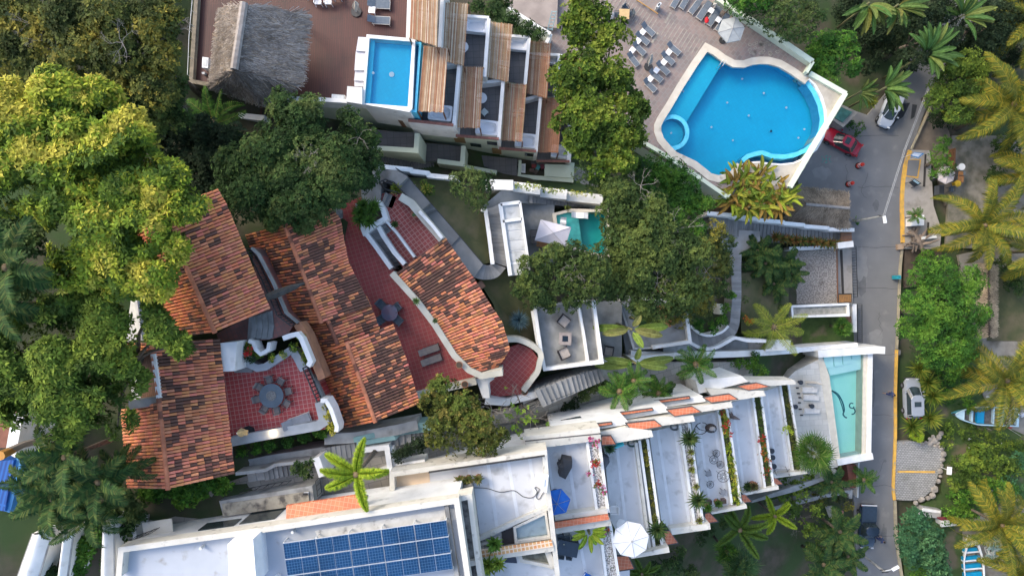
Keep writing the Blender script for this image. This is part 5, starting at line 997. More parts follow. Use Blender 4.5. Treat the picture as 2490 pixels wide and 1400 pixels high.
# ---- shrubs (one thing each)
def bushes(rows, **kw):
    for r in rows: bush(r[0], r[1], r[2], **{**kw, **(r[3] if len(r) > 3 else {})})
bushes([
 ('dark leafy shrub mass at the foot of the lower tiled villa', [(370,1190,32),(420,1180,35),(470,1185,33),(520,1175,30),(550,1180,20),(450,1205,28)], 'bright', dict(z=34.5, size=.3, dens=1.6)),
 ('sprawling green shrub in the lower left between white walls', [(300,1210,30),(330,1250,28),(300,1280,28),(270,1240,25)], 'dark', dict(z=36, size=.3)),
 ('green shrub under the watermark area beside the white tube', [(210,1330,30),(190,1370,30),(240,1300,25),(170,1390,25)], 'bright', dict(z=36, size=.3)),
 ('green hedge strip along the foot of the square red patio', [(590,1098,14),(625,1090,16),(660,1082,16),(700,1075,15),(740,1063,16),(780,1050,17),(805,1035,15)], 'bright', dict(z=33.2, size=.2, dens=2)),
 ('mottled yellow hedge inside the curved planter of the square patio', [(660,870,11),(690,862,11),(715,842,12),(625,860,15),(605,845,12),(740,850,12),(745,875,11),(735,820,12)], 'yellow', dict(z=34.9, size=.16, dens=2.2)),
 ('red flowering bush in the left end of the curved planter', [(610,870,14),(600,850,9)], 'dark', dict(z=35.2, size=.16, dens=2)),
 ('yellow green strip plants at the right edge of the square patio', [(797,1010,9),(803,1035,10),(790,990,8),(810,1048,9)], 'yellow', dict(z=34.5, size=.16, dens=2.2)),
 ('small green shrub on the garden slope beside the path railing', [(1045,465,15),(1035,450,12)], 'mid', dict(z=27, size=.2, dens=2)),
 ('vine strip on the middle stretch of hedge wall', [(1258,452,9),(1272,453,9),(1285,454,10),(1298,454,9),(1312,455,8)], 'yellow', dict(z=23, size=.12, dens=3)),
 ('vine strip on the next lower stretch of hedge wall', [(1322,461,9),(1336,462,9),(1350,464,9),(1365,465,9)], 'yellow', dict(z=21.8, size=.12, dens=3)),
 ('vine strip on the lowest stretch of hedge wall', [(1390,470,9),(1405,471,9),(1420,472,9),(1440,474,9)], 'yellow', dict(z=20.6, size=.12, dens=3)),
 ('red leaved small shrub beside the teal pool coping', [(1380,505,9)], 'brown', dict(z=21, size=.14, dens=2)),
 ('hedge row along the right of the curved garden stairs', [(1812,650,10),(1813,690,10),(1812,730,11),(1806,770,12)], 'dark', dict(z=9.4, size=.2, dens=2)),
 ('light green bushes inside the arc of the curved stairs', [(1700,790,18),(1730,795,16),(1755,780,16),(1765,750,14),(1778,720,12)], 'bright', dict(z=12, size=.24, dens=2)),
 ('dark bushes on the slope left of the narrow stairs', [(1760,620,22),(1765,660,20),(1755,700,22),(1775,590,18)], 'dark', dict(z=12.5, size=.24, dens=2)),
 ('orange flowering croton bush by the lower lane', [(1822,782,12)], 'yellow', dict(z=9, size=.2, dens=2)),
 ('dark hedge column between the lawn and the pebble court', [(1895,720,15),(1902,750,15),(1910,775,13)], 'dark', dict(z=5.5, size=.2, dens=2)),
 ('green bushes beside the lower lane under the yellow palm', [(1820,810,14),(1840,820,16),(1870,835,14)], 'mid', dict(z=9, size=.24, dens=1.8)),
 ('leafy hedge strip on the slope left of the beach pool', [(1830,885,20),(1795,880,16),(1770,885,14),(1850,905,18),(1835,865,14)], 'bright', dict(z=10, size=.24, dens=1.8)),
 ('dark green shrubs along the walk below the banana plants', [(1440,935,20),(1470,940,20),(1420,960,18)], 'dark', dict(z=22, size=.24, dens=1.8)),
 ('dark hedge patch in the bed of the sloping stone walk', [(1370,985,18),(1395,980,16),(1340,1000,18)], 'vdark', dict(z=22, size=.24, dens=1.8)),
 ('dark red leaved shrub in the white rimmed planter of the walk', [(990,1095,20),(1015,1080,20),(1030,1070,14),(970,1105,16)], 'vdark', dict(z=32.6, size=.2, dens=2)),
 ('green shrub in the planter beside the walk stairs', [(725,1140,18),(745,1150,15),(750,1125,14)], 'dark', dict(z=34.4, size=.2, dens=2)),
 ('big green bush mass on the beach scrub, upper part', [(2340,1120,30),(2380,1110,35),(2420,1130,35),(2460,1140,30),(2360,1160,30),(2320,1170,25)], 'mid', dict(dz=1.6, size=.32, dens=1.3)),
 ('big green bush mass on the beach scrub, lower part', [(2330,1210,30),(2370,1210,30),(2400,1190,32),(2310,1250,24),(2350,1250,26),(2440,1180,30)], 'bright', dict(dz=1.6, size=.32, dens=1.3)),
 ('bluish bush on the beach scrub at the right edge', [(2450,1170,28),(2480,1200,28),(2480,1120,25)], 'blueg', dict(dz=1.9, size=.3, dens=1.3)),
 ('weedy green patch of low bushes below the blue boat', [(2310,1040,22),(2350,1050,22),(2390,1050,18),(2300,1075,18)], 'mid', dict(dz=.4, size=.28, dens=1.2)),
 ('bushes between the silver car and the big coconut palm', [(2270,880,28),(2300,920,30),(2330,900,28),(2340,950,24),(2300,960,24),(2350,985,20)], 'bright', dict(dz=1.4, size=.28, dens=1.5)),
 ('dark shrub at the foot of the round beach tree', [(2240,905,22),(2270,910,18),(2215,890,14)], 'dark', dict(dz=1, size=.26, dens=1.4)),
 ('small clipped bushes beside the parked green utility cabin', [(2070,305,14),(2092,308,14),(2085,325,10)], 'bright', dict(dz=.8, size=.2, dens=2)),
 ('shrub growing at the lane wall end on the street', [(2082,535,11),(2088,545,8)], 'bright', dict(dz=.8, size=.2, dens=2)),
 ('green shrub by the washed up driftwood roots', [(2250,625,22),(2280,640,20),(2235,640,16)], 'bright', dict(dz=1, size=.24, dens=1.7)),
 ('dark green scrub at the left edge of the road in the top right', [(2100,110,30),(2140,130,30),(2110,160,25),(2180,110,30)], 'vdark', dict(dz=1.6, size=.3, dens=1.4)),
 ('very dark bush mass filling the top right behind the paddle plants', [(2060,20,40),(2130,80,40),(2200,150,35),(2210,60,45),(2270,20,45),(2330,100,45),(2370,170,35),(2180,-10,45)], 'vdark', dict(dz=2.5, size=.34, dens=1.5)),
 ('very dark bush strip right of the road bend', [(2330,200,35),(2290,290,28),(2390,90,40),(2440,140,40),(2400,230,30)], 'vdark', dict(dz=1.5, size=.34, dens=1.5)),
 ('mixed green bushes under the coconut palms at the right edge', [(2440,360,35),(2480,400,35),(2420,430,28),(2470,690,30),(2430,640,26)], 'dark', dict(dz=1, size=.32, dens=1.3)),
 ('green ground shrubs right of the beach litter', [(2420,1075,28),(2470,1085,30),(2370,1085,22)], 'mid', dict(dz=.6, size=.3, dens=1.2)),
 ('dark scrub patch behind the leaning dead trunk', [(2120,60,30),(2170,50,30),(2060,40,30),(2080,80,30)], 'vdark', dict(dz=1.2, size=.3, dens=1.3)),
 ('scrubby green bush on the bare slope, right part', [(2000,1290,28),(2040,1270,26),(2020,1330,28),(1980,1340,26),(2050,1320,22)], 'mid', dict(dz=2.2, size=.26, dens=1.4)),
 ('scrubby olive bush on the bare slope near the red shed', [(2010,1180,20),(2040,1200,22),(1990,1210,22),(2060,1230,16)], 'olive', dict(dz=1.6, size=.24, dens=1.4)),
 ('green bush strip under the lowest white terrace', [(1850,1170,20),(1890,1180,18),(1870,1200,18),(1920,1150,16)], 'bright', dict(dz=1.4, size=.24, dens=1.4)),
 ('dark green bush at the bottom edge below the white umbrella', [(1600,1380,28),(1640,1370,26),(1570,1400,24),(1680,1390,24),(1650,1340,18)], 'dark', dict(dz=2, size=.28, dens=1.4)),
 ('bushes along the base of the end walls', [(1720,1290,18),(1760,1270,16),(1700,1310,16)], 'dark', dict(dz=1.4, size=.26, dens=1.3)),
 ('shrubs on the left of the white garden umbrella base', [(1010,450,8)], 'mid', dict(z=29, size=.14, dens=2)),
 ('low shrubs at the bottom right by the orange kerb', [(2230,1390,25),(2290,1400,25),(2260,1420,20)], 'bright', dict(dz=1.2, size=.28, dens=1.4)),
 ('dense dark bushes between the stair lane and the hotel pergolas at the top', [(1160,20,22),(1200,30,25),(1240,50,25),(1280,70,24),(1310,85,18),(1220,5,25)], 'dark', dict(z=19, size=.24, dens=1.8)),
 ('dark brush on the slope around the left edge palms', [(30,560,40),(80,600,35),(20,640,40),(70,700,35),(20,780,40),(110,540,30),(60,510,30)], 'dark', dict(z=38.5, size=.3, dens=1.5)),
 ('dark undergrowth at the lower left edge below the blue roof', [(15,1275,30),(60,1270,28),(20,1320,28),(85,1310,22),(10,1380,28)], 'vdark', dict(z=35.5, size=.28, dens=1.5)),
 ('green bush at the bottom left corner between the white tubes', [(120,1395,25),(270,1370,22),(290,1330,20)], 'dark', dict(z=36, size=.28, dens=1.5)),
], dens=1.5)
# ---- terrace planters: hedges as separate plantings
def strip_plants(label, fr, p0, p1, n, r, pal, z, **kw):
    F(fr); pts = [px(p0[0]+(p1[0]-p0[0])*i/(n-1), p0[1]+(p1[1]-p0[1])*i/(n-1)) for i in range(n)]; return bush(label, [(x, y, r*random.uniform(.8,1.2)) for x, y in pts], pal, z=z, **{**dict(dens=2, size=.16, leafname='foliage', name='planter_planting', cat='plants', inner=.3), **kw})
strip_plants('mossy green planting in the planter left of the third terrace', 'p', (692,570), (780,1190), 16, 9, 'olive', 26.1)
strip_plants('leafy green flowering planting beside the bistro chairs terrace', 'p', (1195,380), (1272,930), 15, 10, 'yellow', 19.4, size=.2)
strip_plants('green and red planting right of the sixth terrace strip', 'q', (345,370), (410,870), 14, 9, 'mid', 15.9)
strip_plants('olive hedge planting above the beach pool deck', 'q', (502,300), (575,760), 14, 10, 'olive', 12.2)
strip_plants('red and pink bougainvillea on the white gravel planter', 'p', (370,570), (435,970), 9, 6, 'mid', 30.3, dens=1.0)
strip_plants('small flowers on the lower white gravel planter', 'p', (450,1110), (500,1400), 5, 6, 'mid', 28.8, dens=1.0)
FLW = lambda c: c
def flowers(label, fr, pts, z, col, n=14, r=8, size=.1):
    F(fr); o = P(*pts[0], z); t = thing('flower_cluster', label, 'flowers', o, 'flower clusters in the terrace planters'); c = []; 
    for q in pts: X = np.array(P(*q, z)); rw = r*ZS*(HC-z)/FPX; c.append(X+rng.normal(0,.5,(n,3))*rw*np.array([1,1,.4]))
    c = np.concatenate(c); col = np.array(col)[rng.integers(0, len(col), len(c))]; V, Q, C = rosettes(c, np.tile([0,0,1.],(len(c),1))+rng.normal(0,.3,(len(c),3)), np.full(len(c), size), 5, .4, col); npmesh('blossoms', V, Q, C, LEAF, t, o)
REDF, PINK_, ORF = [(.42,.02,.02),(.5,.06,.04),(.1,.14,.03)], [(.5,.06,.2),(.6,.25,.38),(.12,.16,.04)], [(.45,.1,.03),(.4,.15,.04),(.12,.14,.03)]
flowers('cluster of red blossoms halfway down the gravel planter', 'p', [(390,680),(375,690),(395,700)], 30.8, REDF); flowers('second red blossom cluster lower on the gravel planter', 'p', [(405,815),(390,825)], 30.8, REDF)
flowers('pink blossoms at the top of the gravel planter', 'p', [(355,540),(395,545),(380,580)], 30.8, PINK_, 12); flowers('magenta blossoms at the lower end of the gravel planter', 'p', [(440,870),(430,840),(345,760)], 30.8, PINK_, 12)
flowers('scarlet blossoms at the top of the planter beside the hanging chair', 'u', [(225,270),(320,430),(260,500)], 20, REDF, 22); flowers('single red blossom lower beside the bistro terrace', 'u', [(350,605)], 20, REDF, 10)
flowers('orange red blossoms in the middle of the seventh planter', 'u', [(850,650),(830,690)], 16.5, REDF, 22); flowers('orange blossoms lower in the seventh planter', 'u', [(870,780),(850,880),(920,1000)], 16.5, ORF, 14); flowers('red blossoms at the end of the seventh planter', 'u', [(910,1235),(950,1140)], 16.5, REDF, 14)
flowers('yellow leaf cluster in the planter above the pool deck', 'u', [(1260,520),(1300,580),(1200,530)], 13, [(.45,.5,.05),(.3,.4,.04)], 20); flowers('red blossoms in the curved planter of the square patio', 'm', [(990,215),(975,240)], 36, REDF, 20)
flowers('small red and pink flowers beside the glass awning', 'p', [(440,1100),(460,1120)], 29.2, REDF+PINK_, 12); flowers('orange fronds of the croton bush by the lane', 'j', [(575,1065),(545,1055)], 10, [(.5,.25,.03),(.45,.12,.03)], 18)
# ---- palms
def frond(V, Q, C, base, az, elev, L, droop, nl, ll, lw, col, rib=(.25,.22,.06), vee=.35, twist=0., plume=False):
    n = nl; s = np.linspace(0, 1, n+1); ang_ = elev-droop*s**1.4; dh = np.cumsum(np.cos(ang_))*L/n; dz = np.cumsum(np.sin(ang_))*L/n; h = np.array([math.cos(az), math.sin(az), 0]); sd = np.array([-h[1], h[0], 0])
    bend = rng.normal(0,.2); pts = np.array(base)+h*dh[:,None]+np.array([0,0,1.])*dz[:,None]+sd*(bend*L*s**2)[:,None]
    def quad(a, b, c, d, cl): o = len(V); V.extend([a,b,c,d]); Q.append((o,o+1,o+2,o+3)); C.append(cl)
    for i in range(n):
        w = .05*(1-s[i])+.012; quad(pts[i]-sd*w, pts[i]+sd*w, pts[i+1]+sd*w, pts[i+1]-sd*w, rib)
    for i in range(2, n+1):
        t = s[i]; le = ll*math.sin(math.pi*min(1, .12+t*.86))**.6*rng.uniform(.85,1.1)*(1 if t < .97 else .7); d = nrmz(pts[i]-pts[i-1]); up = np.cross(d, sd); up = up if up[2] > 0 else -up
        for sgn in ((-1,1) if not plume else (-1,1,-.6,.6,-.25,.25)):
            fw = .45+.55*t; v = nrmz(sd*sgn*(1-.35*t)+d*fw*.8+up*(vee*(1.6 if abs(sgn) < 1 else 1)-rng.uniform(0,.15))); k = rng.uniform(.75,1.25); cl = tuple(np.clip(np.array(col[rng.integers(len(col))])*k,0,1))
            mid = pts[i]+v*le*.55; tip = pts[i]+v*le*.95-np.array([0,0,le*rng.uniform(.15,.45)]); ww = d*lw; quad(pts[i]-ww*.6, pts[i]+ww*.6, mid+ww, mid-ww, cl); quad(mid-ww, mid+ww, tip+ww*.15, tip-ww*.15, cl)
def palm_proto(n, L, ll, lw, col, elev=(.1,1.0), droop=(.7,1.5), nl=26, vee=.3, plume=False, rib=(.25,.22,.06), trunk_h=6, tr=.16, lean=(0,0), core=(.2,.14,.07), up_bias=0, nuts=False):
    def make():
        t = thing('palm_tree', 'palm', 'palm tree', (0,0,0)); V, Q, C = [], [], []; top = Vector((lean[0], lean[1], trunk_h))
        for i in range(n):
            a = i*2.39996+rng.normal(0,.12); u = (i+.5)/n; e = elev[1]+(elev[0]-elev[1])*u; frond(V, Q, C, top+Vector((math.cos(a)*.1, math.sin(a)*.1, .1)), a, e, L*rng.uniform(.85,1.1), droop[0]+(droop[1]-droop[0])*u, nl, ll, lw, col, rib, vee, plume=plume)
        npmesh('fronds', V, Q, C, LEAF, t); b = M(); b.tube([Vector((0,0,-1)), top*.5+Vector((lean[0]*.12, lean[1]*.12, 0)), top], [tr*1.4, tr, tr*.85], 8); b.build('trunk', TREEBARK, t, True)
        b = M(); b.ball(top+Vector((0,0,.1)), .28, col=core); 
        hrt = b.build('crown_heart', ATT, t)
        if nuts:
            for k in range(5): b = M(); a = k*1.25; b.ball(top+Vector((math.cos(a)*.35, math.sin(a)*.35, -.05)), .14, col=(.35,.28,.08)); b.build('coconut', ATT, hrt)
        return t
    return Proto(make)
COCO = [(.2,.19,.02),(.13,.15,.02),(.08,.11,.018),(.27,.22,.025),(.1,.13,.02)]
GRN = [(.06,.15,.02),(.045,.11,.02),(.1,.2,.03)]; DGR = [(.022,.06,.018),(.035,.08,.02),(.05,.1,.025),(.09,.12,.03)]; LIM = [(.3,.42,.03),(.22,.34,.03),(.36,.44,.04)]
coco = palm_proto(19, 5.7, 1.0, .045, COCO, (-.3,1.25), (.8,1.7), 74, .15, trunk_h=8, lean=(.8,.5), rib=(.42,.34,.07), nuts=True)
coco2 = palm_proto(17, 5.4, 1.0, .045, COCO, (-.3,1.15), (.9,1.7), 70, .15, trunk_h=7, lean=(-.5,.4), rib=(.42,.34,.07), nuts=True)
dpalm = palm_proto(13, 3.2, .8, .06, DGR, (-.1,1.1), (.9,1.6), 34, .25, trunk_h=4, rib=(.1,.11,.04))
gpalm = palm_proto(12, 1.8, .5, .05, GRN, (.0,1.0), (.6,1.3), 20, .2, trunk_h=2.2, tr=.1)
ypalm = palm_proto(8, 2.9, .75, .045, [(.3,.34,.04),(.22,.27,.04)], (.1,.9), (.7,1.2), 26, .3, trunk_h=2.5, tr=.1, rib=(.4,.36,.08))
fox = palm_proto(7, 2.1, .5, .03, LIM, (.25,.8), (.5,1.0), 60, .5, plume=True, trunk_h=4, tr=.13, rib=(.3,.35,.05))
foxg = palm_proto(7, 2.3, .52, .035, [(.12,.2,.03),(.08,.15,.03)], (.2,.8), (.5,1.0), 56, .5, plume=True, trunk_h=4.5, tr=.13)
def at_palm(pr, x, y, ztop, h, label, rz=0, sc=1., cat='palm tree', group=None, lean=(0,0), name='palm_tree'):
    F('O'); top = P(x, y, ztop); t = pr.place((top.x-lean[0]*sc*math.cos(rz)+lean[1]*sc*math.sin(rz), top.y-lean[0]*sc*math.sin(rz)-lean[1]*sc*math.cos(rz), top.z-h*sc), rz, label, cat, group, sc); t.name = name; return t
CG = 'coconut palms along the beach'
at_palm(coco, 2462,255, 7.5, 8, 'tallest coconut palm in the upper right, full golden green crown', .4, 1.12, group=CG, lean=(.8,.5), name='coconut_palm')
at_palm(coco2, 2392,548, 6.5, 7, 'coconut palm right of the driftwood, crown over the grey dirt yard', 1.1, 1.0, group=CG, lean=(-.5,.4), name='coconut_palm')
at_palm(coco, 2560,610, 6.5, 8, 'coconut palm at the right edge whose fronds reach toward the lawn', 3.0, 1.05, group=CG, lean=(.8,.5), name='coconut_palm')
at_palm(coco2, 2446,925, 7, 7, 'coconut palm above the blue fishing boat', 2.2, 1.05, group=CG, lean=(-.5,.4), name='coconut_palm')
at_palm(coco, 2434,1275, 6, 8, 'coconut palm beside the white fishing boat in the lower right', 5.0, .95, group=CG, lean=(.8,.5), name='coconut_palm')
at_palm(coco2, 2510,60, 6, 7, 'coconut palm cut by the top right corner', .3, 1.0, group=CG, lean=(-.5,.4), name='coconut_palm'); at_palm(coco2, 2535,420, 6, 7, 'coconut palm at the right edge between the two big crowns', 2.6, .95, group=CG, lean=(-.5,.4), name='coconut_palm'); at_palm(coco, 2500,1400, 5, 8, 'coconut palm cut by the bottom right corner', 2.0, .9, group=CG, lean=(.8,.5), name='coconut_palm')
DG = 'dark palms on the left slope'
for i, (x, y, z, rz_, s, lab) in enumerate([(150,1120,41,.3,1.0,'topmost of the dark palms at the lower left'),(230,1180,40.5,1.4,.95,'dark palm nearest the lower tiled villa roof'),(120,1220,40,2.5,1.0,'lowest of the dark palms beside the blue roof'),(210,1260,39.5,4.1,.85,'dark palm just above the white tubes'),(290,1150,39,5.2,.7,'small dark palm squeezed against the villa corner'),(90,1170,40,3.4,.8,'dark palm whose fronds touch the blue tarp roof')]):
    at_palm(dpalm, x+12, y-10, z, 4, lab, rz_, s*.75, group=DG)
at_palm(dpalm, 20,650, 45, 4, 'green palm at the left edge between the two big trees', .5, .8, group=DG); at_palm(dpalm, 0,740, 43.5, 4, 'second green palm at the left edge, lower fronds shaded', 2.0, .75, group=DG)
GG = 'green palms along the stone walk'
for x, y, z, rz_, s, lab in [(1505,950,24,.2,.85,'spiky green palm at the left of the stone walk group'),(1540,925,24,1.6,.75,'green palm behind the spiky one beside the banana leaves'),(1690,885,19,.9,.95,'green palm alone in front of the long white wall'),(1600,955,20,2.8,.8,'dark small palm near the strip awning'),(1785,1290+0,13,.6,1.5,'x')][:4]: at_palm(gpalm, x, y, z, 2.2, lab, rz_, s, group=GG)
at_palm(dpalm, 1605,955,19, 4, 'blackish palm between the stone walk and strip awning', 1.2, .5)
for x, y, z, s, lab in [(1860,640,8,1.0,'palm with arching fronds at the left of the pebble court'),(1905,640,6.5,.9,'pale palm overlapping the pebble court'),(1880,690,6.5,.9,'lower palm of the clump beside the pebble court'),(1840,610,8.5,.9,'dark palm of the clump below the lane'),(1925,665,6,.75,'small palm leaning over the pebbles')]: at_palm(dpalm, x, y, z, 4, lab, x*.7, s*.72, group='palm clump beside the pebble court')
at_palm(ypalm, 1880,795, 10, 2.5, 'yellow green palm with long fronds by the raised gravel planter', .35, 1.0)
at_palm(fox, 868,1150, 38, 4, 'bright lime plumed palm standing before the white facade', .5, 1.0, name='plumed_palm'); at_palm(fox, 1882,1252, 10.5, 4, 'lime plumed palm below the lowest terraces', 1.2, 1.0, name='plumed_palm')
at_palm(foxg, 1797,1285, 13.5, 4.5, 'green plumed palm on the bare slope left of the lime one', .2, 1.15, name='plumed_palm'); at_palm(foxg, 1560,1392, 20, 4.5, 'partly hidden plumed palm at the bottom edge', .9, .7, name='plumed_palm')
for x, y, z, s, lab in [(2040,1290,8,1.1,'dark palm by the parked pickup'),(2000,1370,7.5,1.1,'dark palm at the bottom edge near the street'),(2060,1350,6,.9,'dark palm overhanging the street lamp pole'),(2020,1170,8,.8,'palm tucked behind the beach pool wall'),(1790,1400,12,.9,'dark palm cut by the bottom edge of the slope')]: at_palm(dpalm, x, y, z, 4, lab, x*.3, s*.8, group='palms near the parked pickup')
at_palm(gpalm, 2098,1165,2.6,2.2,'small palm at the street corner of the pool wall', .5, .8); at_palm(gpalm, 520,300, 26, 2.2, 'dark palm in the gap below the palapa deck', .5, 1.3); at_palm(gpalm, 2225,525, 2.4, 2.2, 'potted palm on the sidewalk beside the white freezer box', 1.0, .5, cat='potted palm')
at_palm(gpalm, 1555,1195,27.5,2.2,'x',0,1) if False else None
# fan palms: round crowns of pleated fans
def fan_palm(label, x, y, ztop, zg, r, n, col, cat='fan palm'):
    F('O'); top = P(x, y, ztop); b0 = Vector((top.x, top.y, zg*ZS)); t = thing('fan_palm', label, cat, b0); V, Q, C = [], [], []
    for i in range(n):
        a = i*2.4; e = 1.2-1.4*(i/n); d = np.array([math.cos(a)*math.cos(e), math.sin(a)*math.cos(e), math.sin(e)]); c0 = np.array(top)+d*r*rng.uniform(.12,.55); sd = np.array([-math.sin(a), math.cos(a), 0]); up = np.cross(d, sd)
        for j in range(13):
            f = (j-6)/6*1.35; v = d*math.cos(f)+sd*math.sin(f); L = r*.55*rng.uniform(.85,1.1); w = np.cross(v, up)*.03; k = rng.uniform(.7,1.25); cl = tuple(np.array(col[rng.integers(len(col))])*k); o = len(V); tip = c0+v*L-np.array([0,0,.25*L*rng.random()])
            V.extend([c0, c0+v*L*.5+w*1.5, tip, c0+v*L*.5-w*1.5]); Q.append((o,o+1,o+2,o+3)); C.append(cl)
        o = len(V); w = sd*.02; V.extend([np.array(top)-w, np.array(top)+w, c0+w, c0-w]); Q.append((o,o+1,o+2,o+3)); C.append((.2,.22,.06))
    npmesh('fans', V, Q, C, LEAF, t, b0); b = M(); b.tube([b0-Vector((0,0,.5)), top], [.16,.12], 8); b.build('trunk', TREEBARK, t, True); return t
fan_palm('large shaggy fan palm beside the beach pool deck', 1975,1100, 13, 4, 2.4, 44, GRN+[(.14,.2,.05)]); fan_palm('fan palm with a dry brown heart on the bare slope', 1800,1372, 11.5, 6, 2.2, 34, [(.06,.14,.05),(.05,.11,.05),(.1,.17,.06)]); fan_palm('small round fan palm inside the street wall', 2047,795, 4, 1, 1.3, 26, GRN)
fan_palm('small fan palm left of the dry hearted one', 1765,1340, 11, 7, 1.5, 24, GRN); fan_palm('yellow green fan shrub beside the paved bay rocks', 2229,1058, 1.5, -.3, .9, 18, LIM)
# paddle leaved plants (banana and traveller's palm)
def paddle(V, Q, C, base, az, elev, L, w, col, droop=.9):
    n = 7; p = np.array(base); h = np.array([math.cos(az), math.sin(az), 0]); sd = np.array([-h[1], h[0], 0]); e = elev; prev = None; k = rng.uniform(.75,1.2); c = np.array(col[rng.integers(len(col))])*k
    for i in range(n+1):
        t = i/n; ww = w*math.sin(math.pi*min(1,max(.0,(t*.92+.06))))**.55*(1 if i else .1); l, r = p+sd*ww+np.array([0,0,ww*.35]), p-sd*ww+np.array([0,0,ww*.35])
        if prev:
            for a, b_ in ((prev[0], l), (prev[1], r)): o = len(V); V.extend([prev[2], p, b_, a]); Q.append((o,o+1,o+2,o+3)); C.append(tuple(np.clip(c*rng.uniform(.8,1.2),0,1)))
            m = .02; o = len(V); z_ = np.array([0,0,.015]); V.extend([prev[2]-sd*m+z_, p-sd*m+z_, p+sd*m+z_, prev[2]+sd*m+z_]); Q.append((o,o+1,o+2,o+3)); C.append(tuple(np.clip(c*1.6+.03,0,1)))
        prev = (l, r, p.copy()); p = p+(h*math.cos(e)+np.array([0,0,1])*math.sin(e))*L/n; e -= droop/n
def paddle_plant(label, x, y, ztop, zg, leaves, col, cat='banana plant', name='banana_plant', group=None):
    F('O'); top = P(x, y, ztop); b0 = Vector((top.x, top.y, zg*ZS)); t = thing(name, label, cat, b0, group); V, Q, C = [], [], []
    for (az, el_, L, w) in leaves: paddle(V, Q, C, np.array(top)+np.array([math.cos(az), math.sin(az), 0])*.25, az, el_, L, w, col)
    npmesh('leaves', V, Q, C, LEAF, t, b0); b = M(); b.tube([b0-Vector((0,0,.5)), top+Vector((0,0,.3))], [.14,.1], 8); b.build('stem', mat('green_stem', (.12,.12,.05), .7), t, True); return t
BAN = [(.06,.13,.03),(.045,.1,.025),(.09,.16,.035),(.13,.17,.04)]
def rl(n, a0, a1, L, w, e=(.2,1.0)): return [(R(a0+(a1-a0)*(i+.5)/n)+rng.normal(0,.1), rng.uniform(*e), L*rng.uniform(.8,1.15), w*rng.uniform(.85,1.15)) for i in range(n)]
BG = 'paddle leaved plants above the parked cars'
paddle_plant("large paddle leaved plant spreading over the road at the upper right", 2255,130, 9, 1, rl(30,-90,150,2.7,.27,(.0,1.2)), BAN, group=BG); paddle_plant('paddle leaved plant above the silver hatchback', 2150,215, 8, 1, rl(26,-90,80,2.5,.25,(0,1.2)), BAN, group=BG)
paddle_plant('paddle leaved plant with yellowing tips at the top edge', 2110,10, 9, 3, rl(20,-170,-10,2.6,.28,(0,1.2)), BAN+[(.2,.2,.04)], group=BG); paddle_plant('second paddle leaved plant at the top edge, right of the yellowing one', 2180,15, 9, 3, rl(18,-150,20,2.5,.27,(0,1.2)), BAN+[(.18,.18,.04)], group=BG)
paddle_plant('paddle leaved plant in the top right with upright pale leaves', 2340,40, 9, 1, rl(24,-60,170,2.5,.26,(0,1.2)), BAN, group=BG); paddle_plant('low paddle plant hanging above the green utility cabin', 2090,225, 6, 1, rl(14,-90,60,1.6,.15,(0,1.2)), BAN, group=BG)
paddle_plant('banana plant whose long ragged leaves cross the upper white wall of the walk', 1535,800, 25, 18, [(R(4),.2,2.9,.36),(R(178),.15,2.9,.34),(R(-12),.4,2.3,.34),(R(190),.3,2.1,.3),(R(60),.9,1.2,.25),(R(-60),.7,1.5,.28)], [(.17,.24,.04),(.12,.19,.03),(.2,.2,.06)], group='banana plants by the grey roof terrace'); paddle_plant('banana plant with brown edged leaves lower on the walk', 1545,882, 23.5, 17, [(R(6),.2,3.1,.38),(R(186),.15,3.1,.36),(R(-8),.4,2.4,.34),(R(172),.35,2.3,.3),(R(80),.9,1.2,.25)], [(.17,.23,.05),(.13,.18,.04)], group='banana plants by the grey roof terrace')
paddle_plant('dark broad leaved plant beside the grey court of the villa', 1545,775, 19, 16, rl(9,-60,120,1.6,.3), [(.03,.08,.03),(.05,.1,.04)], cat='leafy plant', name='broadleaf_plant')
paddle_plant('lime green potted banana on the lower white terrace', 1432,1292, 29.5, 28, rl(11,150,400,1.1,.16), LIM, cat='potted plant', name='potted_plant')
# spiky rosettes
def spiky(label, x, y, z, r, n, col, w=.05, cat='agave', name='agave', group=None, e=(.15,1.3), pot=None, fr='O'):
    F(fr); c = P(x, y, z); t = thing(name, label, cat, c, group); V, Q, C = [], [], []
    for i in range(n):
        a = i*2.4; el_ = e[0]+(e[1]-e[0])*(1-i/n); d = np.array([math.cos(a)*math.cos(el_), math.sin(a)*math.cos(el_), math.sin(el_)]); sd = np.array([-math.sin(a), math.cos(a), 0]); L = r*rng.uniform(.8,1.1); p0 = np.array(c)+np.array([0,0,.1]); cl = tuple(np.clip(np.array(col[rng.integers(len(col))])*rng.uniform(.75,1.3),0,1)); o = len(V)
        mid = p0+d*L*.5; tip = p0+d*L-np.array([0,0,L*.12]); V.extend([p0-sd*w*.6, p0+sd*w*.6, mid+sd*w, mid-sd*w, tip+sd*w*.05, tip-sd*w*.05]); Q += [(o,o+1,o+2,o+3),(o+3,o+2,o+4,o+5)]; C += [cl, cl]
    npmesh('leaves', V, Q, C, LEAF, t, c)
    if pot: b = M(); b.disc(c-Vector((0,0,.4)), pot*.8, .45, 14, None, pot); b.build('pot', mat('terracotta', (.35,.15,.08), .8), t)
    return t
spiky('large blue grey agave on the lawn beside the curved tiled villa', 1262,778, 24, 1.05, 110, [(.1,.17,.19),(.07,.13,.15),(.16,.24,.26)], .035)
F('h'); AG = 'agaves in the hexagonal planter'
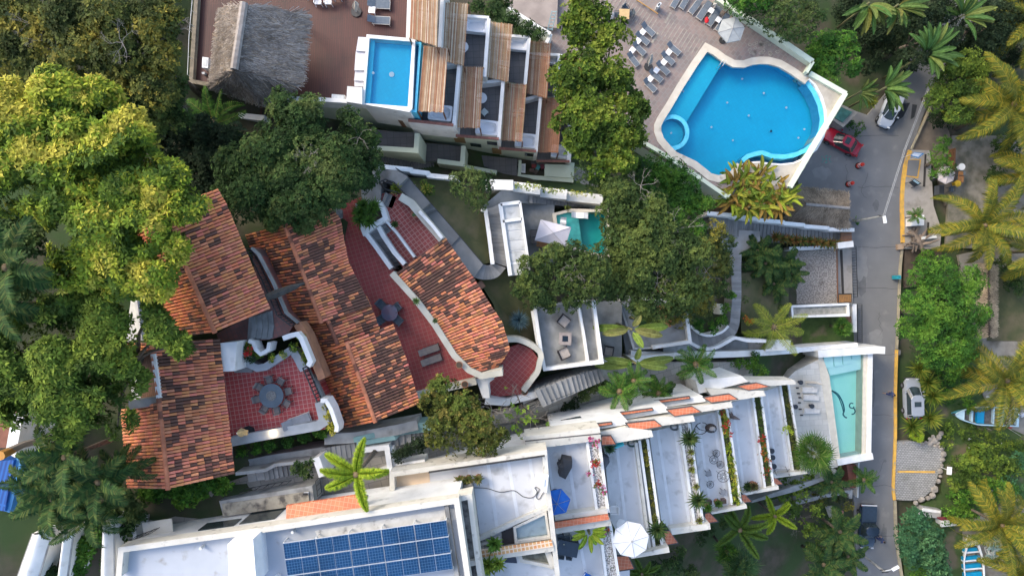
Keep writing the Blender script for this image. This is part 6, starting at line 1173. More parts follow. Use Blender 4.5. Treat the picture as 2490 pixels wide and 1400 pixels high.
for q, lab in (((248,350),'top left agave in the hexagonal planter'),((305,385),'largest agave in the middle of the hexagonal planter'),((220,400),'left agave at the planter rim'),((290,460),'lower right agave in the hexagonal planter'),((222,455),'lower left agave in the hexagonal planter'),((325,355),'upper right agave in the hexagonal planter')): spiky(lab, *q, 29.3, .8, 40, [(.1,.2,.03),(.07,.15,.03)], .05, group=AG, fr='h')
spiky('green bromeliad with yellow heart inside the path railing', 475,235, 28.5, .6, 30, [(.25,.28,.04),(.12,.18,.03)], .06, 'bromeliad', 'bromeliad', fr='h'); spiky('orange tinted bromeliad beside the path bushes', 690,235, 27, .6, 30, [(.3,.28,.05),(.15,.2,.03)], .06, 'bromeliad', 'bromeliad', fr='h')
spiky('small round cactus on the white planter ledge', 470,485, 29.2, .35, 40, [(.06,.1,.03)], .05, 'cactus', 'cactus', fr='h'); spiky('small aloe on the cream wall of the loungers patio, upper one', 622,1025, 30.2, .4, 24, [(.12,.2,.06)], .04, 'aloe', 'aloe', fr='h'); spiky('small aloe on the cream wall of the loungers patio, lower one', 755,1165, 30.2, .3, 20, [(.1,.15,.06)], .04, 'aloe', 'aloe', fr='h')
for i, x in enumerate(range(740, 1160, 46)): spiky(f'{["first","second","third","fourth","fifth","sixth","seventh","eighth","ninth","tenth"][i]} red tinged bromeliad from the left in the row along the lane', x, 500+i*5+random.uniform(-5,5), 6.5-i*.42, .85, 30, [(.22,.1,.03),(.12,.12,.03),(.25,.16,.04),(.1,.13,.03)], .09, 'bromeliad', 'bromeliad', 'bromeliads along the lane', fr='j')
for x, y, z, lab, fr in ((970,530,23.5,'dark green cycad at the top of the stone planter','p'),(1025,915,23.5,'dark green cycad at the lower end of the stone planter','p'),(770,1100,27,'leafy cycad in the mossy planter beside the white umbrella','p'),(1340,830,16,'grey green tuft at the lower end of the sixth terrace','p')): spiky(lab, x, y, z, 1.0 if x != 1340 else .6, 60, [(.06,.11,.03),(.04,.08,.025),(.1,.14,.04)], .07, 'cycad', 'cycad', 'cycads in the terrace planters', fr=fr)
for x, y, z, lab in ((982,615,23,'pale yellow succulent below the top cycad'),(982,670,23,'brown succulent on the stone planter'),(988,725,23,'tiny dark succulent halfway down the stone planter'),(1015,830,23,'lime succulent above the lower cycad'),(1035,1045,23,'striped succulent at the foot of the stone planter')): spiky(lab, x, y, z, .42, 26, [(.25,.28,.05),(.15,.14,.06)], .05, 'succulent', 'succulent', 'succulents on white gravel', fr='p')
spiky('potted green plant at the left of three pots on the bistro terrace', 1090,965, 20, .55, 34, [(.12,.22,.03)], .06, 'potted plant', 'potted_plant', pot=.25, fr='p'); spiky('round bushy potted plant between the two square pots', 1155,938, 20, .5, 44, [(.08,.15,.03)], .06, 'potted plant', 'potted_plant', pot=.3, fr='p'); spiky('oval dry plant in the bowl at the lower end of the sixth terrace', 1380,830, 16.3, .55, 44, [(.1,.08,.03),(.08,.09,.03)], .05, 'potted plant', 'potted_plant', pot=.4, fr='p'); spiky('potted plant beside the blue cover at the top of the second terrace', 470,590, 27, .6, 44, [(.08,.15,.06),(.05,.1,.05)], .06, 'potted plant', 'potted_plant', pot=.25, fr='p')
for x, y, lab in ((695,770,'left of the three potted plants with a cable on the upper terrace'),(750,765,'middle of the three potted plants with a cable on the upper terrace'),(815,760,'right of the three potted plants with a cable on the upper terrace')): spiky(lab, x, y, 33.5, .5, 26, [(.12,.15,.04),(.2,.18,.06)], .07, 'potted plant', 'potted_plant', 'potted plants on the upper terrace', pot=.24, fr='o')
spiky('green rosette plant in the gravel triangle beside the plunge pool', 920,1180, 34, .7, 30, [(.14,.26,.04),(.09,.18,.03)], .12, 'leafy plant', 'leafy_plant', fr='o'); spiky('lime ginger plant below the yellowish tile awning', 880,1320, 34, .9, 40, [(.28,.36,.05),(.16,.26,.04)], .08, 'leafy plant', 'leafy_plant', fr='o'); spiky('second lime ginger plant below the yellowish tile awning', 945,1310, 34, .7, 30, [(.28,.36,.05),(.16,.26,.04)], .08, 'leafy plant', 'leafy_plant', fr='o')
for x, y, lab in ((445,90,'topmost spiky bush beside the silver car'),(500,180,'spiky bush just above right of the silver car'),(530,260,'spiky bush right of the small white board'),(510,400,'big spiky bush below right of the silver car'),(400,450,'spiky bush directly below the silver car'),(590,0,'x')): 
    if lab != 'x': spiky(lab, x, y, .9, 1.7, 60, [(.16,.22,.03),(.09,.15,.02),(.25,.27,.04)], .1, 'yucca bush', 'spiky_bush', 'spiky bushes around the silver car', fr='r')
for x, y, lab in ((2005,210,'small spiky plant by the corner of the pool terrace'),(2030,245,'yellowish spiky plant below the terrace corner'),(2115,250,'spiky plant beside the stone steps by the cars')): spiky(lab, x, y, 4 if x<2100 else 1.5, 1.0, 36, [(.18,.2,.03),(.12,.16,.03)], .1, 'spiky plant', 'spiky_bush', fr='O')
# broad leaved ti palm clump at the foot of the big pool wall: many heads, one clump
F('j'); 
for i, (x, y) in enumerate([(470,120),(540,90),(600,110),(520,190),(610,200),(690,140),(740,200),(660,250),(560,270),(450,230),(740,120),(760,260),(480,60),(640,50),(810,190),(430,160)]): paddle_plant(f'{["leftmost","second","third","fourth","fifth","sixth","seventh","eighth","ninth","tenth","eleventh","twelfth","thirteenth","fourteenth","fifteenth","last"][i]} arching leaf palm of the clump at the foot of the big pool wall', *(lambda q: q)( (1620+x/2.8, 408+y/2.8)), 12, 3, rl(15,0,360,1.6,.17,(.1,1.1)), [(.2,.25,.02),(.12,.18,.02),(.27,.27,.03),(.24,.15,.03)], cat='arching palm', name='arching_palm', group='arching palms below the big pool wall')
# ================================================================ FURNITURE
def spot(fr, x, y, z): F(fr); return P(x, y, z)
SLING = mat('grey_sling_fabric', (.13,.155,.185), .9, (.105,.13,.16), 5)
ALU = mat('pale_aluminium', (.55,.52,.47), .5, (.45,.43,.4), 5)
def mk_lounger(fab, frm, tilt=.5, cushion=False):
    def make():
        t = thing('sun_lounger', 'x', 'sun lounger'); b = M()
        for s in (-1, 1): b.bar((-.95 if not cushion else -.9, s*.33, .3), (.6, s*.33, .3), .045)
        b.bar((-.95,-.33,.3), (-.95,.33,.3), .045); b.bar((.55,-.33,.3), (.55,.33,.3), .045); b.build('frame', frm, t)
        for x in (-.9, .5):
            for s in (-1, 1): q = M(); q.bar((x, s*.33, .3), (x-.03, s*.36, 0), .045); q.build('leg', frm, t)
        b = M(); b.box((-.32,0,.33 if not cushion else .37), (1.2,.6,.03 if not cushion else .1)); b.build('seat', fab, t)
        b = M(); L = .72; c, s_ = math.cos(tilt), math.sin(tilt); b.box((.3+L/2*c, 0, .34+L/2*s_), (L,.6,.03 if not cushion else .1), 0, None, 0, -tilt); b.build('backrest', fab, t); return t
    return Proto(make)
LO = mk_lounger(SLING, ALU); LOW = mk_lounger(mat('pale_cushion', (.6,.58,.54), .9, (.52,.5,.47), 3), CLEANW, .12, True); LOG = mk_lounger(mat('mid_grey_cushion', (.24,.25,.27), .9, (.2,.21,.22), 3), ALU, .4, True)
def put_lounger(pr, fr, head, foot, z, lab, group=None):
    F(fr); h, f = P(*head, z), P(*foot, z); return pr.place((h+f)/2, ang(f, h), lab, 'sun lounger', group, max(.8, min(1.1, (h-f).length/1.85)))
SG = 'grey sling loungers on the stone sun deck'
for i, (h, f) in enumerate([((830,640),(990,775)),((745,770),(905,915)),((675,905),(835,1055)),((575,1020),(740,1160)),((497,1145),(650,1300))]): put_lounger(LO, 's', h, f, ZP, f'grey sling lounger, {ORD[i]} from the top in the slanted row nearest the big pool', SG)
for i, (h, f) in enumerate([((465,360),(630,510)),((385,495),(550,630)),((365,650),(475,760)),((290,800),(385,920))]): put_lounger(LO, 's', h, f, ZP, f'grey sling lounger, {ORD[i]} from the top in the row against the clumpy tree', SG)
for i, (h, f) in enumerate([((1000,-60),(900,110)),((1130,-50),(1020,130)),((1290,20),(1150,200)),((1410,70),(1265,285)),((1550,150),(1400,370)),((1665,245),(1530,455))]): put_lounger(LO, 's', h, f, ZP, f'grey sling lounger, {ORD[i]} from the left in the row along the top white wall', SG)
DGp = 'grey loungers on the brown roof deck'
for i, y in enumerate((5, 47, 157)): put_lounger(LO, 'b', (1335,y-6), (1485,y+3), 25, ['grey lounger on the brown deck cut by the top edge','grey lounger just above the small white table on the brown deck','grey lounger nearest the rectangular roof pool'][i], DGp)
def mk_table(w, d, h, m, round_=False, legs=4, lm=None, th=.04):
    def make():
        t = thing('side_table', 'x', 'table'); b = M()
        if round_: b.disc((0,0,h-th), w/2, th, 22)
        else: b.box((0,0,h-th/2), (w,d,th))
        b.build('table_top', m, t)
        if legs == 4:
            for sx in (-1,1):
                for sy in (-1,1): q = M(); k = .3 if round_ else .42; q.bar((sx*w*k, sy*d*k, 0), (sx*w*k, sy*d*k, h-th), .045); q.build('leg', lm or m, t)
        else: q = M(); q.tube([(0,0,0),(0,0,h-th)], .05, 8); q.disc((0,0,0), w*.28, .03, 16); q.build('pedestal', lm or m, t)
        return t
    return Proto(make)
TW_ = mk_table(.5, .5, .42, CLEANW); TG = 'white side tables between the deck loungers'
for i, (x, y) in enumerate([(838,765),(768,905),(662,1020),(575,1140)]): TW_.place(spot('s', x, y, ZP), R(-40), f'white square side table, {ORD[i]} from the top in the row nearest the big pool', 'side table', TG)
for i, (x, y) in enumerate([(470,480),(405,605),(325,735)]): TW_.place(spot('s', x, y, ZP), R(-40), f'white square side table, {ORD[i]} from the top against the clumpy tree', 'side table', TG)
for i, (x, y) in enumerate([(1437,178),(1538,308)]): TW_.place(spot('s', x, y, ZP), R(-35), ['white side table with a black phone on it near the top wall','white side table between the loungers left of the grey parasol'][i], 'side table', TG)
TW_.place(spot('b', 1362, 88, 25), R(-5), 'white square side table between two grey loungers on the brown deck', 'side table')
tag((lambda b: (b.ball(spot('s', 1390, 290, ZP+.4), .26, col=(.6,.01,.02), sq=(.8,1.2,.3), jit=.15), b.build('towel', ATT))[1])(M()), 'crumpled red towel lying between two loungers near the top wall', 'towel')
def mk_chair(seat, frm, w=.55, arms=True, back=.85, cushion=None):
    def make():
        t = thing('chair', 'x', 'chair'); b = M(); b.box((0,0,.43), (w,w,.05)); b.build('seat', seat, t)
        b = M(); b.box((w*.5+.03,0,.62), (.05,w,.42), 0, None, 0, .2); b.build('backrest', seat if not cushion else frm, t)
        for sx in (-1,1):
            for sy in (-1,1): q = M(); q.bar((sx*w*.48, sy*w*.48, .43), (sx*w*.55, sy*w*.52, 0), .04); q.build('leg', frm, t)
        if arms:
            for sy in (-1,1): q = M(); q.bar((-w*.45, sy*w*.52, .65), (w*.5, sy*w*.52, .65), .05); q.bar((-w*.45, sy*w*.52, .65), (-w*.45, sy*w*.52, .43), .04); q.build('armrest', frm, t)
        if cushion: q = M(); q.box((-.02,0,.5), (w*.9,w*.9,.1)); q.build('cushion', cushion, t)
        return t
    return Proto(make)
CW = mk_chair(CLEANW, CLEANW, .5); CGR = mk_chair(GREYF, mat('dark_grey_frame', (.05,.055,.06), .6), .5); CTP = mk_chair(mat('taupe_weave', (.2,.18,.17), .9, (.15,.135,.13), 8), mat('dark_grey_frame'), .52)
for i, (x, y) in enumerate([(985,28),(1057,28),(925,-20),(1120,-12)]): CW.place(spot('b', x, y, 25), R(90 if i < 2 else -90), ['white plastic armchair, left one of the two fully seen on the brown deck','white plastic armchair, right one of the two fully seen on the brown deck','white chair cut by the top edge, left','white chair cut by the top edge, right'][i], 'chair', 'white chairs on the brown deck')
def closed_parasol(label, fr, base, top, z, col, h=2.6, bcol=DARKM, tilt=True):
    F(fr); o = P(*base, z); t = thing('folded_parasol', label, 'parasol', o); b = M(); b.disc(o, .42, .1, 8); b.build('base', bcol, t); F(fr); tp = P(*top, z+h/ZS); b = M(); b.tube([o, tp], .035, 6); b.build('pole', METAL, t)
    b = M(); n = 10; vs = []; d = (tp-o)
    for k, (f, r) in enumerate(((.3,.2),(.55,.26),(.8,.16),(1.0,.04))):
        for j in range(n): a = 6.28*j/n; rr = r*(1.15 if j % 2 else .7); vs.append(o+d*f+Vector((math.cos(a)*rr, math.sin(a)*rr, 0)))
    b.add(vs, [(k*n+j, k*n+(j+1)%n, (k+1)*n+(j+1)%n, (k+1)*n+j) for k in range(3) for j in range(n)]+[tuple(range(3*n,4*n))]); b.build('folded_canopy', col, t); return t
CREAMF = mat('cream_canvas', (.58,.53,.46), .9, (.45,.41,.36), 4)
closed_parasol('folded cream parasol on a black base at the top of the brown deck', 'b', (1245,88), (1235,10), 25, CREAMF); closed_parasol('folded white grey parasol on a black foot on the stone sun deck', 's', (560,950), (615,770), ZP, mat('grey_canvas', (.45,.45,.43), .9, (.35,.35,.34), 4)); closed_parasol('folded white parasol under the clumpy tree beside the yellow table', 's', (20,280), (60,180), ZP, CLEANW)
closed_parasol('folded pale yellow parasol with a black foot on the square red patio', 'm', (990,820), (900,830), 34, mat('yellow_canvas', (.6,.46,.24), .9, (.45,.34,.17), 4)); closed_parasol('folded grey parasol standing by the loungers at the top white wall', 's', (1480,110), (1530,60), ZP, mat('grey_canvas'))
def open_parasol(label, fr, c, z, r, n, col, h=2.4, square=None, tilt=0):
    F(fr); top = P(*c, z+h/ZS); o = Vector((top.x, top.y, z*ZS)); t = thing('parasol', label, 'parasol', o); b = M(); apex = top+Vector((0,0,.35))
    pts = PL(square, z+h/ZS) if square else [top+Vector((math.cos(6.283*j/n+.2)*r, math.sin(6.283*j/n+.2)*r, 0)) for j in range(n)]
    if square: apex = sum(pts, Vector())/len(pts)+Vector((0,0,.4))
    m = len(pts); b.add([apex]+pts+[p-Vector((0,0,.14)) for p in pts], [(0,1+j,1+(j+1)%m) for j in range(m)]+[(1+j,1+m+j,1+m+(j+1)%m,1+(j+1)%m) for j in range(m)]); cnp = b.build('canopy', col, t)
    b = M(); b.tube([o, apex], .03, 6); b.build('pole', METAL, t); b = M()
    for p in pts: b.bar(apex+Vector((0,0,.015)), p+Vector((0,0,.02)), .02)
    b.build('ribs', mat('seam_grey', (.3,.3,.3)), cnp); b = M(); b.disc(o, .35, .09, 10); b.build('base', DARKM, t); return t
open_parasol('open grey hexagonal parasol over the last lounger at the top white wall', 'd', (1163,213), ZP, 1.25, 6, mat('light_grey_canvas', (.36,.38,.38), .9, (.3,.32,.32), 3)); open_parasol('large open white octagonal parasol at the foot of the second terrace', 'p', (607,1170), 26, 1.32, 8, CLEANW); open_parasol('small open pinkish white parasol on the beach side terrace', 'w', (483,300), .3, 1.0, 7, mat('pinkish_canvas', (.6,.53,.5), .9, (.54,.47,.45), 3), 2.2)
open_parasol('open pale square cantilever parasol beside the teal garden pool', 'i', (460,468), 20.3, 1.5, 4, mat('lilac_white_canvas', (.6,.57,.6), .9, (.54,.51,.54), 2), 2.4, [(377,374),(585,428),(545,560),(337,516)])
t = open_parasol('royal blue drooping parasol beside the wall of the upper white terrace', 'p', (140,935), 29.5, .95, 6, mat('royal_blue_canvas', (.01,.13,.5), .8, (.01,.1,.42), 3), 1.8)
# round table with eight chairs
F('m'); c = P(1185,540,34); RT = Proto(lambda: (lambda t: (M().disc((0,0,.7), .86, .05, 32).build('table_top', mat('slate_table', (.075,.11,.14), .4, (.055,.085,.11), 2), t), M().disc((0,0,.752), .36, .03, 28).build('lazy_susan', mat('dark_mosaic', (.08,.08,.075), .5, (.2,.2,.19), 18, (.45,.55)), t), M().disc((0,0,0), .45, .7, 12, None, .2).build('pedestal', DARKM, t), t)[-1])(thing('round_table', 'x', 'table')))
RT.place(c, 0, 'big dark slate round table with a lazy susan on the square red patio', 'round table', None, .9)
CTAU = mk_chair(mat('taupe_cushion', (.24,.21,.19), .9, (.19,.17,.16), 4), mat('dark_grey_frame'), .5)
POSN = ['right','upper right','top','upper left','left','lower left','bottom','lower right']
for i in range(8): a = i*math.pi/4+.25; CTAU.place(c+Vector((math.cos(a),math.sin(a),0))*1.0, a, f'cushioned chair on the {POSN[i]} side of the eight seat slate table', 'chair', 'chairs round the slate table', .85)
F('h'); c = P(443,1107,28); T4 = Proto(lambda: (lambda t: (M().disc((0,0,.7), .6, .03, 28).build('table_top', mat('violet_glass', (.1,.11,.16), .15, (.16,.07,.09), 1.2), t), M().disc((0,0,0), .4, .7, 12, None, .1).build('pedestal', DARKM, t), t)[-1])(thing('round_table', 'x', 'table'))); T4.place(c, 0, 'round glass table with four dark chairs on the long red patio', 'round table')
for q, lab in (((383,1050),'upper left'),((488,1072),'upper right'),((380,1157),'lower left'),((500,1158),'lower right')): p = P(*q, 28); CGR.place(p, ang(c, p), f'dark sling chair at the {lab} of the round glass table', 'chair', 'chairs round the glass table', 1.1)
put_lounger(LOG, 'm', (1265,770), (1452,700), 34, 'single grey lounger on the square red patio near the lit floor lamp')
F('O'); GD = 'pair of taupe loungers on the long red patio'
TPL = mk_lounger(mat('taupe_cushion'), mat('dark_grey_frame'), .3, True); put_lounger(TPL, 'O', (1022,858), (1068,842), 28, 'upper lounger of the taupe pair on the long red patio', GD); put_lounger(TPL, 'O', (1028,882), (1074,866), 28, 'lower lounger of the taupe pair on the long red patio', GD)
ARM = mk_chair(mat('dark_wicker', (.04,.03,.03), .8, (.03,.025,.025), 8), mat('dark_wicker'), .78, True, .85, mat('taupe_cushion_light', (.38,.33,.28), .9, (.3,.26,.23), 4))
F('i'); ARM.place(P(532,1063,24.4), R(140), 'dark wicker armchair above the square fire table', 'armchair', 'wicker armchairs on roof terraces'); ARM.place(P(535,1280,24.4), R(205), 'dark wicker armchair below the square fire table', 'armchair', 'wicker armchairs on roof terraces'); ARM.place(P(835,1265,17.6), R(80), 'dark wicker armchair in the court beside the grey roof terrace', 'armchair', 'wicker armchairs on roof terraces', .95)
c = P(541,1182,24.4); t = thing('fire_table', 'square stone fire table with a dark glass middle on the grey roof terrace', 'fire table', c); ft = mat('pinkish_stone', (.34,.29,.26), .8, (.26,.22,.2), 4)
b = M(); b.box(c+Vector((0,0,.2)), (.8,.8,.4), R(-3)); b.build('base', ft, t); b = M(); [b.box(c+Matrix.Rotation(R(-3),3,'Z')@Vector(v), s, R(-3)) for v, s in (((.35,0,.45),(.25,.95,.08)),((-.35,0,.45),(.25,.95,.08)),((0,.35,.449),(.45,.25,.08)),((0,-.35,.449),(.45,.25,.08)))]; b.build('rim', ft, t); b = M(); b.box(c+Vector((0,0,.43)), (.44,.44,.06), R(-3)); b.build('burner_glass', mat('blue_black_glass', (.01,.02,.03), .1), t)
for q, lab in (((330,475),'upper'),((343,520),'middle'),((388,575),'lower')): CTP.place(P(*q, 20.4), R(180 if q[0] < 380 else 270), f'{lab} taupe chair left of the square parasol by the teal pool', 'chair', 'chairs by the teal pool', 1.1)
WT = mk_table(1.5, .8, .74, mat('oiled_wood', (.3,.14,.05), .6, (.22,.1,.035), 4)); WT.place(P(410,540,20.4), R(-12), 'wooden dining table under the square parasol', 'table'); OW = mat('oiled_wood')
closed = M(); 
BN = mk_table(1.9, .5, .45, mat('honey_wood', (.42,.2,.08), .6, (.33,.15,.06), 3)); BN.place(spot('v', 332, 570, 16), R(92), 'long honey wood bench left in the grey garden court', 'bench', 'honey wood benches'); BN.place(spot('v', 470, 560, 16), R(88), 'wide honey wood table right in the grey garden court', 'bench', 'honey wood benches', (1, 2.4, 1)); BN.place(spot('v', 440, 100, 16), R(8), 'honey wood table top peeking through the tree', 'bench', 'honey wood benches', (.9, 1.6, 1))
put_lounger(LOW, 'i', (950,1005), (945,945), 15.9, 'pale cushioned lounger beside the dark broad leaved plant')
# north building furniture
TU = Proto(lambda: (lambda t: (tub_shell(t), t)[-1])(thing('hot_tub', 'x', 'hot tub')))
def tub_shell(t):
    b = M(); o = [(.93,.6),(-.93,.6),(-.93,-.6),(.93,-.6)]; n = 24
    def ring_(hx, hy, z, p=4): return [Vector((math.copysign(abs(math.cos(a))**(2/p), math.cos(a))*hx, math.copysign(abs(math.sin(a))**(2/p), math.sin(a))*hy, z)) for a in [6.2832*j/n for j in range(n)]]
    rs = [ring_(.95,.62,0,12), ring_(.95,.62,.6,12), ring_(.8,.48,.6,4), ring_(.76,.44,.42,4), ring_(.6,.32,.2,3)]
    b.add([v for r_ in rs for v in r_], [(k*n+j, k*n+(j+1)%n, (k+1)*n+(j+1)%n, (k+1)*n+j) for k in range(4) for j in range(n)]+[tuple(range(4*n,5*n))]); b.build('shell', mat('white_acrylic', (.82,.83,.85), .25, (.78,.8,.82), 2), t)
    for x, y in ((.6,.2),(.6,-.2),(-.6,.2),(-.6,-.2)): b = M(); b.disc((x*1.05,y,.5), .035, .02, 8); b.build('jet', METAL, t)
HTG = 'white hot tubs on the hotel terraces'
for q, z, s, lab in (((328,815),22.7,1,'first white hot tub of the lower row, nearest the roof pool'),((655,918),19.7,1,'second white hot tub of the lower row, below the round table'),((928,1008),16.7,1,'third white hot tub of the lower row, right of the dark tiled floor'),((1175,1085),13.7,.95,'last white hot tub of the lower row, half under the tree'),((577,195),21.2,1,'white hot tub at the top of the second terrace column'),((868,325),18.2,.9,'white hot tub at the top of the third terrace column'),((1130,430),15.2,.75,'white hot tub partly under the red pergola and tree')): TU.place(spot('c', *q, z), R(-6), lab, 'hot tub', HTG, s)
RW = mk_table(.95, .95, .72, CLEANW, True, 1); RW.place(spot('c', 619, 713, 19.6), 0, 'white round table half under the second lower pergola', 'round table', 'white round tables on the hotel', .95); RW.place(spot('c', 490, 355, 21.1), 0, 'white round table half under the second upper pergola', 'round table', 'white round tables on the hotel', .9); RW.place(spot('c', 215, 130, 24.1), 0, 'white round table showing through the first upper pergola', 'round table', 'white round tables on the hotel', 1.1); RW.place(spot('p', 540, 1057, 26), 0, 'small white round table above the white octagonal parasol', 'round table', None, .8)
ST_ = mk_table(.5, .5, .42, mat('pale_green_glass', (.45,.52,.5), .3)); ST_.place(spot('c', 637, 805, 19.6), R(45), 'pale glass stool turned diagonally on the grey tiled hotel terrace', 'stool')
for q, lab in (((752,475),'left'),((792,480),'right')): CW.place(spot('c', *q, 18.1), R(90), f'{lab} white chair showing through the third upper pergola', 'chair', 'white chairs under the pergolas', .9)
for q, lab in (((855,820),'left'),((895,810),'right')): CW.place(spot('c', *q, 16.6), R(80), f'{lab} white chair showing through the third lower pergola', 'chair', 'white chairs under the pergolas', .9)
def boxthing(name, label, cat, fr, q, z, h, m, parts=(), group=None, taper=0):
    F(fr); w = PL(q, z+h/ZS); c = sum(w, Vector())/len(w); o = Vector((c.x, c.y, z*ZS)); t = thing(name, label, cat, o, group); b = M(); b.ext([p.lerp(c, taper)for p in w], z*ZS); b.build('body', m, t)
    for nm, f, hh, mm in parts: b = M(); b.ext([c.lerp(p, f)+Vector((0,0,hh)) for p in w], c.z-.02); b.build(nm, mm, t)
    return t
boxthing('air_conditioner', 'white air conditioner box at the left end of the brown deck', 'air conditioner', 'b', [(152,405),(195,410),(190,485),(148,480)], 25, .7, CLEANW, [('grille', .6, .03, METAL)]); boxthing('vent_box', 'tiny white box below the air conditioner on the brown deck', 'box', 'b', [(148,514),(168,512),(170,526),(152,528)], 25, .3, CLEANW, [('lid', 1.05, .03, METAL)])
boxthing('equipment_box', 'low white equipment box at the foot of the brown deck', 'box', 'b', [(1070,668),(1162,676),(1160,706),(1068,700)], 25, .6, CLEANW, [('lid', .92, .05, METAL)])
boxthing('air_conditioner', 'white air conditioner inside the small service yard of the hotel', 'air conditioner', 'c', [(898,1162),(928,1162),(926,1228),(896,1226)], 11.8, .7, CLEANW, [('grille', .6, .03, METAL)])
for i, (x, y, c_) in enumerate([(985,1185,(.3,.05,.05)),(1015,1195,(.1,.35,.38)),(1045,1190,(.25,.05,.08)),(970,1215,(.15,.1,.08)),(1000,1225,(.12,.09,.07))]): b = M(); p = spot('c', x, y, 12); b.box(p+Vector((0,0,.25)), (.4,.3,.5), i, c_); b.box(p+Vector((0,0,.53)), (.44,.34,.05), i, tuple(v*.7 for v in c_)); tag(b.build('storage_crate', ATT), f'{["dark red","teal","maroon","brown","dark brown"][i]} crate stored in the small service yard of the hotel', 'crate', 'stored crates')
# south building things
F('p')
def cover(label, q, z, h, m): 
    w = PL(q, z+h/ZS); c = sum(w, Vector())/len(w); o = Vector((c.x, c.y, z*ZS)); t = thing('covered_grill', label, 'covered grill', o); b = M(); n = len(w); lo = [Vector((p.x,p.y,o.z+.05)).lerp(Vector((o.x,o.y,o.z+.05)), -.06) for p in w]; b.add([c+Vector((0,0,.1))]+w+lo, [(0,1+j,1+(j+1)%n) for j in range(n)]+[(1+j,1+n+j,1+n+(j+1)%n,1+(j+1)%n) for j in range(n)]); b.build('fabric_cover', m, t); b = M(); [b.tube([o+Vector((sx*.3,sy*.25,0)), o+Vector((sx*.3,sy*.25,.15))], .05, 6) for sx in (-1,1) for sy in (-1,1)]; b.build('wheels', DARKM, t); return t
CVM = mat('black_cover', (.035,.035,.038), .7, (.025,.025,.028), 4)
cover('grill under a black fitted cover on the first white terrace', [(178,660),(238,672),(236,715),(195,790),(155,770),(163,720),(148,712),(172,690)][::-1], 29.5, 1.1, CVM); cover('dark grey covered table half behind the gravel planter', [(430,645),(468,655),(474,680),(440,735),(430,730)][::-1], 26, .9, mat('dark_cover', (.1,.1,.12), .8))
NAVY = mat('navy_table', (.03,.05,.075), .5, (.025,.04,.06), 3); DT = Proto(lambda: (lambda t: (M().box((0,0,.72),(1.5,1.05,.05)).build('table_top', NAVY, t), M().box((0,0,.35),(1.1,.7,.06)).build('shelf', NAVY, t), [M().bar((sx*.68,sy*.46,0),(sx*.68,sy*.46,.7),.07).build('leg', NAVY, t) for sx in (-1,1) for sy in (-1,1)], t)[-1])(thing('dining_table', 'x', 'table')))
DT.place(P(205,1200,28), R(-12), 'navy rectangular dining table on the lower white terrace', 'dining table')
for i, (x, y, a) in enumerate([(160,1142,100),(200,1150,95),(245,1162,90),(165,1245,-95),(215,1250,-100)]): CGR.place(P(x, y, 28), R(a), f'dark chair, {["upper left","upper middle","upper right","lower left","lower right"][i]} at the navy dining table', 'chair', 'chairs at the navy table', .85)
b = M(); [b.ball(P(205+dx, 1200+dy, 28.9), .05, col=(.6,.55,.4)) for dx, dy in ((-20,0),)]; tag(b.build('candle_bowl', ATT), 'small round candle bowl on the navy dining table', 'bowl')
CB = mk_chair(mat('bright_blue_fabric', (.01,.14,.55), .8), CLEANW, .6); CB.place(P(322,1392,28), R(60), 'bright blue folding chair cut by the bottom edge of the lower terrace', 'chair'); CW.place(P(490,965,26), R(0), 'white chair beside the planter wall on the second terrace', 'chair', None, 1.1)
b = M(); b.tube([P(505,582,26.3), P(560,562,26.3)], .16, 10, (.02,.5,.6)); b.tube([P(505,590,26.8), P(558,572,26.8)], .1, 8, (.1,.6,.65)); tag(b.build('pool_float', ATT), 'turquoise rolled pool float at the top of the second terrace', 'pool float')
def coil(label, fr, x, y, z, col): F(fr); b = M(); c = P(x, y, z); b.tube([c+Vector((math.cos(a)*(.22+.01*a), math.sin(a)*(.18+.006*a), .03+.006*a)) for a in [k*.5 for k in range(40)]], .025, 5, col); tag(b.build('hose', ATT), label, 'hose')
coil('coiled dark green hose under the second terrace wing wall', 'p', 612, 560, 26, (.04,.09,.08)); coil('coiled grey hose at the top of the third terrace', 'p', 880, 458, 22.5, (.12,.14,.15))
def wire(label, name, fr, x, y, z, r, h, cat, group, seat=True):
    F(fr); c = P(x, y, z); t = thing(name, label, cat, c, group); b = M(); n = 22
    b.tube([c+Vector((math.cos(a)*r, math.sin(a)*r, h)) for a in [6.2832*j/n for j in range(n+1)]], .022, 5)
    for j in range(10): a = j*.628; b.bar(c+Vector((0,0,h)), c+Vector((math.cos(a)*r, math.sin(a)*r, h)), .014)
    b.tube([c+Vector((math.cos(a)*r*.5, math.sin(a)*r*.5, h)) for a in [6.2832*j/12 for j in range(13)]], .012, 4); b.build('wire_seat' if seat else 'wire_top', DARKM, t)
    for j in range(3): a = j*2.09+.5; q = M(); q.bar(c+Vector((0,0,h)), c+Vector((math.cos(a)*r*.9, math.sin(a)*r*.9, 0)), .025); q.build('leg', DARKM, t)
    if seat: q = M(); q.tube([c+Vector((-r, -r*.3, h+.1)), c+Vector((-r*1.1, 0, h+.4)), c+Vector((-r, r*.3, h+.1))], .02, 5); q.build('backrest', DARKM, t)
    else: q = M(); q.disc(c+Vector((0,0,h)), .06, .05, 8); q.build('candle', CLEANW, t)
WG_ = 'black wire bistro furniture'
for x, y, r, s, lab in ((1135,618,.3,True,'topmost black wire chair of the bistro terrace'),(1113,652,.36,False,'upper round black wire table of the bistro terrace'),(1160,688,.3,True,'black wire chair between the two wire tables'),(1172,755,.5,False,'large round black wire table of the bistro terrace'),(1097,812,.3,True,'lowest black wire chair of the bistro terrace')): wire(lab, 'wire_chair' if s else 'wire_table', 'p', x, y, 19, r, .45 if s else .7, 'chair' if s else 'table', WG_, s)
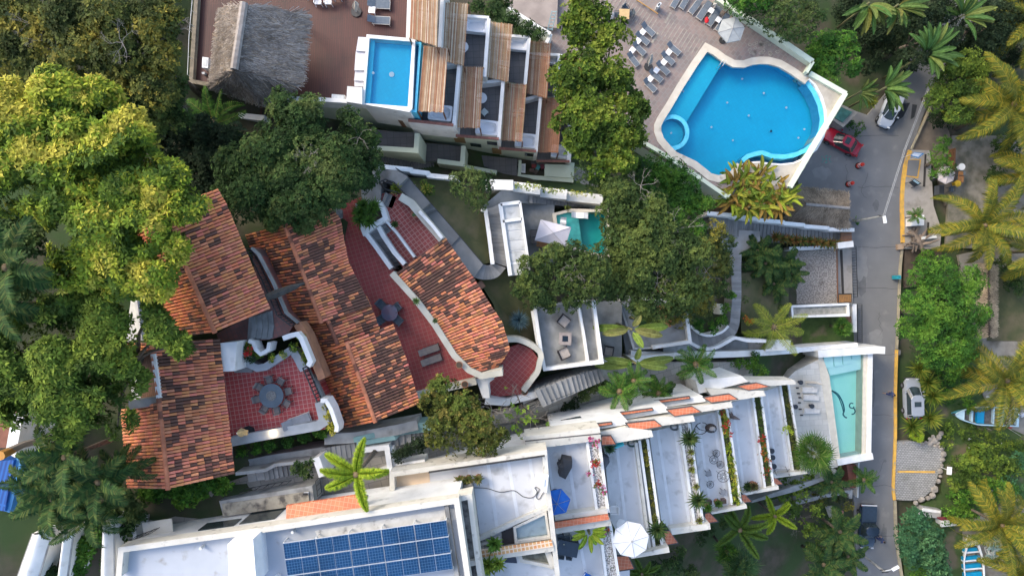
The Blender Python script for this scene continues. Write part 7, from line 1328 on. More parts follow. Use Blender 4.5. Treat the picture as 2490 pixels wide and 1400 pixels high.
GS_ = mk_table(.45, .45, .45, mat('grey_weave', (.25,.26,.27), .9, (.2,.2,.21), 9), lm=DARKM); GS_.place(P(1088,745,19), R(10), 'upper grey woven stool on the bistro terrace', 'stool', 'grey woven stools'); GS_.place(P(1180,862,19), R(-10), 'lower grey woven stool on the bistro terrace', 'stool', 'grey woven stools')
for x, y, lab in ((1105,937,'left square brown pot at the foot of the bistro terrace'),(1196,930,'right square brown pot at the foot of the bistro terrace')): boxthing('square_pot', lab, 'pot', 'p', [(x-14,y-12),(x+14,y-12),(x+14,y+14),(x-14,y+14)], 19, .45, mat('brown_pot', (.14,.09,.08), .8), [('soil', .8, .02, SOIL)], 'square brown pots')
F('p'); c = P(1085,455,19); t = thing('hanging_chair', 'black wicker hanging egg chair on a curved stand', 'hanging chair', c); b = M(); b.tube([c+Vector((-.75+math.cos(a)*.1,0,0))+Vector((math.sin(a)*.55-.0, math.cos(a)*.5, .9+a*.0)) for a in [k*.4 for k in range(16)]], .035, 6); b.tube([c+Vector((-.9,0,0)), c+Vector((-1,0,1.2)), c+Vector((-.6,0,1.95)), c+Vector((0,0,1.9))], .04, 6); b.build('stand', DARKM, t); b = M(); b.ball(c+Vector((.1,0,.8)), .5, 12, 8, None, (1,.8,.9)); b.build('basket', mat('dark_wicker'), t); b = M(); b.ball(c+Vector((.12,0,1.15)), .3, 8, 6, None, (1,.8,.5)); b.build('cushion', mat('grey_weave'), t)
def driftwood(label, fr, x, y, z, L, az, col, n=9, spread=.5, cat='driftwood'):
    F(fr); c = P(x, y, z); t = thing('driftwood', label, cat, c); b = M(); d = Vector((math.cos(az), math.sin(az), .05))
    b.tube([c-d*L*.5, c+Vector((0,0,.15)), c+d*L*.5], [L*.13, L*.15, L*.03], 8, col); b.build('log', ATT, t); b = M()
    for i in range(n): a = az+math.pi+random.uniform(-spread, spread)*2; p0 = c-d*L*random.uniform(-.2,.4)+Vector((0,0,.1)); q = Vector((math.cos(a), math.sin(a), random.uniform(0,.5)))*L*random.uniform(.3,.6); k = random.uniform(.6,1.3); b.tube([p0, p0+q*.5+Vector((random.uniform(-.1,.1),random.uniform(-.1,.1),.1)), p0+q], [L*.07, L*.045, L*.02], 6, tuple(v*k for v in col))
    b.build('roots', ATT, t)
driftwood('brown driftwood piece near the top of the sixth terrace', 'u', 415, 345, 15.5, 1.1, R(-20), (.2,.15,.13)); driftwood('large pile of grey washed up tree roots on the sidewalk', 'w', 200, 950, .2, 3.0, R(-60), (.22,.17,.13), 26, 1.2)
b = M(); p = spot('w', 15, 1002, .1); b.box(p+Vector((0,0,.2)), (.55,.6,.4), .1, (.42,.3,.2)); b.box(p+Vector((.3,.05,.4)), (.25,.55,.02), .1, (.36,.26,.17)); tag(b.build('cardboard_box', ATT), 'open tan cardboard box standing on the road beside the roots', 'box')
# upper white terrace odds
F('o'); b = M(); b.tube([P(x, y, 33.06) for x, y in smooth_line([(590,800),(640,785),(700,810),(770,820),(870,825),(960,850),(1050,840),(1110,880),(1170,885),(1200,850),(1185,820),(1215,830),(1195,880),(1215,895),(1245,850),(1275,840)], 4)], .022, 5); tag(b.build('cable', DARKM), 'thin dark cable winding over the upper white terrace', 'cable')
t = thing('wall_light', 'white wall box lamp on the right parapet of the upper terrace', 'lamp', P(1250,790,33)); b = M(); b.box(P(1252,790,34.3), (.35,1.1,.25), R(-6)); b.build('housing', CLEANW, t); b = M(); b.box(P(1246,790,34.5), (.1,.5,.05), R(-6)); b.build('lens', METAL, t)
c = spot('n', 1040, 605, 34.5); t = thing('floodlight', 'small black and white floodlight on the stained annex roof', 'floodlight', c); b = M(); b.box(c+Vector((0,0,.25)), (.3,.1,.25)); b.build('housing', CLEANW, t); b = M(); b.box(c+Vector((0,-.06,.25)), (.24,.02,.2)); b.box(c+Vector((0,0,.39)), (.32,.14,.03)); b.build('lens', DARKM, t); b = M(); b.tube([c, c+Vector((0,0,.15))], .02, 5); b.build('stem', DARKM, t)
railing('black metal ladder leaning on the tall white facade', [(-330+460,930),(240,850)], 34.2, gap=.3, thick=.05) if False else None
for q, z, lab in (((565,1335),38,'white bucket with green water on the solar roof'),((585,1395),38,'dark blue bucket at the bottom edge of the solar roof'),((770,1395),38,'white bucket beside the solar panels')): F('n'); c = P(*q, z); t = thing('bucket', lab, 'bucket', c, 'buckets on the solar roof'); b = M(); b.disc(c, .15, .32, 14, None, .19); b.build('body', CLEANW if 'white' in lab else mat('navy_table'), t); b = M(); b.disc(c+Vector((0,0,.325)), .16, .004, 14); b.build('water', mat('green_water', (.15,.35,.25), .2), t)
# beach pool deck furniture
for i, (y, x) in enumerate(((308,640),(353,648),(430,652))): put_lounger(LOW, 'q', (x+38,y), (x-36,y-2), ZB+.15, f'pale flat lounger, {ORD[i]} from the top on the beach pool deck', 'pale loungers on the beach pool deck')
BS = mk_table(.5,.5,.5, mat('black_plastic', (.03,.035,.045), .6), True, 1); 
for q, z, fr, lab in (((585,260),ZB+.15,'q','black round stool at the top of the beach pool deck'),((650,398),ZB+.15,'q','black round table between the pale loungers'),((555,402),ZB+.15,'q','black round stool against the planter of the pool deck'),((968,845),12.1,'u','upper black round chair behind the seventh planter'),((980,945),12.1,'u','middle black round chair behind the seventh planter'),((1000,1080),12.1,'u','lower black round chair behind the seventh planter')): BS.place(spot(fr, *q, z), 0, lab, 'stool', 'black round seats', 1.0)
F('q'); b = M(); 
for i, (x, y) in enumerate(((575,295),(582,328),(588,382),(592,420),(600,455),(590,352))): c = P(x, y, ZB+.14); b = M(); b.box(c+Vector((0,0,.06)), (.28,.12,.12)); b.box(c+Vector((0,0,.14)), (.18,.08,.05)); tag(b.build('deck_spotlight', DARKM), f'small black spotlight at row height {["above the first","beside the first","above the third","beside the third","below the third","beside the second"][i]} pale lounger of the pool deck', 'spotlight', 'black deck spotlights')
b = M(); c = P(632,264,ZB+.15); b.tube([c, c+Vector((.5,.1,.9)), c+Vector((1,0,1.6))], [.16,.14,.03], 6); tag(b.build('folded_canvas', CREAMF), 'folded cream canvas beside the black stool on the pool deck', 'canvas')
c = P(470,775,12); t = thing('drying_rack', 'thin metal drying rack at the foot of the seventh terrace', 'drying rack', c); b = M(); [b.bar(c+Vector((-.6,.1*k-.3,.9)), c+Vector((.6,.1*k-.3,.9)), .02) for k in range(7)]; b.build('rails', DARKM, t); b = M(); [b.bar(c+Vector((sx*.6,-.3*sx*k,.9)), c+Vector((sx*.6,.3*sx*k,0)), .03) for sx in (-1,1) for k in (-1,1)]; b.build('legs', DARKM, t)
# villa odds
b = M(); p = spot('g', 820, 878, 36.3); d = Vector((math.cos(R(20)), math.sin(R(20)), .12)); b.tube([p-d*1.9, p-d*1.1, p, p+d*1.1, p+d*1.9], [.03,.2,.26,.2,.05], 8); t = thing('folded_awning', 'long black folded awning sticking out over the curved railing', 'awning', p); b.build('cloth', mat('black_canvas', (.035,.035,.03), .9, (.06,.06,.055), 5), t); b = M(); b.tube([p-Vector((.1,0,1.6)), p], .04, 6); b.build('post', DARKM, t)
p = spot('g', 1237, 340, 28.2); t = thing('stone_boulder', 'grey boulder at the top end of the long red patio', 'boulder', p); b = M(); b.ball(p+Vector((0,0,.3)), .48, 12, 8, None, (1,1,.8), .1); b.build('stone', mat('grey_boulder', (.22,.22,.21), .95, (.14,.14,.135), 4, bump=.5), t)
lm = thing('floor_lamp', 'small lit floor lamp on the edge of the square red patio', 'lamp', spot('m', 1180, 822, 34.3)); c = spot('m', 1180, 822, 34.3); b = M(); b.ball(c+Vector((0,0,.2)), .09); b.build('bulb', glow('lamp_glow', (1,.7,.35), 14), lm); b = M(); b.disc(c, .06, .12, 8); b.build('stem', DARKM, lm)
lp = bpy.data.lights.new('lamp_light', 'POINT'); lp.energy = 9; lp.color = (1,.75,.45); lp.shadow_soft_size = .1; lo_ = bpy.data.objects.new('lamp_light', lp); S.collection.objects.link(lo_); lo_.parent = lm; lo_.location = (0, -.0, .45)
TC = mat('terracotta'); PTG = 'terracotta pots by the red patios'
for q, z, fr, lab in (((1160,115),25.5,'o','uppermost of the three clay pots on the lower red patio'),((1138,150),25.5,'o','middle of the three clay pots on the lower red patio'),((1118,190),25.5,'o','lowest of the three clay pots on the lower red patio'),((693,14),29.9,'o','clay pot on the corner of the cream wall near the loungers'),((730,140),28.8,'o','clay pot on the cream wall below the loungers')): c = spot(fr, *q, z); t = thing('clay_pot', lab, 'pot', c, PTG); b = M(); b.disc(c, .17, .38, 16, None, .26); b.build('pot', TC, t); b = M(); b.disc(c+Vector((0,0,.385)), .21, .01, 14); b.build('soil', SOIL, t)
c = spot('h', 622, 410, 28); t = thing('urn', 'tall terracotta urn with a small cactus by the cream wall', 'urn', c); b = M(); b.disc(c, .2, .5, 14, None, .34); b.build('pot', TC, t); b = M(); [b.ball(c+Vector((random.uniform(-.15,.15),random.uniform(-.15,.15),.55)), .12, 6, 5, (.08,.14,.04)) for _ in range(6)]; b.build('cactus', ATT, t)
b = M(); p = spot('g', 700, 965, 35); 
tag((lambda b: (b.box(spot('h', 1075, 915, 24.9)+Vector((0,0,.03)), (.6,.6,.06), .6, (.2,.1,.06)), b.box(spot('h', 1075, 915, 24.9)+Vector((0,0,.07)), (.5,.5,.02), .6, (.26,.14,.09)), b.build('hatch_cover', ATT))[2])(M()), 'square brown hatch cover on the lawn by the curved tiled villa', 'hatch cover')
# stone deck odds
T_Y = mk_table(.95, .95, .74, mat('pale_yellow_top', (.55,.38,.18), .6, (.48,.33,.15), 4), lm=DARKM); T_Y.place(spot('s', 203, 250, ZP), R(-2), 'square pale yellow table on the stone sun deck', 'table')
for x, y, a, lab in ((230,155,130,'upper'),(300,225,20,'right'),(110,240,180,'left')): CGR.place(spot('s', x, y, ZP), R(a), f'dark chair at the {lab} side of the pale yellow table', 'chair', 'chairs at the yellow table')
boxthing('waste_bin', 'grey white swing bin at the top edge of the stone sun deck', 'bin', 's', [(690,60),(735,30),(755,50),(705,110),(680,95)], ZP, .9, METAL, [('opening', .5, .02, DARKM)])
F('s'); b = M(); b.bar(P(395,0,ZP+.5), P(700,200,ZP+.5), .08, None, (.45,.25,.08)); [b.bar(P(395+305*k,200*k,ZP), P(395+305*k,200*k,ZP+.5), .08, None, (.3,.18,.08)) for k in (.02,.33,.66,.98)]; tag(b.build('low_rail', ATT), 'low orange wooden rail at the top edge of the stone sun deck', 'rail')
freewall('white garden wall between the deck tree and the stone path at the top', [], 0, 0, 0) if False else None
F('c'); freewall('white wall slanting beside the dark shrubs at the top', [(795,45),(900,115),(1010,185),(1105,240)], 14.5, .3, 11); freewall('short white wall running down from the slanting wall', [(1108,240),(1075,305)], 14, .3, 11)
sheet('stone_path', [(-0+700,-100),(1160,-100),(1150,200),(1050,190),(800,50)], 13, mat('pink_stone_path', (.33,.28,.25), .9, (.25,.21,.19), 1), 2)
c = spot('c', 1112, 170, 13.2); t = thing('folding_ladder', 'pale blue folding ladder by the slanting white wall', 'ladder', c); b = M(); d = Vector((.25,.95,0)); [b.bar(c+Vector((s*.22,0,.1))-d*.7, c+Vector((s*.22,0,1.2))+d*.7, .07) for s in (-1,1)]; b.build('rails', mat('pale_blue_metal', (.35,.5,.52), .5), t); b = M(); [b.bar(c+d*(k*.25-.6)+Vector((-.22,0,.15+k*.2)), c+d*(k*.25-.6)+Vector((.22,0,.15+k*.2)), .06) for k in range(6)]; b.build('rungs', mat('pale_blue_metal'), t)
# ================================================================ STREET, CARS, BEACH
def car(name, label, cat, loc, rz, L, Wd, H, col, kind='sedan', glassc=None, sunroof=False, extra=None):
    t = thing(name, label, cat, loc); m = Matrix.Rotation(rz, 3, 'Z'); o = Vector(loc); paint = mat('paint_'+name+label[:14].replace(' ','_'), col, .25, tuple(v*.92 for v in col), 2); paint.node_tree.nodes['Principled BSDF'].inputs['Coat Weight'].default_value = .6
    T = lambda x, y, z: o+m@Vector((x, y, z)); hw = Wd/2
    st = [(-.5,.62,.35,.6),(-.485,.8,.25,.7),(-.44,.92,.22,.77),(-.3,1,.2,.82),(0,1,.2,.82),(.2,1,.22,.8),(.3,.98,.22,.77),(.37,.93,.22,.73),(.43,.85,.26,.67),(.475,.7,.3,.6),(.5,.45,.33,.5)]
    if kind == 'suv': st = [(-.5,.7,.4,.8),(-.485,.84,.3,.95),(-.44,.95,.3,1),(-.3,1,.25,1.02),(0,1,.24,1.02),(.2,1,.24,1),(.3,.98,.26,.96),(.37,.93,.28,.91),(.43,.84,.32,.85),(.475,.68,.36,.76),(.5,.42,.4,.6)]
    b = M(); vs = []; sec = 8
    for fx, fw, zb, zt in st:
        w = hw*fw; vs += [T(fx*L, y*w, z) for y, z in ((-.85,zb),(-1,zb+.12),(-1,zt*.72),(-.86,zt),(.86,zt),(1,zt*.72),(1,zb+.12),(.85,zb))]
    n = len(st); b.add(vs, [(k*sec+j, k*sec+(j+1)%sec, (k+1)*sec+(j+1)%sec, (k+1)*sec+j) for k in range(n-1) for j in range(sec)]+[tuple(range(sec))[::-1], tuple(range((n-1)*sec, n*sec))]); bd = b.build('body', paint, t)
    for p in bd.data.polygons: p.use_smooth = True
    bev = bd.modifiers.new('b', 'BEVEL'); bev.width = .09; bev.segments = 3; bev.limit_method = 'ANGLE'
    if kind == 'suv': cb = (-.46,.27,-.42,.09,.98,H,.8)
    elif kind == 'pickup': cb = (-.12,.22,-.08,.12,.8,H,.8)
    else: cb = (-.36,.22,-.22,.06,.8,H,.74)
    x0, x1, r0, r1, zb, zr, rw = cb; rr = lambda xa, xb, w, z: [T(x*L, y*w, z) for x, y in ((xa+.012,-.7),(xa+.05,-.96),(xb-.09,-1),(xb-.025,-.72),(xb,-.3),(xb,.3),(xb-.025,.72),(xb-.09,1),(xa+.05,.96),(xa+.012,.7))]
    lo = rr(x0, x1+.03, hw*.92, zb-.03); hi = rr(r0, r1+.02, hw*rw, zr); n_ = len(lo); sides = [(j, (j+1)%n_, n_+(j+1)%n_, n_+j) for j in range(n_)]
    b = M(); b.add(lo+hi, sides+[tuple(range(n_, 2*n_))]); b.build('windows', GLASS, t)
    b = M(); b.add([p+Vector((0,0,.015)) for p in hi]+[p+Vector((0,0,.05)) for p in [h.lerp(sum(hi,Vector())/len(hi),.05) for h in hi]], sides+[tuple(range(n_, 2*n_))])
    for a_ in (1, 3, 6, 8): b.bar(lo[a_], hi[a_]+Vector((0,0,.01)), .07)
    b.build('roof', paint, t)
    if sunroof: c = T((r1*.6+r0*.4)*L,0,zr+.055); b = M(); b.box(c, (.55,.75,.02), rz); b.build('sunroof', GLASS, t)
    for sx in (-.31,.31):
        for sy in (-1,1): w = M(); a_, c_ = T(sx*L, sy*(hw-.2), .33), T(sx*L, sy*(hw+.02), .33); w.tube([a_, c_], .34, 16); ty = w.build('tyre', mat('tyre_rubber', (.02,.02,.02), .9), t); w = M(); w.tube([c_, c_+(c_-a_).normalized()*.015], .17, 10); w.build('rim', mat('dark_rim_metal', (.16,.17,.18), .4), ty)
    for sy in (-1,1):
        h = M(); h.box(T(.478*L, sy*hw*.62, .6 if kind != 'suv' else .76), (.12,.3,.1), rz); h.build('headlight', mat('lamp_glass', (.7,.72,.75), .1), t); h = M(); h.box(T(-.485*L, sy*hw*.76, .68 if kind != 'suv' else .9), (.12,.26,.14), rz); h.build('tail_light', mat('red_lamp', (.5,.01,.01), .3), t)
        h = M(); h.box(T(.17*L, sy*(hw+.08), .92 if kind != 'suv' else 1.08), (.14,.18,.12), rz); h.build('mirror', paint, t)
    for fx in (-.5,.5): h = M(); h.box(T(fx*L*.995, 0, .4), (.1, Wd*.78, .16), rz); h.build('bumper', mat('dark_trim', (.04,.04,.045), .6) if kind != 'sedan' else paint, t)
    return t, T
F('e'); a = P(445,955,0); b_ = P(665,1075,0); car('parked_car', 'red sedan parked nose under the big pool terrace wall', 'car', (a+b_)/2+Vector((0,0,.1)), ang(b_, a), 4.4, 1.75, 1.38, (.32,.005,.02), 'sedan', sunroof=True)
a = P(850,890,0); b_ = P(925,700,0); car('parked_car', 'silver hatchback half hidden below the paddle leaved plants', 'car', (a+b_)/2+Vector((0,0,.1)), ang(b_, a), 4.1, 1.7, 1.45, (.4,.44,.5), 'suv')
F('y'); a = P(975,310,0); b_ = P(1060,1240,0); car('parked_car', 'silver white sport utility car with a dark sunroof parked on the kerb', 'car', P(1000,790,0)+Vector((0,0,.15)), ang(P(1010,1240,0), P(985,310,0)), 4.5, 1.82, 1.55, (.27,.295,.33), 'suv', sunroof=True)
F('x'); t, T = car('pickup_truck', 'dark blue pickup with a covered bed parked beside the palms', 'pickup truck', P(395,420,0)+Vector((0,0,.12)), R(-92), 4.9, 1.85, 1.6, (.02,.035,.06), 'pickup'); b = M(); c = T(-.31*4.9,0,.86); b.box(c, (1.7,1.6,.1), R(-92)); b.build('bed_cover', mat('navy_tarp', (.025,.05,.085), .7), t); b = M(); b.box(T(-.5*4.9,0,.78), (.1,1.7,.12), R(-92)); b.build('tailgate_edge', CLEANW, t)
c = spot('e', 600, 820, .1); t = thing('utility_cabin', 'low green roofed utility cabin with pale walls behind the red car', 'cabin', c); slab('wall', [(560,735),(690,797),(585,905),(505,850)], 2.3, .05, mat('grey_cabin_wall', (.3,.28,.25), .9, (.2,.19,.17), 2), t); slab('roof', [(572,760),(650,795),(580,868),(525,835)], 2.45, 2.3, mat('green_sheet', (.05,.17,.14), .6, (.03,.1,.085), 2), t)
def drum(label, fr, x, y):
    c = spot(fr, x, y, .12); t = thing('traffic_drum', label, 'traffic drum', c, 'orange red traffic drums'); OR = mat('orange_plastic', (.6,.035,.015), .5); WS = mat('reflective_white', (.75,.7,.68), .4)
    b = M(); b.disc(c, .38, .06, 8); b.build('base', mat('tyre_rubber'), t); b = M(); b.disc(c+Vector((0,0,.06)), .27, .9, 16, None, .2); b.disc(c+Vector((0,0,.96)), .1, .1, 8); b.build('body', OR, t)
    for z, r in ((.35,.255),(.65,.235)): b = M(); b.disc(c+Vector((0,0,z)), r, .12, 16, None, r-.01); b.build('stripe', WS, t)
drum('upper orange red traffic drum standing in the forecourt', 'e', 690, 1178); drum('lower orange red traffic drum standing near the guard hut', 'e', 620, 1308)
b = M(); F('e'); o = P(465,1130,.13); k = [(0,.35,.28,.1),(0,-.35,.28,.1),(-.35,0,.1,.28),(.35,0,.1,.28),(.0,0,.16,.16),(-.5,.3,.1,.1),(.5,-.3,.1,.1),(.45,.3,.18,.07),(-.45,-.3,.18,.07)]
[b.box(o+Vector((x,y,0)), (w,h,.006), .4) for x, y, w, h in k]; struct(b.build('painted_symbol', mat('green_road_paint', (.03,.3,.22), .8, (.05,.2,.17), 6)))
b = M(); F('w'); c = P(205,108,.3); t = thing('street_sign', 'blue and white slanted information sign beside the yellow framed patch', 'sign', c); m_ = mat('sign_blue', (.05,.2,.42), .5); q = PL([(138,118),(175,80),(272,92),(215,138)], 2.4); b.ext(q, q[0].z-.06); b.build('panel', m_, t); b = M(); A, B, C, D = q
for v in (.25,.5,.72):
    for u in [i*.13+.1 for i in range(6)]: p = A.lerp(B, 1-v).lerp(D.lerp(C, 1-v), u); b.box(p+Vector((0,0,.01)), (.16,.07,.01), .25)
b.build('lettering', CLEANW, t); b = M(); [b.tube([Vector((p.x,p.y,.2)), p], .03, 6) for p in (A.lerp(B,.5), D.lerp(C,.5))]; b.build('post', METAL, t)
c = P(180,378,.3); t = thing('sandwich_board', 'black sandwich board with pale blue lettering on the sidewalk', 'sign board', c); b = M(); A, B, C, D = PL([(118,375),(178,340),(245,385),(178,418)], 1.0); b.ext([A,B,C,D], A.z-.06); b.build('panel', mat('black_board', (.015,.018,.02), .5), t); b = M(); [b.box(A.lerp(B,v).lerp(D.lerp(C,v), u)+Vector((0,0,.01)), (.17,.07,.01), -.6) for v in (.82,.66) for u in (.15,.35,.55,.75)]; b.build('lettering', mat('pale_blue_letters', (.4,.6,.7), .5), t); b = M(); [b.bar(p, Vector((p.x,p.y,.2)), .04) for p in (A,B,C,D)]; b.build('leg', DARKM, t)
boxthing('chest_freezer', 'white chest freezer on the sidewalk below the potted palm', 'freezer', 'w', [(140,695),(270,690),(268,792),(138,798)], .3, .9, CLEANW, [('lid', .93, .05, CLEANW), ('handle', .12, .09, DARKM)])
boxthing('barbecue', 'dark grill cabinet on the beach side terrace under the parasol', 'grill', 'w', [(415,400),(465,400),(463,490),(410,490)], .3, .8, mat('dark_steel', (.06,.07,.085), .4), [('lid', .8, .08, DARKM)]); BS.place(spot('w', 390, 338, .3), 0, 'dark round stool left of the beach side parasol', 'stool', None, 1.0)
RW.place(spot('w', 600, 232, .3), 0, 'white round table at the right of the beach side parasol', 'round table', None, .8); CGR.place(spot('w', 590, 295, .3), 0, 'dark chair below the white round beach table', 'chair', 'chairs by the beach parasol'); CGR.place(spot('w', 505, 450, .3), R(90), 'dark chair right of the grill cabinet', 'chair', 'chairs by the beach parasol'); WT.place(spot('w', 590, 330, .3), R(85), 'narrow brown counter beside the beach side parasol', 'table', None, .8)
b = M(); c = spot('w', 560, 395, .3); b.ball(c+Vector((0,0,.5)), .42, 8, 6, (.6,.38,.02), (1,.9,.6), .1); b.box(c+Vector((0,0,.2)), (.5,.5,.4), .2, (.5,.32,.03)); tag(b.build('bean_bag', ATT), 'mustard yellow seat bag beside the beach side parasol', 'seat bag')
freewall('low white wall at the end of the sidewalk by the roots', [], 0, 0, 0) if False else None
F('w'); freewall('low white wall end beside the driftwood roots', [(250,915),(390,900)], .9, .3, 0); freewall('grey timber fence line at the left of the grey dirt yard', [(575,40),(565,240),(560,330)], 1.2, .12, 0, WOOD, 'fence', 'timber_fence')
boxthing('wheelie_bin', 'teal bin standing on the kerb beside the round tree', 'bin', 'k', [(378,780),(404,778),(406,802),(380,804)], .2, .9, mat('teal_plastic', (.02,.3,.38), .5), [('lid', .95, .06, mat('teal_plastic')), ('handle', .15, .12, DARKM)])
def person(label, loc, rz, shirt, pants, hair, skin=(.42,.24,.15), stride=.32):
    t = thing('person', label, 'person', loc); t.rotation_euler[2] = rz; me = bpy.data.meshes.new('body'); V = []; E = []; Rr = []
    def v(p, r, par=None): V.append(p); Rr.append(r); 
    def add(p, r, par=None): V.append(p); Rr.append(r); i = len(V)-1; (E.append((par, i)) if par is not None else None); return i
    pel = add((0,0,.95), .13); sp = add((0.02,0,1.15), .12, pel); ch = add((.03,0,1.35), .14, sp); nk = add((.04,0,1.48), .055, ch); hd = add((.06,0,1.6), .09, nk); add((.07,0,1.7), .075, hd)
    for s in (-1, 1):
        f = s*stride; hip = add((0,s*.09,.9), .085, pel); kn = add((f*.55,s*.1,.5), .055, hip); an = add((f*.75-.1 if f < 0 else f*.85,s*.1,.08), .035, kn); add((f*.85+.12,s*.1,.03), .03, an)
        sh = add((.03,s*.19,1.4), .055, ch); el_ = add((-f*.4,s*.25,1.14), .036, sh); wr = add((-f*.9+.05,s*.24,.95), .024, el_); pm = add((-f*1.05+.06,s*.24,.88), .026, wr)
        for k in range(4): f1 = add((-f*1.1+.05+.018*(k-1.5),s*.24,.83), .008, pm); add((-f*1.1+.06+.02*(k-1.5),s*.235,.79+.004*k), .007, f1)
        add((-f*1.05+.11,s*.235,.86), .009, pm)
    me.from_pydata(V, E, []); o = bpy.data.objects.new('body', me); S.collection.objects.link(o); o.parent = t; sk = o.modifiers.new('s', 'SKIN'); 
    for i, r in enumerate(Rr): me.skin_vertices[0].data[i].radius = (r, r)
    me.skin_vertices[0].data[0].use_root = True; o.modifiers.new('d', 'SUBSURF').levels = 1; o.modifiers[-1].render_levels = 1; me.materials.append(mat('skin', skin, .6))
    off = Vector(loc)
    b = M(); b.tube([off+Vector((0,0,.9)), off+Vector((.02,0,1.15)), off+Vector((.03,0,1.42)), off+Vector((.04,0,1.5))], [.17,.165,.2,.09], 10); [b.tube([off+Vector((.03,s*.15,1.42)), off+Vector((-s*stride*.4,s*.26,1.16))], [.08,.065], 8) for s in (-1,1)]; b.build('shirt', mat('cloth_'+label[:8].replace(' ','_'), shirt, .9), t)
    b = M(); b.tube([off+Vector((0,0,1.0)), off+Vector((0,0,.86))], [.165,.17], 10); [b.tube([off+Vector((0,s*.09,.92)), off+Vector((s*stride*.5,s*.1,.52))], [.105,.085], 8) for s in (-1,1)]; b.build('shorts', mat('short_'+label[:8].replace(' ','_'), pants, .9), t)
    b = M(); b.ball(off+Vector((.045,0,1.69)), .108, 10, 7, None, (1,.9,.85)); b.build('hair', mat('hair', hair, .8), t)
    return t
person('person in dark blue shorts walking across the road toward the silver car', spot('y', 490, 690, .12), R(-15), (.03,.05,.12), (.02,.03,.12), (.02,.015,.012)); person('person in dark clothes standing near the dry fronds by the pickup', spot('x', 610, 640, .12), R(-40), (.03,.035,.05), (.02,.025,.035), (.015,.012,.01))
# street poles
def pole(label, fr, topq, ztop, arm, wires=()):
    F(fr); tp = P(*topq, ztop); o = Vector((tp.x, tp.y, .1)); t = thing('utility_pole', label, 'utility pole', o); b = M(); b.tube([o, tp], [.16,.11], 10); b.build('pole', CONCL, t); b = M(); e = P(*arm, ztop+.3); b.tube([tp-Vector((0,0,.2)), e], .045, 6); b.build('arm', METAL, t); b = M(); d = (e-tp); d.z = 0; d.normalize(); b.box(e+d*.2, (.75,.3,.12), math.atan2(d.y, d.x)); b.build('lamp_head', CLEANW, t); b = M(); [b.bar(tp+Vector((-.35,.1*k,.05-.3*k)), tp+Vector((.35,.1*k,.05-.3*k)), .07) for k in range(2)]; b.build('crossarm', DARKM, t)
    return t, tp
t, tp = pole('leaning looking concrete pole with a small lamp beside the guard hut', 'k', (285,392), 6.5, (297,402)); F('k'); b = M(); e1, e2 = P(395,0,6), P(420,-60,6); F('e'); e3 = P(1210,560,6)
for k in (0, .25): b.tube([tp+Vector((k*.6,0,.1)), tp.lerp(e3, .5)+Vector((k*.6,0,-.4)), e3+Vector((k*.6,0,0)), P(1420,120,7)+Vector((k*.6,0,0)), P(1500,-200,7)], .028, 4)
tag(b.build('power_line', mat('grey_cable', (.3,.31,.32), .6)), 'pair of grey cables running up along the street', 'cable')
pole('street light pole with a white lamp head at the bottom of the road', 'x', (790,1320), 6, (960,1265))
# rocks round the paved bay, one thing each
rk = mat('pale_rock', (.34,.31,.27), .95, (.2,.18,.155), 2.5, bump=.6); RG = 'rocks around the paved bay'; NTH = ORD+['seventh','eighth','ninth','tenth','eleventh','twelfth','thirteenth']; F('r')
for i, (x, y, r_) in enumerate((a_, b_, c_*.8) for a_, b_, c_ in [(470,570,.35),(495,560,.3),(520,565,.42),(545,545,.45),(575,525,.4),(590,500,.35),(570,560,.3),(555,580,.35),(590,590,.45),(600,630,.5),(595,665,.4),(590,700,.35),(580,735,.45),(585,770,.3),(570,800,.4),(545,850,.5),(535,890,.45),(505,905,.35),(465,915,.5),(430,935,.35),(540,520,.3),(520,535,.3),(440,565,.25),(350,560,.3),(375,555,.25),(325,560,.2)]):
    c = P(x, y, -.1); b = M(); b.ball(c+Vector((0,0,r_*.25)), r_, 9, 7, None, (random.uniform(.9,1.2),random.uniform(.8,1.1),.6), .14); o = b.build('boulder', rk); tag(o, f'{NTH[i%13]} pale boulder {"from the bottom end of the upper half" if i >= 13 else "from the upper left"} of the paved bay rim', 'boulder', RG)
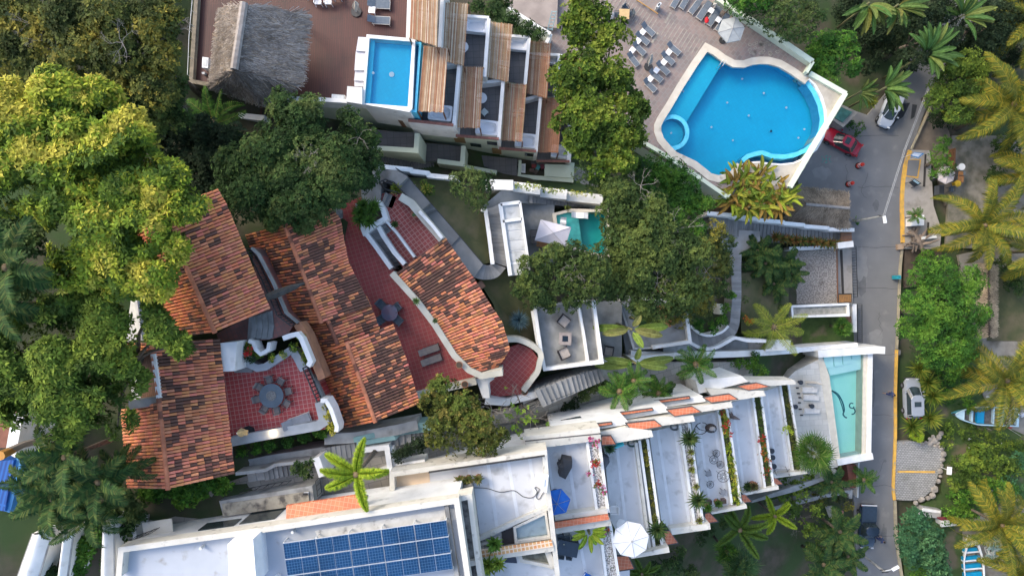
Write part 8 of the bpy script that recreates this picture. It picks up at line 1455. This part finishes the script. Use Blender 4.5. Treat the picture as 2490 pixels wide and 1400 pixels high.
# boats
def panga(label, bow, stern, fr, z, Wd, hull, rim, inn, thw, motor=True):
    F(fr); A, B = P(*bow, z), P(*stern, z); L = (B-A).length; d = (B-A).normalized(); n = Vector((-d.y, d.x, 0)); t = thing('fishing_boat', label, 'boat', (A+B)/2); N_ = 14; T = lambda s, y, zz: A+d*(s*L)+n*y+Vector((0,0,zz)); hw = lambda s: Wd/2*min(1, (s*2.6+.02)**.55)*(1-.12*max(0, s-.6))
    b = M(); vs = []
    for i in range(N_+1): s = i/N_; w = hw(s); sh = .75+.3*(1-s)**3; vs += [T(s,-w,sh), T(s,-w*.75,.2), T(s,0,.02+.25*(1-s)**4), T(s,w*.75,.2), T(s,w,sh)]
    b.add(vs, [(k*5+j, k*5+j+1, (k+1)*5+j+1, (k+1)*5+j) for k in range(N_) for j in range(4)]+[(N_*5,N_*5+1,N_*5+2,N_*5+3,N_*5+4)]); b.build('hull', hull, t)
    b = M(); vs = []
    for i in range(N_+1): s = .03+.95*i/N_; w = max(.02, hw(s)-.1); vs += [T(s,-w,.7), T(s,-w*.85,.3), T(s,w*.85,.3), T(s,w,.7)]
    b.add(vs, [(k*4+j, (k+1)*4+j, (k+1)*4+j+1, k*4+j+1) for k in range(N_) for j in range(3)]); b.build('floor', inn, t)
    for sg in (-1, 1): b = M(); b.tube([T(s, sg*hw(s), .77+.3*(1-s)**3) for s in [i/N_ for i in range(N_+1)]], .075, 6); b.build('gunwale', rim, t)
    b = M(); pts = [T(.0,0,1.02)]+[T(s, hw(s)-.03, .98-.6*s) for s in (.03,.08,.14)]+[T(s, -hw(s)+.03, .98-.6*s) for s in (.14,.08,.03)]; b.ext([Vector((p.x,p.y,A.z+.95)) for p in pts], A.z+.85); b.build('bow_deck', rim, t)
    for s0, s1, m_, hh in thw: w = hw((s0+s1)/2)-.06; b = M(); b.ext([T(s0,-w,hh), T(s1,-w,hh), T(s1,w,hh), T(s0,w,hh)], A.z+.25); b.build('thwart', m_, t)
    b = M(); w = hw(1); b.ext([T(.97,-w,.8), T(1,-w,.8), T(1,w,.8), T(.97,w,.8)], A.z+.1); b.build('transom', rim, t)
    if motor: b = M(); b.box(T(1.05,.35,.75), (.55,.35,.35), math.atan2(d.y,d.x)+.6); b.box(T(1.1,.45,.3), (.15,.15,.8), math.atan2(d.y,d.x)); b.build('outboard_motor', mat('motor_grey', (.5,.52,.55), .4), t)
    return t
BL = mat('boat_sky_blue', (.12,.42,.55), .5, (.09,.34,.46), 3); BLD = mat('boat_deep_blue', (.0,.28,.5), .5, (.0,.23,.43), 3); BW = mat('boat_pale_blue', (.5,.66,.72), .5, (.42,.58,.64), 3); INN = mat('boat_inside', (.16,.15,.14), .9, (.08,.08,.08), 3)
panga('sky blue open fishing boat on the beach grass under a palm', (235,540), (2170,640), 't', -.8, 2.05, BL, BW, INN, [(.28,.31,BW,.6),(.37,.48,BLD,.62),(.62,.64,BW,.6),(.72,.8,BL,.55),(.86,.89,CREAMF,.7)])
panga('white fishing boat with blue benches at the bottom right', (750,1130), (785,1530), 'r', -.9, 2.2, CLEANW, CLEANW, INN, [(.2,.25,BLD,.6),(.25,.27,CLEANW,.68),(.33,.38,BLD,.6),(.38,.4,CLEANW,.68),(.45,.51,BLD,.6),(.51,.53,CLEANW,.68),(.58,.66,BLD,.6)])
F('t'); b = M(); [b.tube([P(x0,y0,-.2), P(x1,y1,-.7)], .02, 4) for x0,y0,x1,y1 in ((900,800,1500,1060),(1700,810,2400,1245))]; b.build('x', CREAMF); o = bpy.data.objects[b and 'x']; o.name = 'mooring_rope'; tag(o, 'two thin pale mooring ropes running from the blue boat over the grass', 'rope')
b = M(); c = spot('t', 1990, 910, -.9); b.ball(c+Vector((0,0,.25)), .35, 10, 7, (.5,.09,.04)); b.tube([c+Vector((0,0,.5)), c+Vector((0,0,.65))], .05, 6, (.3,.06,.03)); tag(b.build('buoy', ATT), 'round orange buoy beside the stern of the blue boat', 'buoy')
c = spot('r', 930, 1230, -.9); t = thing('fishing_net', 'heap of pale green fishing net beside the white boat', 'fishing net', c); b = M()
for i in range(26): a = random.random()*6.28; q0 = c+Vector((random.gauss(0,.9), random.gauss(0,.6), .05)); b.tube([q0+Vector((math.cos(a+k*.9)*.5*random.uniform(.6,1.2), math.sin(a+k*.9)*.45, .1+.08*k*random.random())) for k in range(6)], random.uniform(.05,.12), 5, random.choice([(.5,.55,.5),(.3,.42,.38),(.55,.55,.5),(.2,.3,.27)]))
b.build('net', ATT, t); b = M(); [b.ball(c+Vector((random.gauss(0,.8), random.gauss(0,.5), .3)), .08, 6, 5, (.6,.6,.58)) for _ in range(8)]; b.build('floats', ATT, t)
t = boxthing('plastic_tank', 'white blue tank left of the palm crown near the white boat', 'tank', 'r', [(868,1110),(905,1075),(942,1100),(930,1145),(890,1140)], -.9, .8, mat('whitish_blue', (.45,.52,.6), .5, (.1,.2,.4), 2), [('cap', .3, .06, CLEANW)])
for nm, lab, q, z, h in (('notice_board', 'small white board on the slope right of the paved bay', [(632,710),(662,714),(658,762),(628,758)], 0, 1.6),('foam_board', 'small white board leaning right of the silver car', [(470,256),(495,256),(490,298),(468,294)], 0, .9)):
    F('r'); w = PL(q, z+h); c = sum(w, Vector())/4; t = thing(nm, lab, 'board', Vector((c.x,c.y,z))); b = M(); b.ext(w, w[0].z-.05); b.build('panel', CLEANW, t); b = M(); b.tube([Vector((c.x,c.y,-.3)), c], .04, 6); b.build('post', METAL, t)
t = thing('beach_hut', 'low white roofed hut under the palm trunk in the lower right', 'hut', spot('r', 640, 1060, -.6)); slab('roof', [(592,1050),(690,1040),(712,1080),(595,1090)], 1.2, .9, WHITE, t); slab('ledge', [(590,1040),(690,1036),(692,1042),(592,1049)], 1.3, .6, mat('maroon_trim', (.2,.03,.05), .8), t); slab('wall', [(600,1055),(685,1046),(700,1075),(602,1084)], .9, -.9, WHITE, t)
t = thing('stone_bench_wall', 'pale broken stone wall beside the bluish green tree', 'wall', spot('r', 500, 1000, -.6)); slab('wall', [(440,1010),(480,965),(595,985),(590,1040),(470,1020)], .5, -.8, CONCL, t); slab('cap', [(450,1008),(482,972),(590,990),(588,1004),(480,990),(460,1015)], .6, .5, WHITE, t)
for i, (x, y) in enumerate([(880,270),(975,565),(765,535),(765,590),(1010,890),(1030,925),(1045,885),(905,860)]): c = spot('r', x, y, -.7); b = M(); b.ball(c+Vector((0,0,.12)), .17, 7, 5, (.62,.64,.66), (1.2,.8,.7), .2); tag(b.build('litter_bag', ATT), 'white litter scrap '+['under the fronds of the palm above the blue boat','on the grass below the motor of the blue boat','upper one of two on the grass right of the bay','lower one of two on the grass right of the bay','leftmost in the bushes above the white boat','middle one in the bushes above the white boat','rightmost in the bushes above the white boat','near the palm trunk right of the blue boat bow'][i], 'litter', 'white litter scraps on the beach side')
t = thing('brick_shed', 'small red brown shed roof at the foot of the bare slope', 'shed', spot('q', 815, 1060, 1)); slab('roof', [(785,1020),(848,1018),(853,1105),(815,1100)], 3, 2.8, mat('faded_red_roof', (.3,.13,.11), .9, (.22,.1,.09), 2), t); slab('wall', [(790,1026),(842,1024),(846,1098),(818,1094)], 2.8, .5, WHITE, t)
F('q'); freewall('pale parking wall below the beach pool with a white coping', [(430,1005),(600,965),(740,930),(890,905),(888,945)], [6,4.5,3.2,2.2,2.2], .4, 0, CONCL); freewall('thin dark post wall at the street corner of the pool', [(938,735),(932,940)], 2.2, .12, 0, METAL, 'fence', 'corner_fence')
# top right dead trunk and lower left structures
F('e'); t = thing('leaning_trunk', 'bare brown palm trunk leaning across the dark corner of the road', 'tree trunk', P(1330,470,0)); b = M(); b.tube([P(1300,420,0), P(1400,300,3), P(1560,100,7.5)], [.2,.17,.14], 8); b.build('trunk', TREEBARK, t)
F('l'); t = thing('leaning_trunk', 'pale leaning palm trunk with an orange cut end over the blue roof', 'tree trunk', P(300,500,36)); b = M(); b.tube([P(320,495,37), P(150,540,39.5), P(20,600,41)], [.2,.2,.24], 8, (.3,.26,.22)); b.tube([P(80,575,40.3), P(0,612,41.3)], [.23,.27], 8, (.5,.24,.05)); b.build('trunk', ATT, t)
t = thing('blue_roof_house', 'bright blue corrugated tarp roof at the left edge, lower part', 'building', P(60,800,35)); slab('roof_sheet', [(-60,650),(90,640),(30,975),(-60,960)], 37.5, 36, tile_mat('blue_sheet', (.005,.06,.26), (.004,.05,.22), (.01,.1,.36), .25, R(76), .25, 40), t); slab('roof_edge', [(92,640),(168,590),(150,650),(65,985),(30,975)], 37.3, 34, tile_mat('blue_edge', (.04,.2,.45), (.035,.18,.42), (.08,.28,.5), .2, R(76), .2, 40), t)
t = thing('white_beam_roof', 'white roof beam above the blue tarp roof at the left edge', 'building', P(90,450,35)); slab('beam', [(80,335),(155,335),(98,625),(35,590)], 38.5, 35, WHITE, t); slab('brown_bay', [(-60,360),(80,340),(40,560),(-60,560)], 37.8, 35, mat('brown_floor', (.2,.08,.05), .8), t); slab('gutter', [(165,620),(230,600),(200,760),(130,940),(115,930)], 36.5, 34, CONCL, t)
for lab, q in (('leftmost white roof vault in the lower left corner', [(215,1120),(350,1095),(250,1420),(110,1420)]),('middle narrow white roof vault in the lower left', [(425,1105),(482,1110),(440,1420),(385,1420)]),('right white roof vault beside the white apartment block', [(680,1045),(745,1035),(752,1420),(662,1420)])):
    t = thing('white_vault', lab, 'roof vault', P(*q[0], 36), 'white roof vaults at the lower left'); A, B, C, D = PL(q, 37.2); b = M(); n = 8; vs = []
    for k in range(n+1): u = k/n; z = Vector((0,0,math.sin(math.pi*u)*.45)); vs += [A.lerp(B, u)+z, D.lerp(C, u)+z]
    b.add(vs, [(2*k, 2*k+1, 2*k+3, 2*k+2) for k in range(n)]); b.ext([A,B,C,D], A.z-2, top=False); b.build('shell', WHITE, t, True); b = M(); b.tube([A, D], .06, 5); b.tube([B, C], .06, 5); b.build('edge_strip', CONCL, t)
F('l'); freewall('white wall at the right of the white roof vaults', [(870,1040),(885,1190)], 35.8, .25, 33); railing('black stair railing at the left end of the white apartment block', [(900,1160),(905,1130),(1045,1080)], 36, gap=.3)
freewall('white villa parapet hidden in the green tree', [(890,900),(940,1000),(960,1170)], 37, .8, 34) if False else None
F('f'); t = thing('white_annex', 'white annex wall glimpsed through the green tree beside the villa roofs', 'building', P(930,1050,34)); slab('wall', [(900,860),(960,850),(1010,1190),(830,1210),(880,1000)], 37.3, 33, WHITE, t); slab('coping', [(905,865),(925,862),(965,1180),(945,1185)], 37.5, 37.3, WHITE, t)
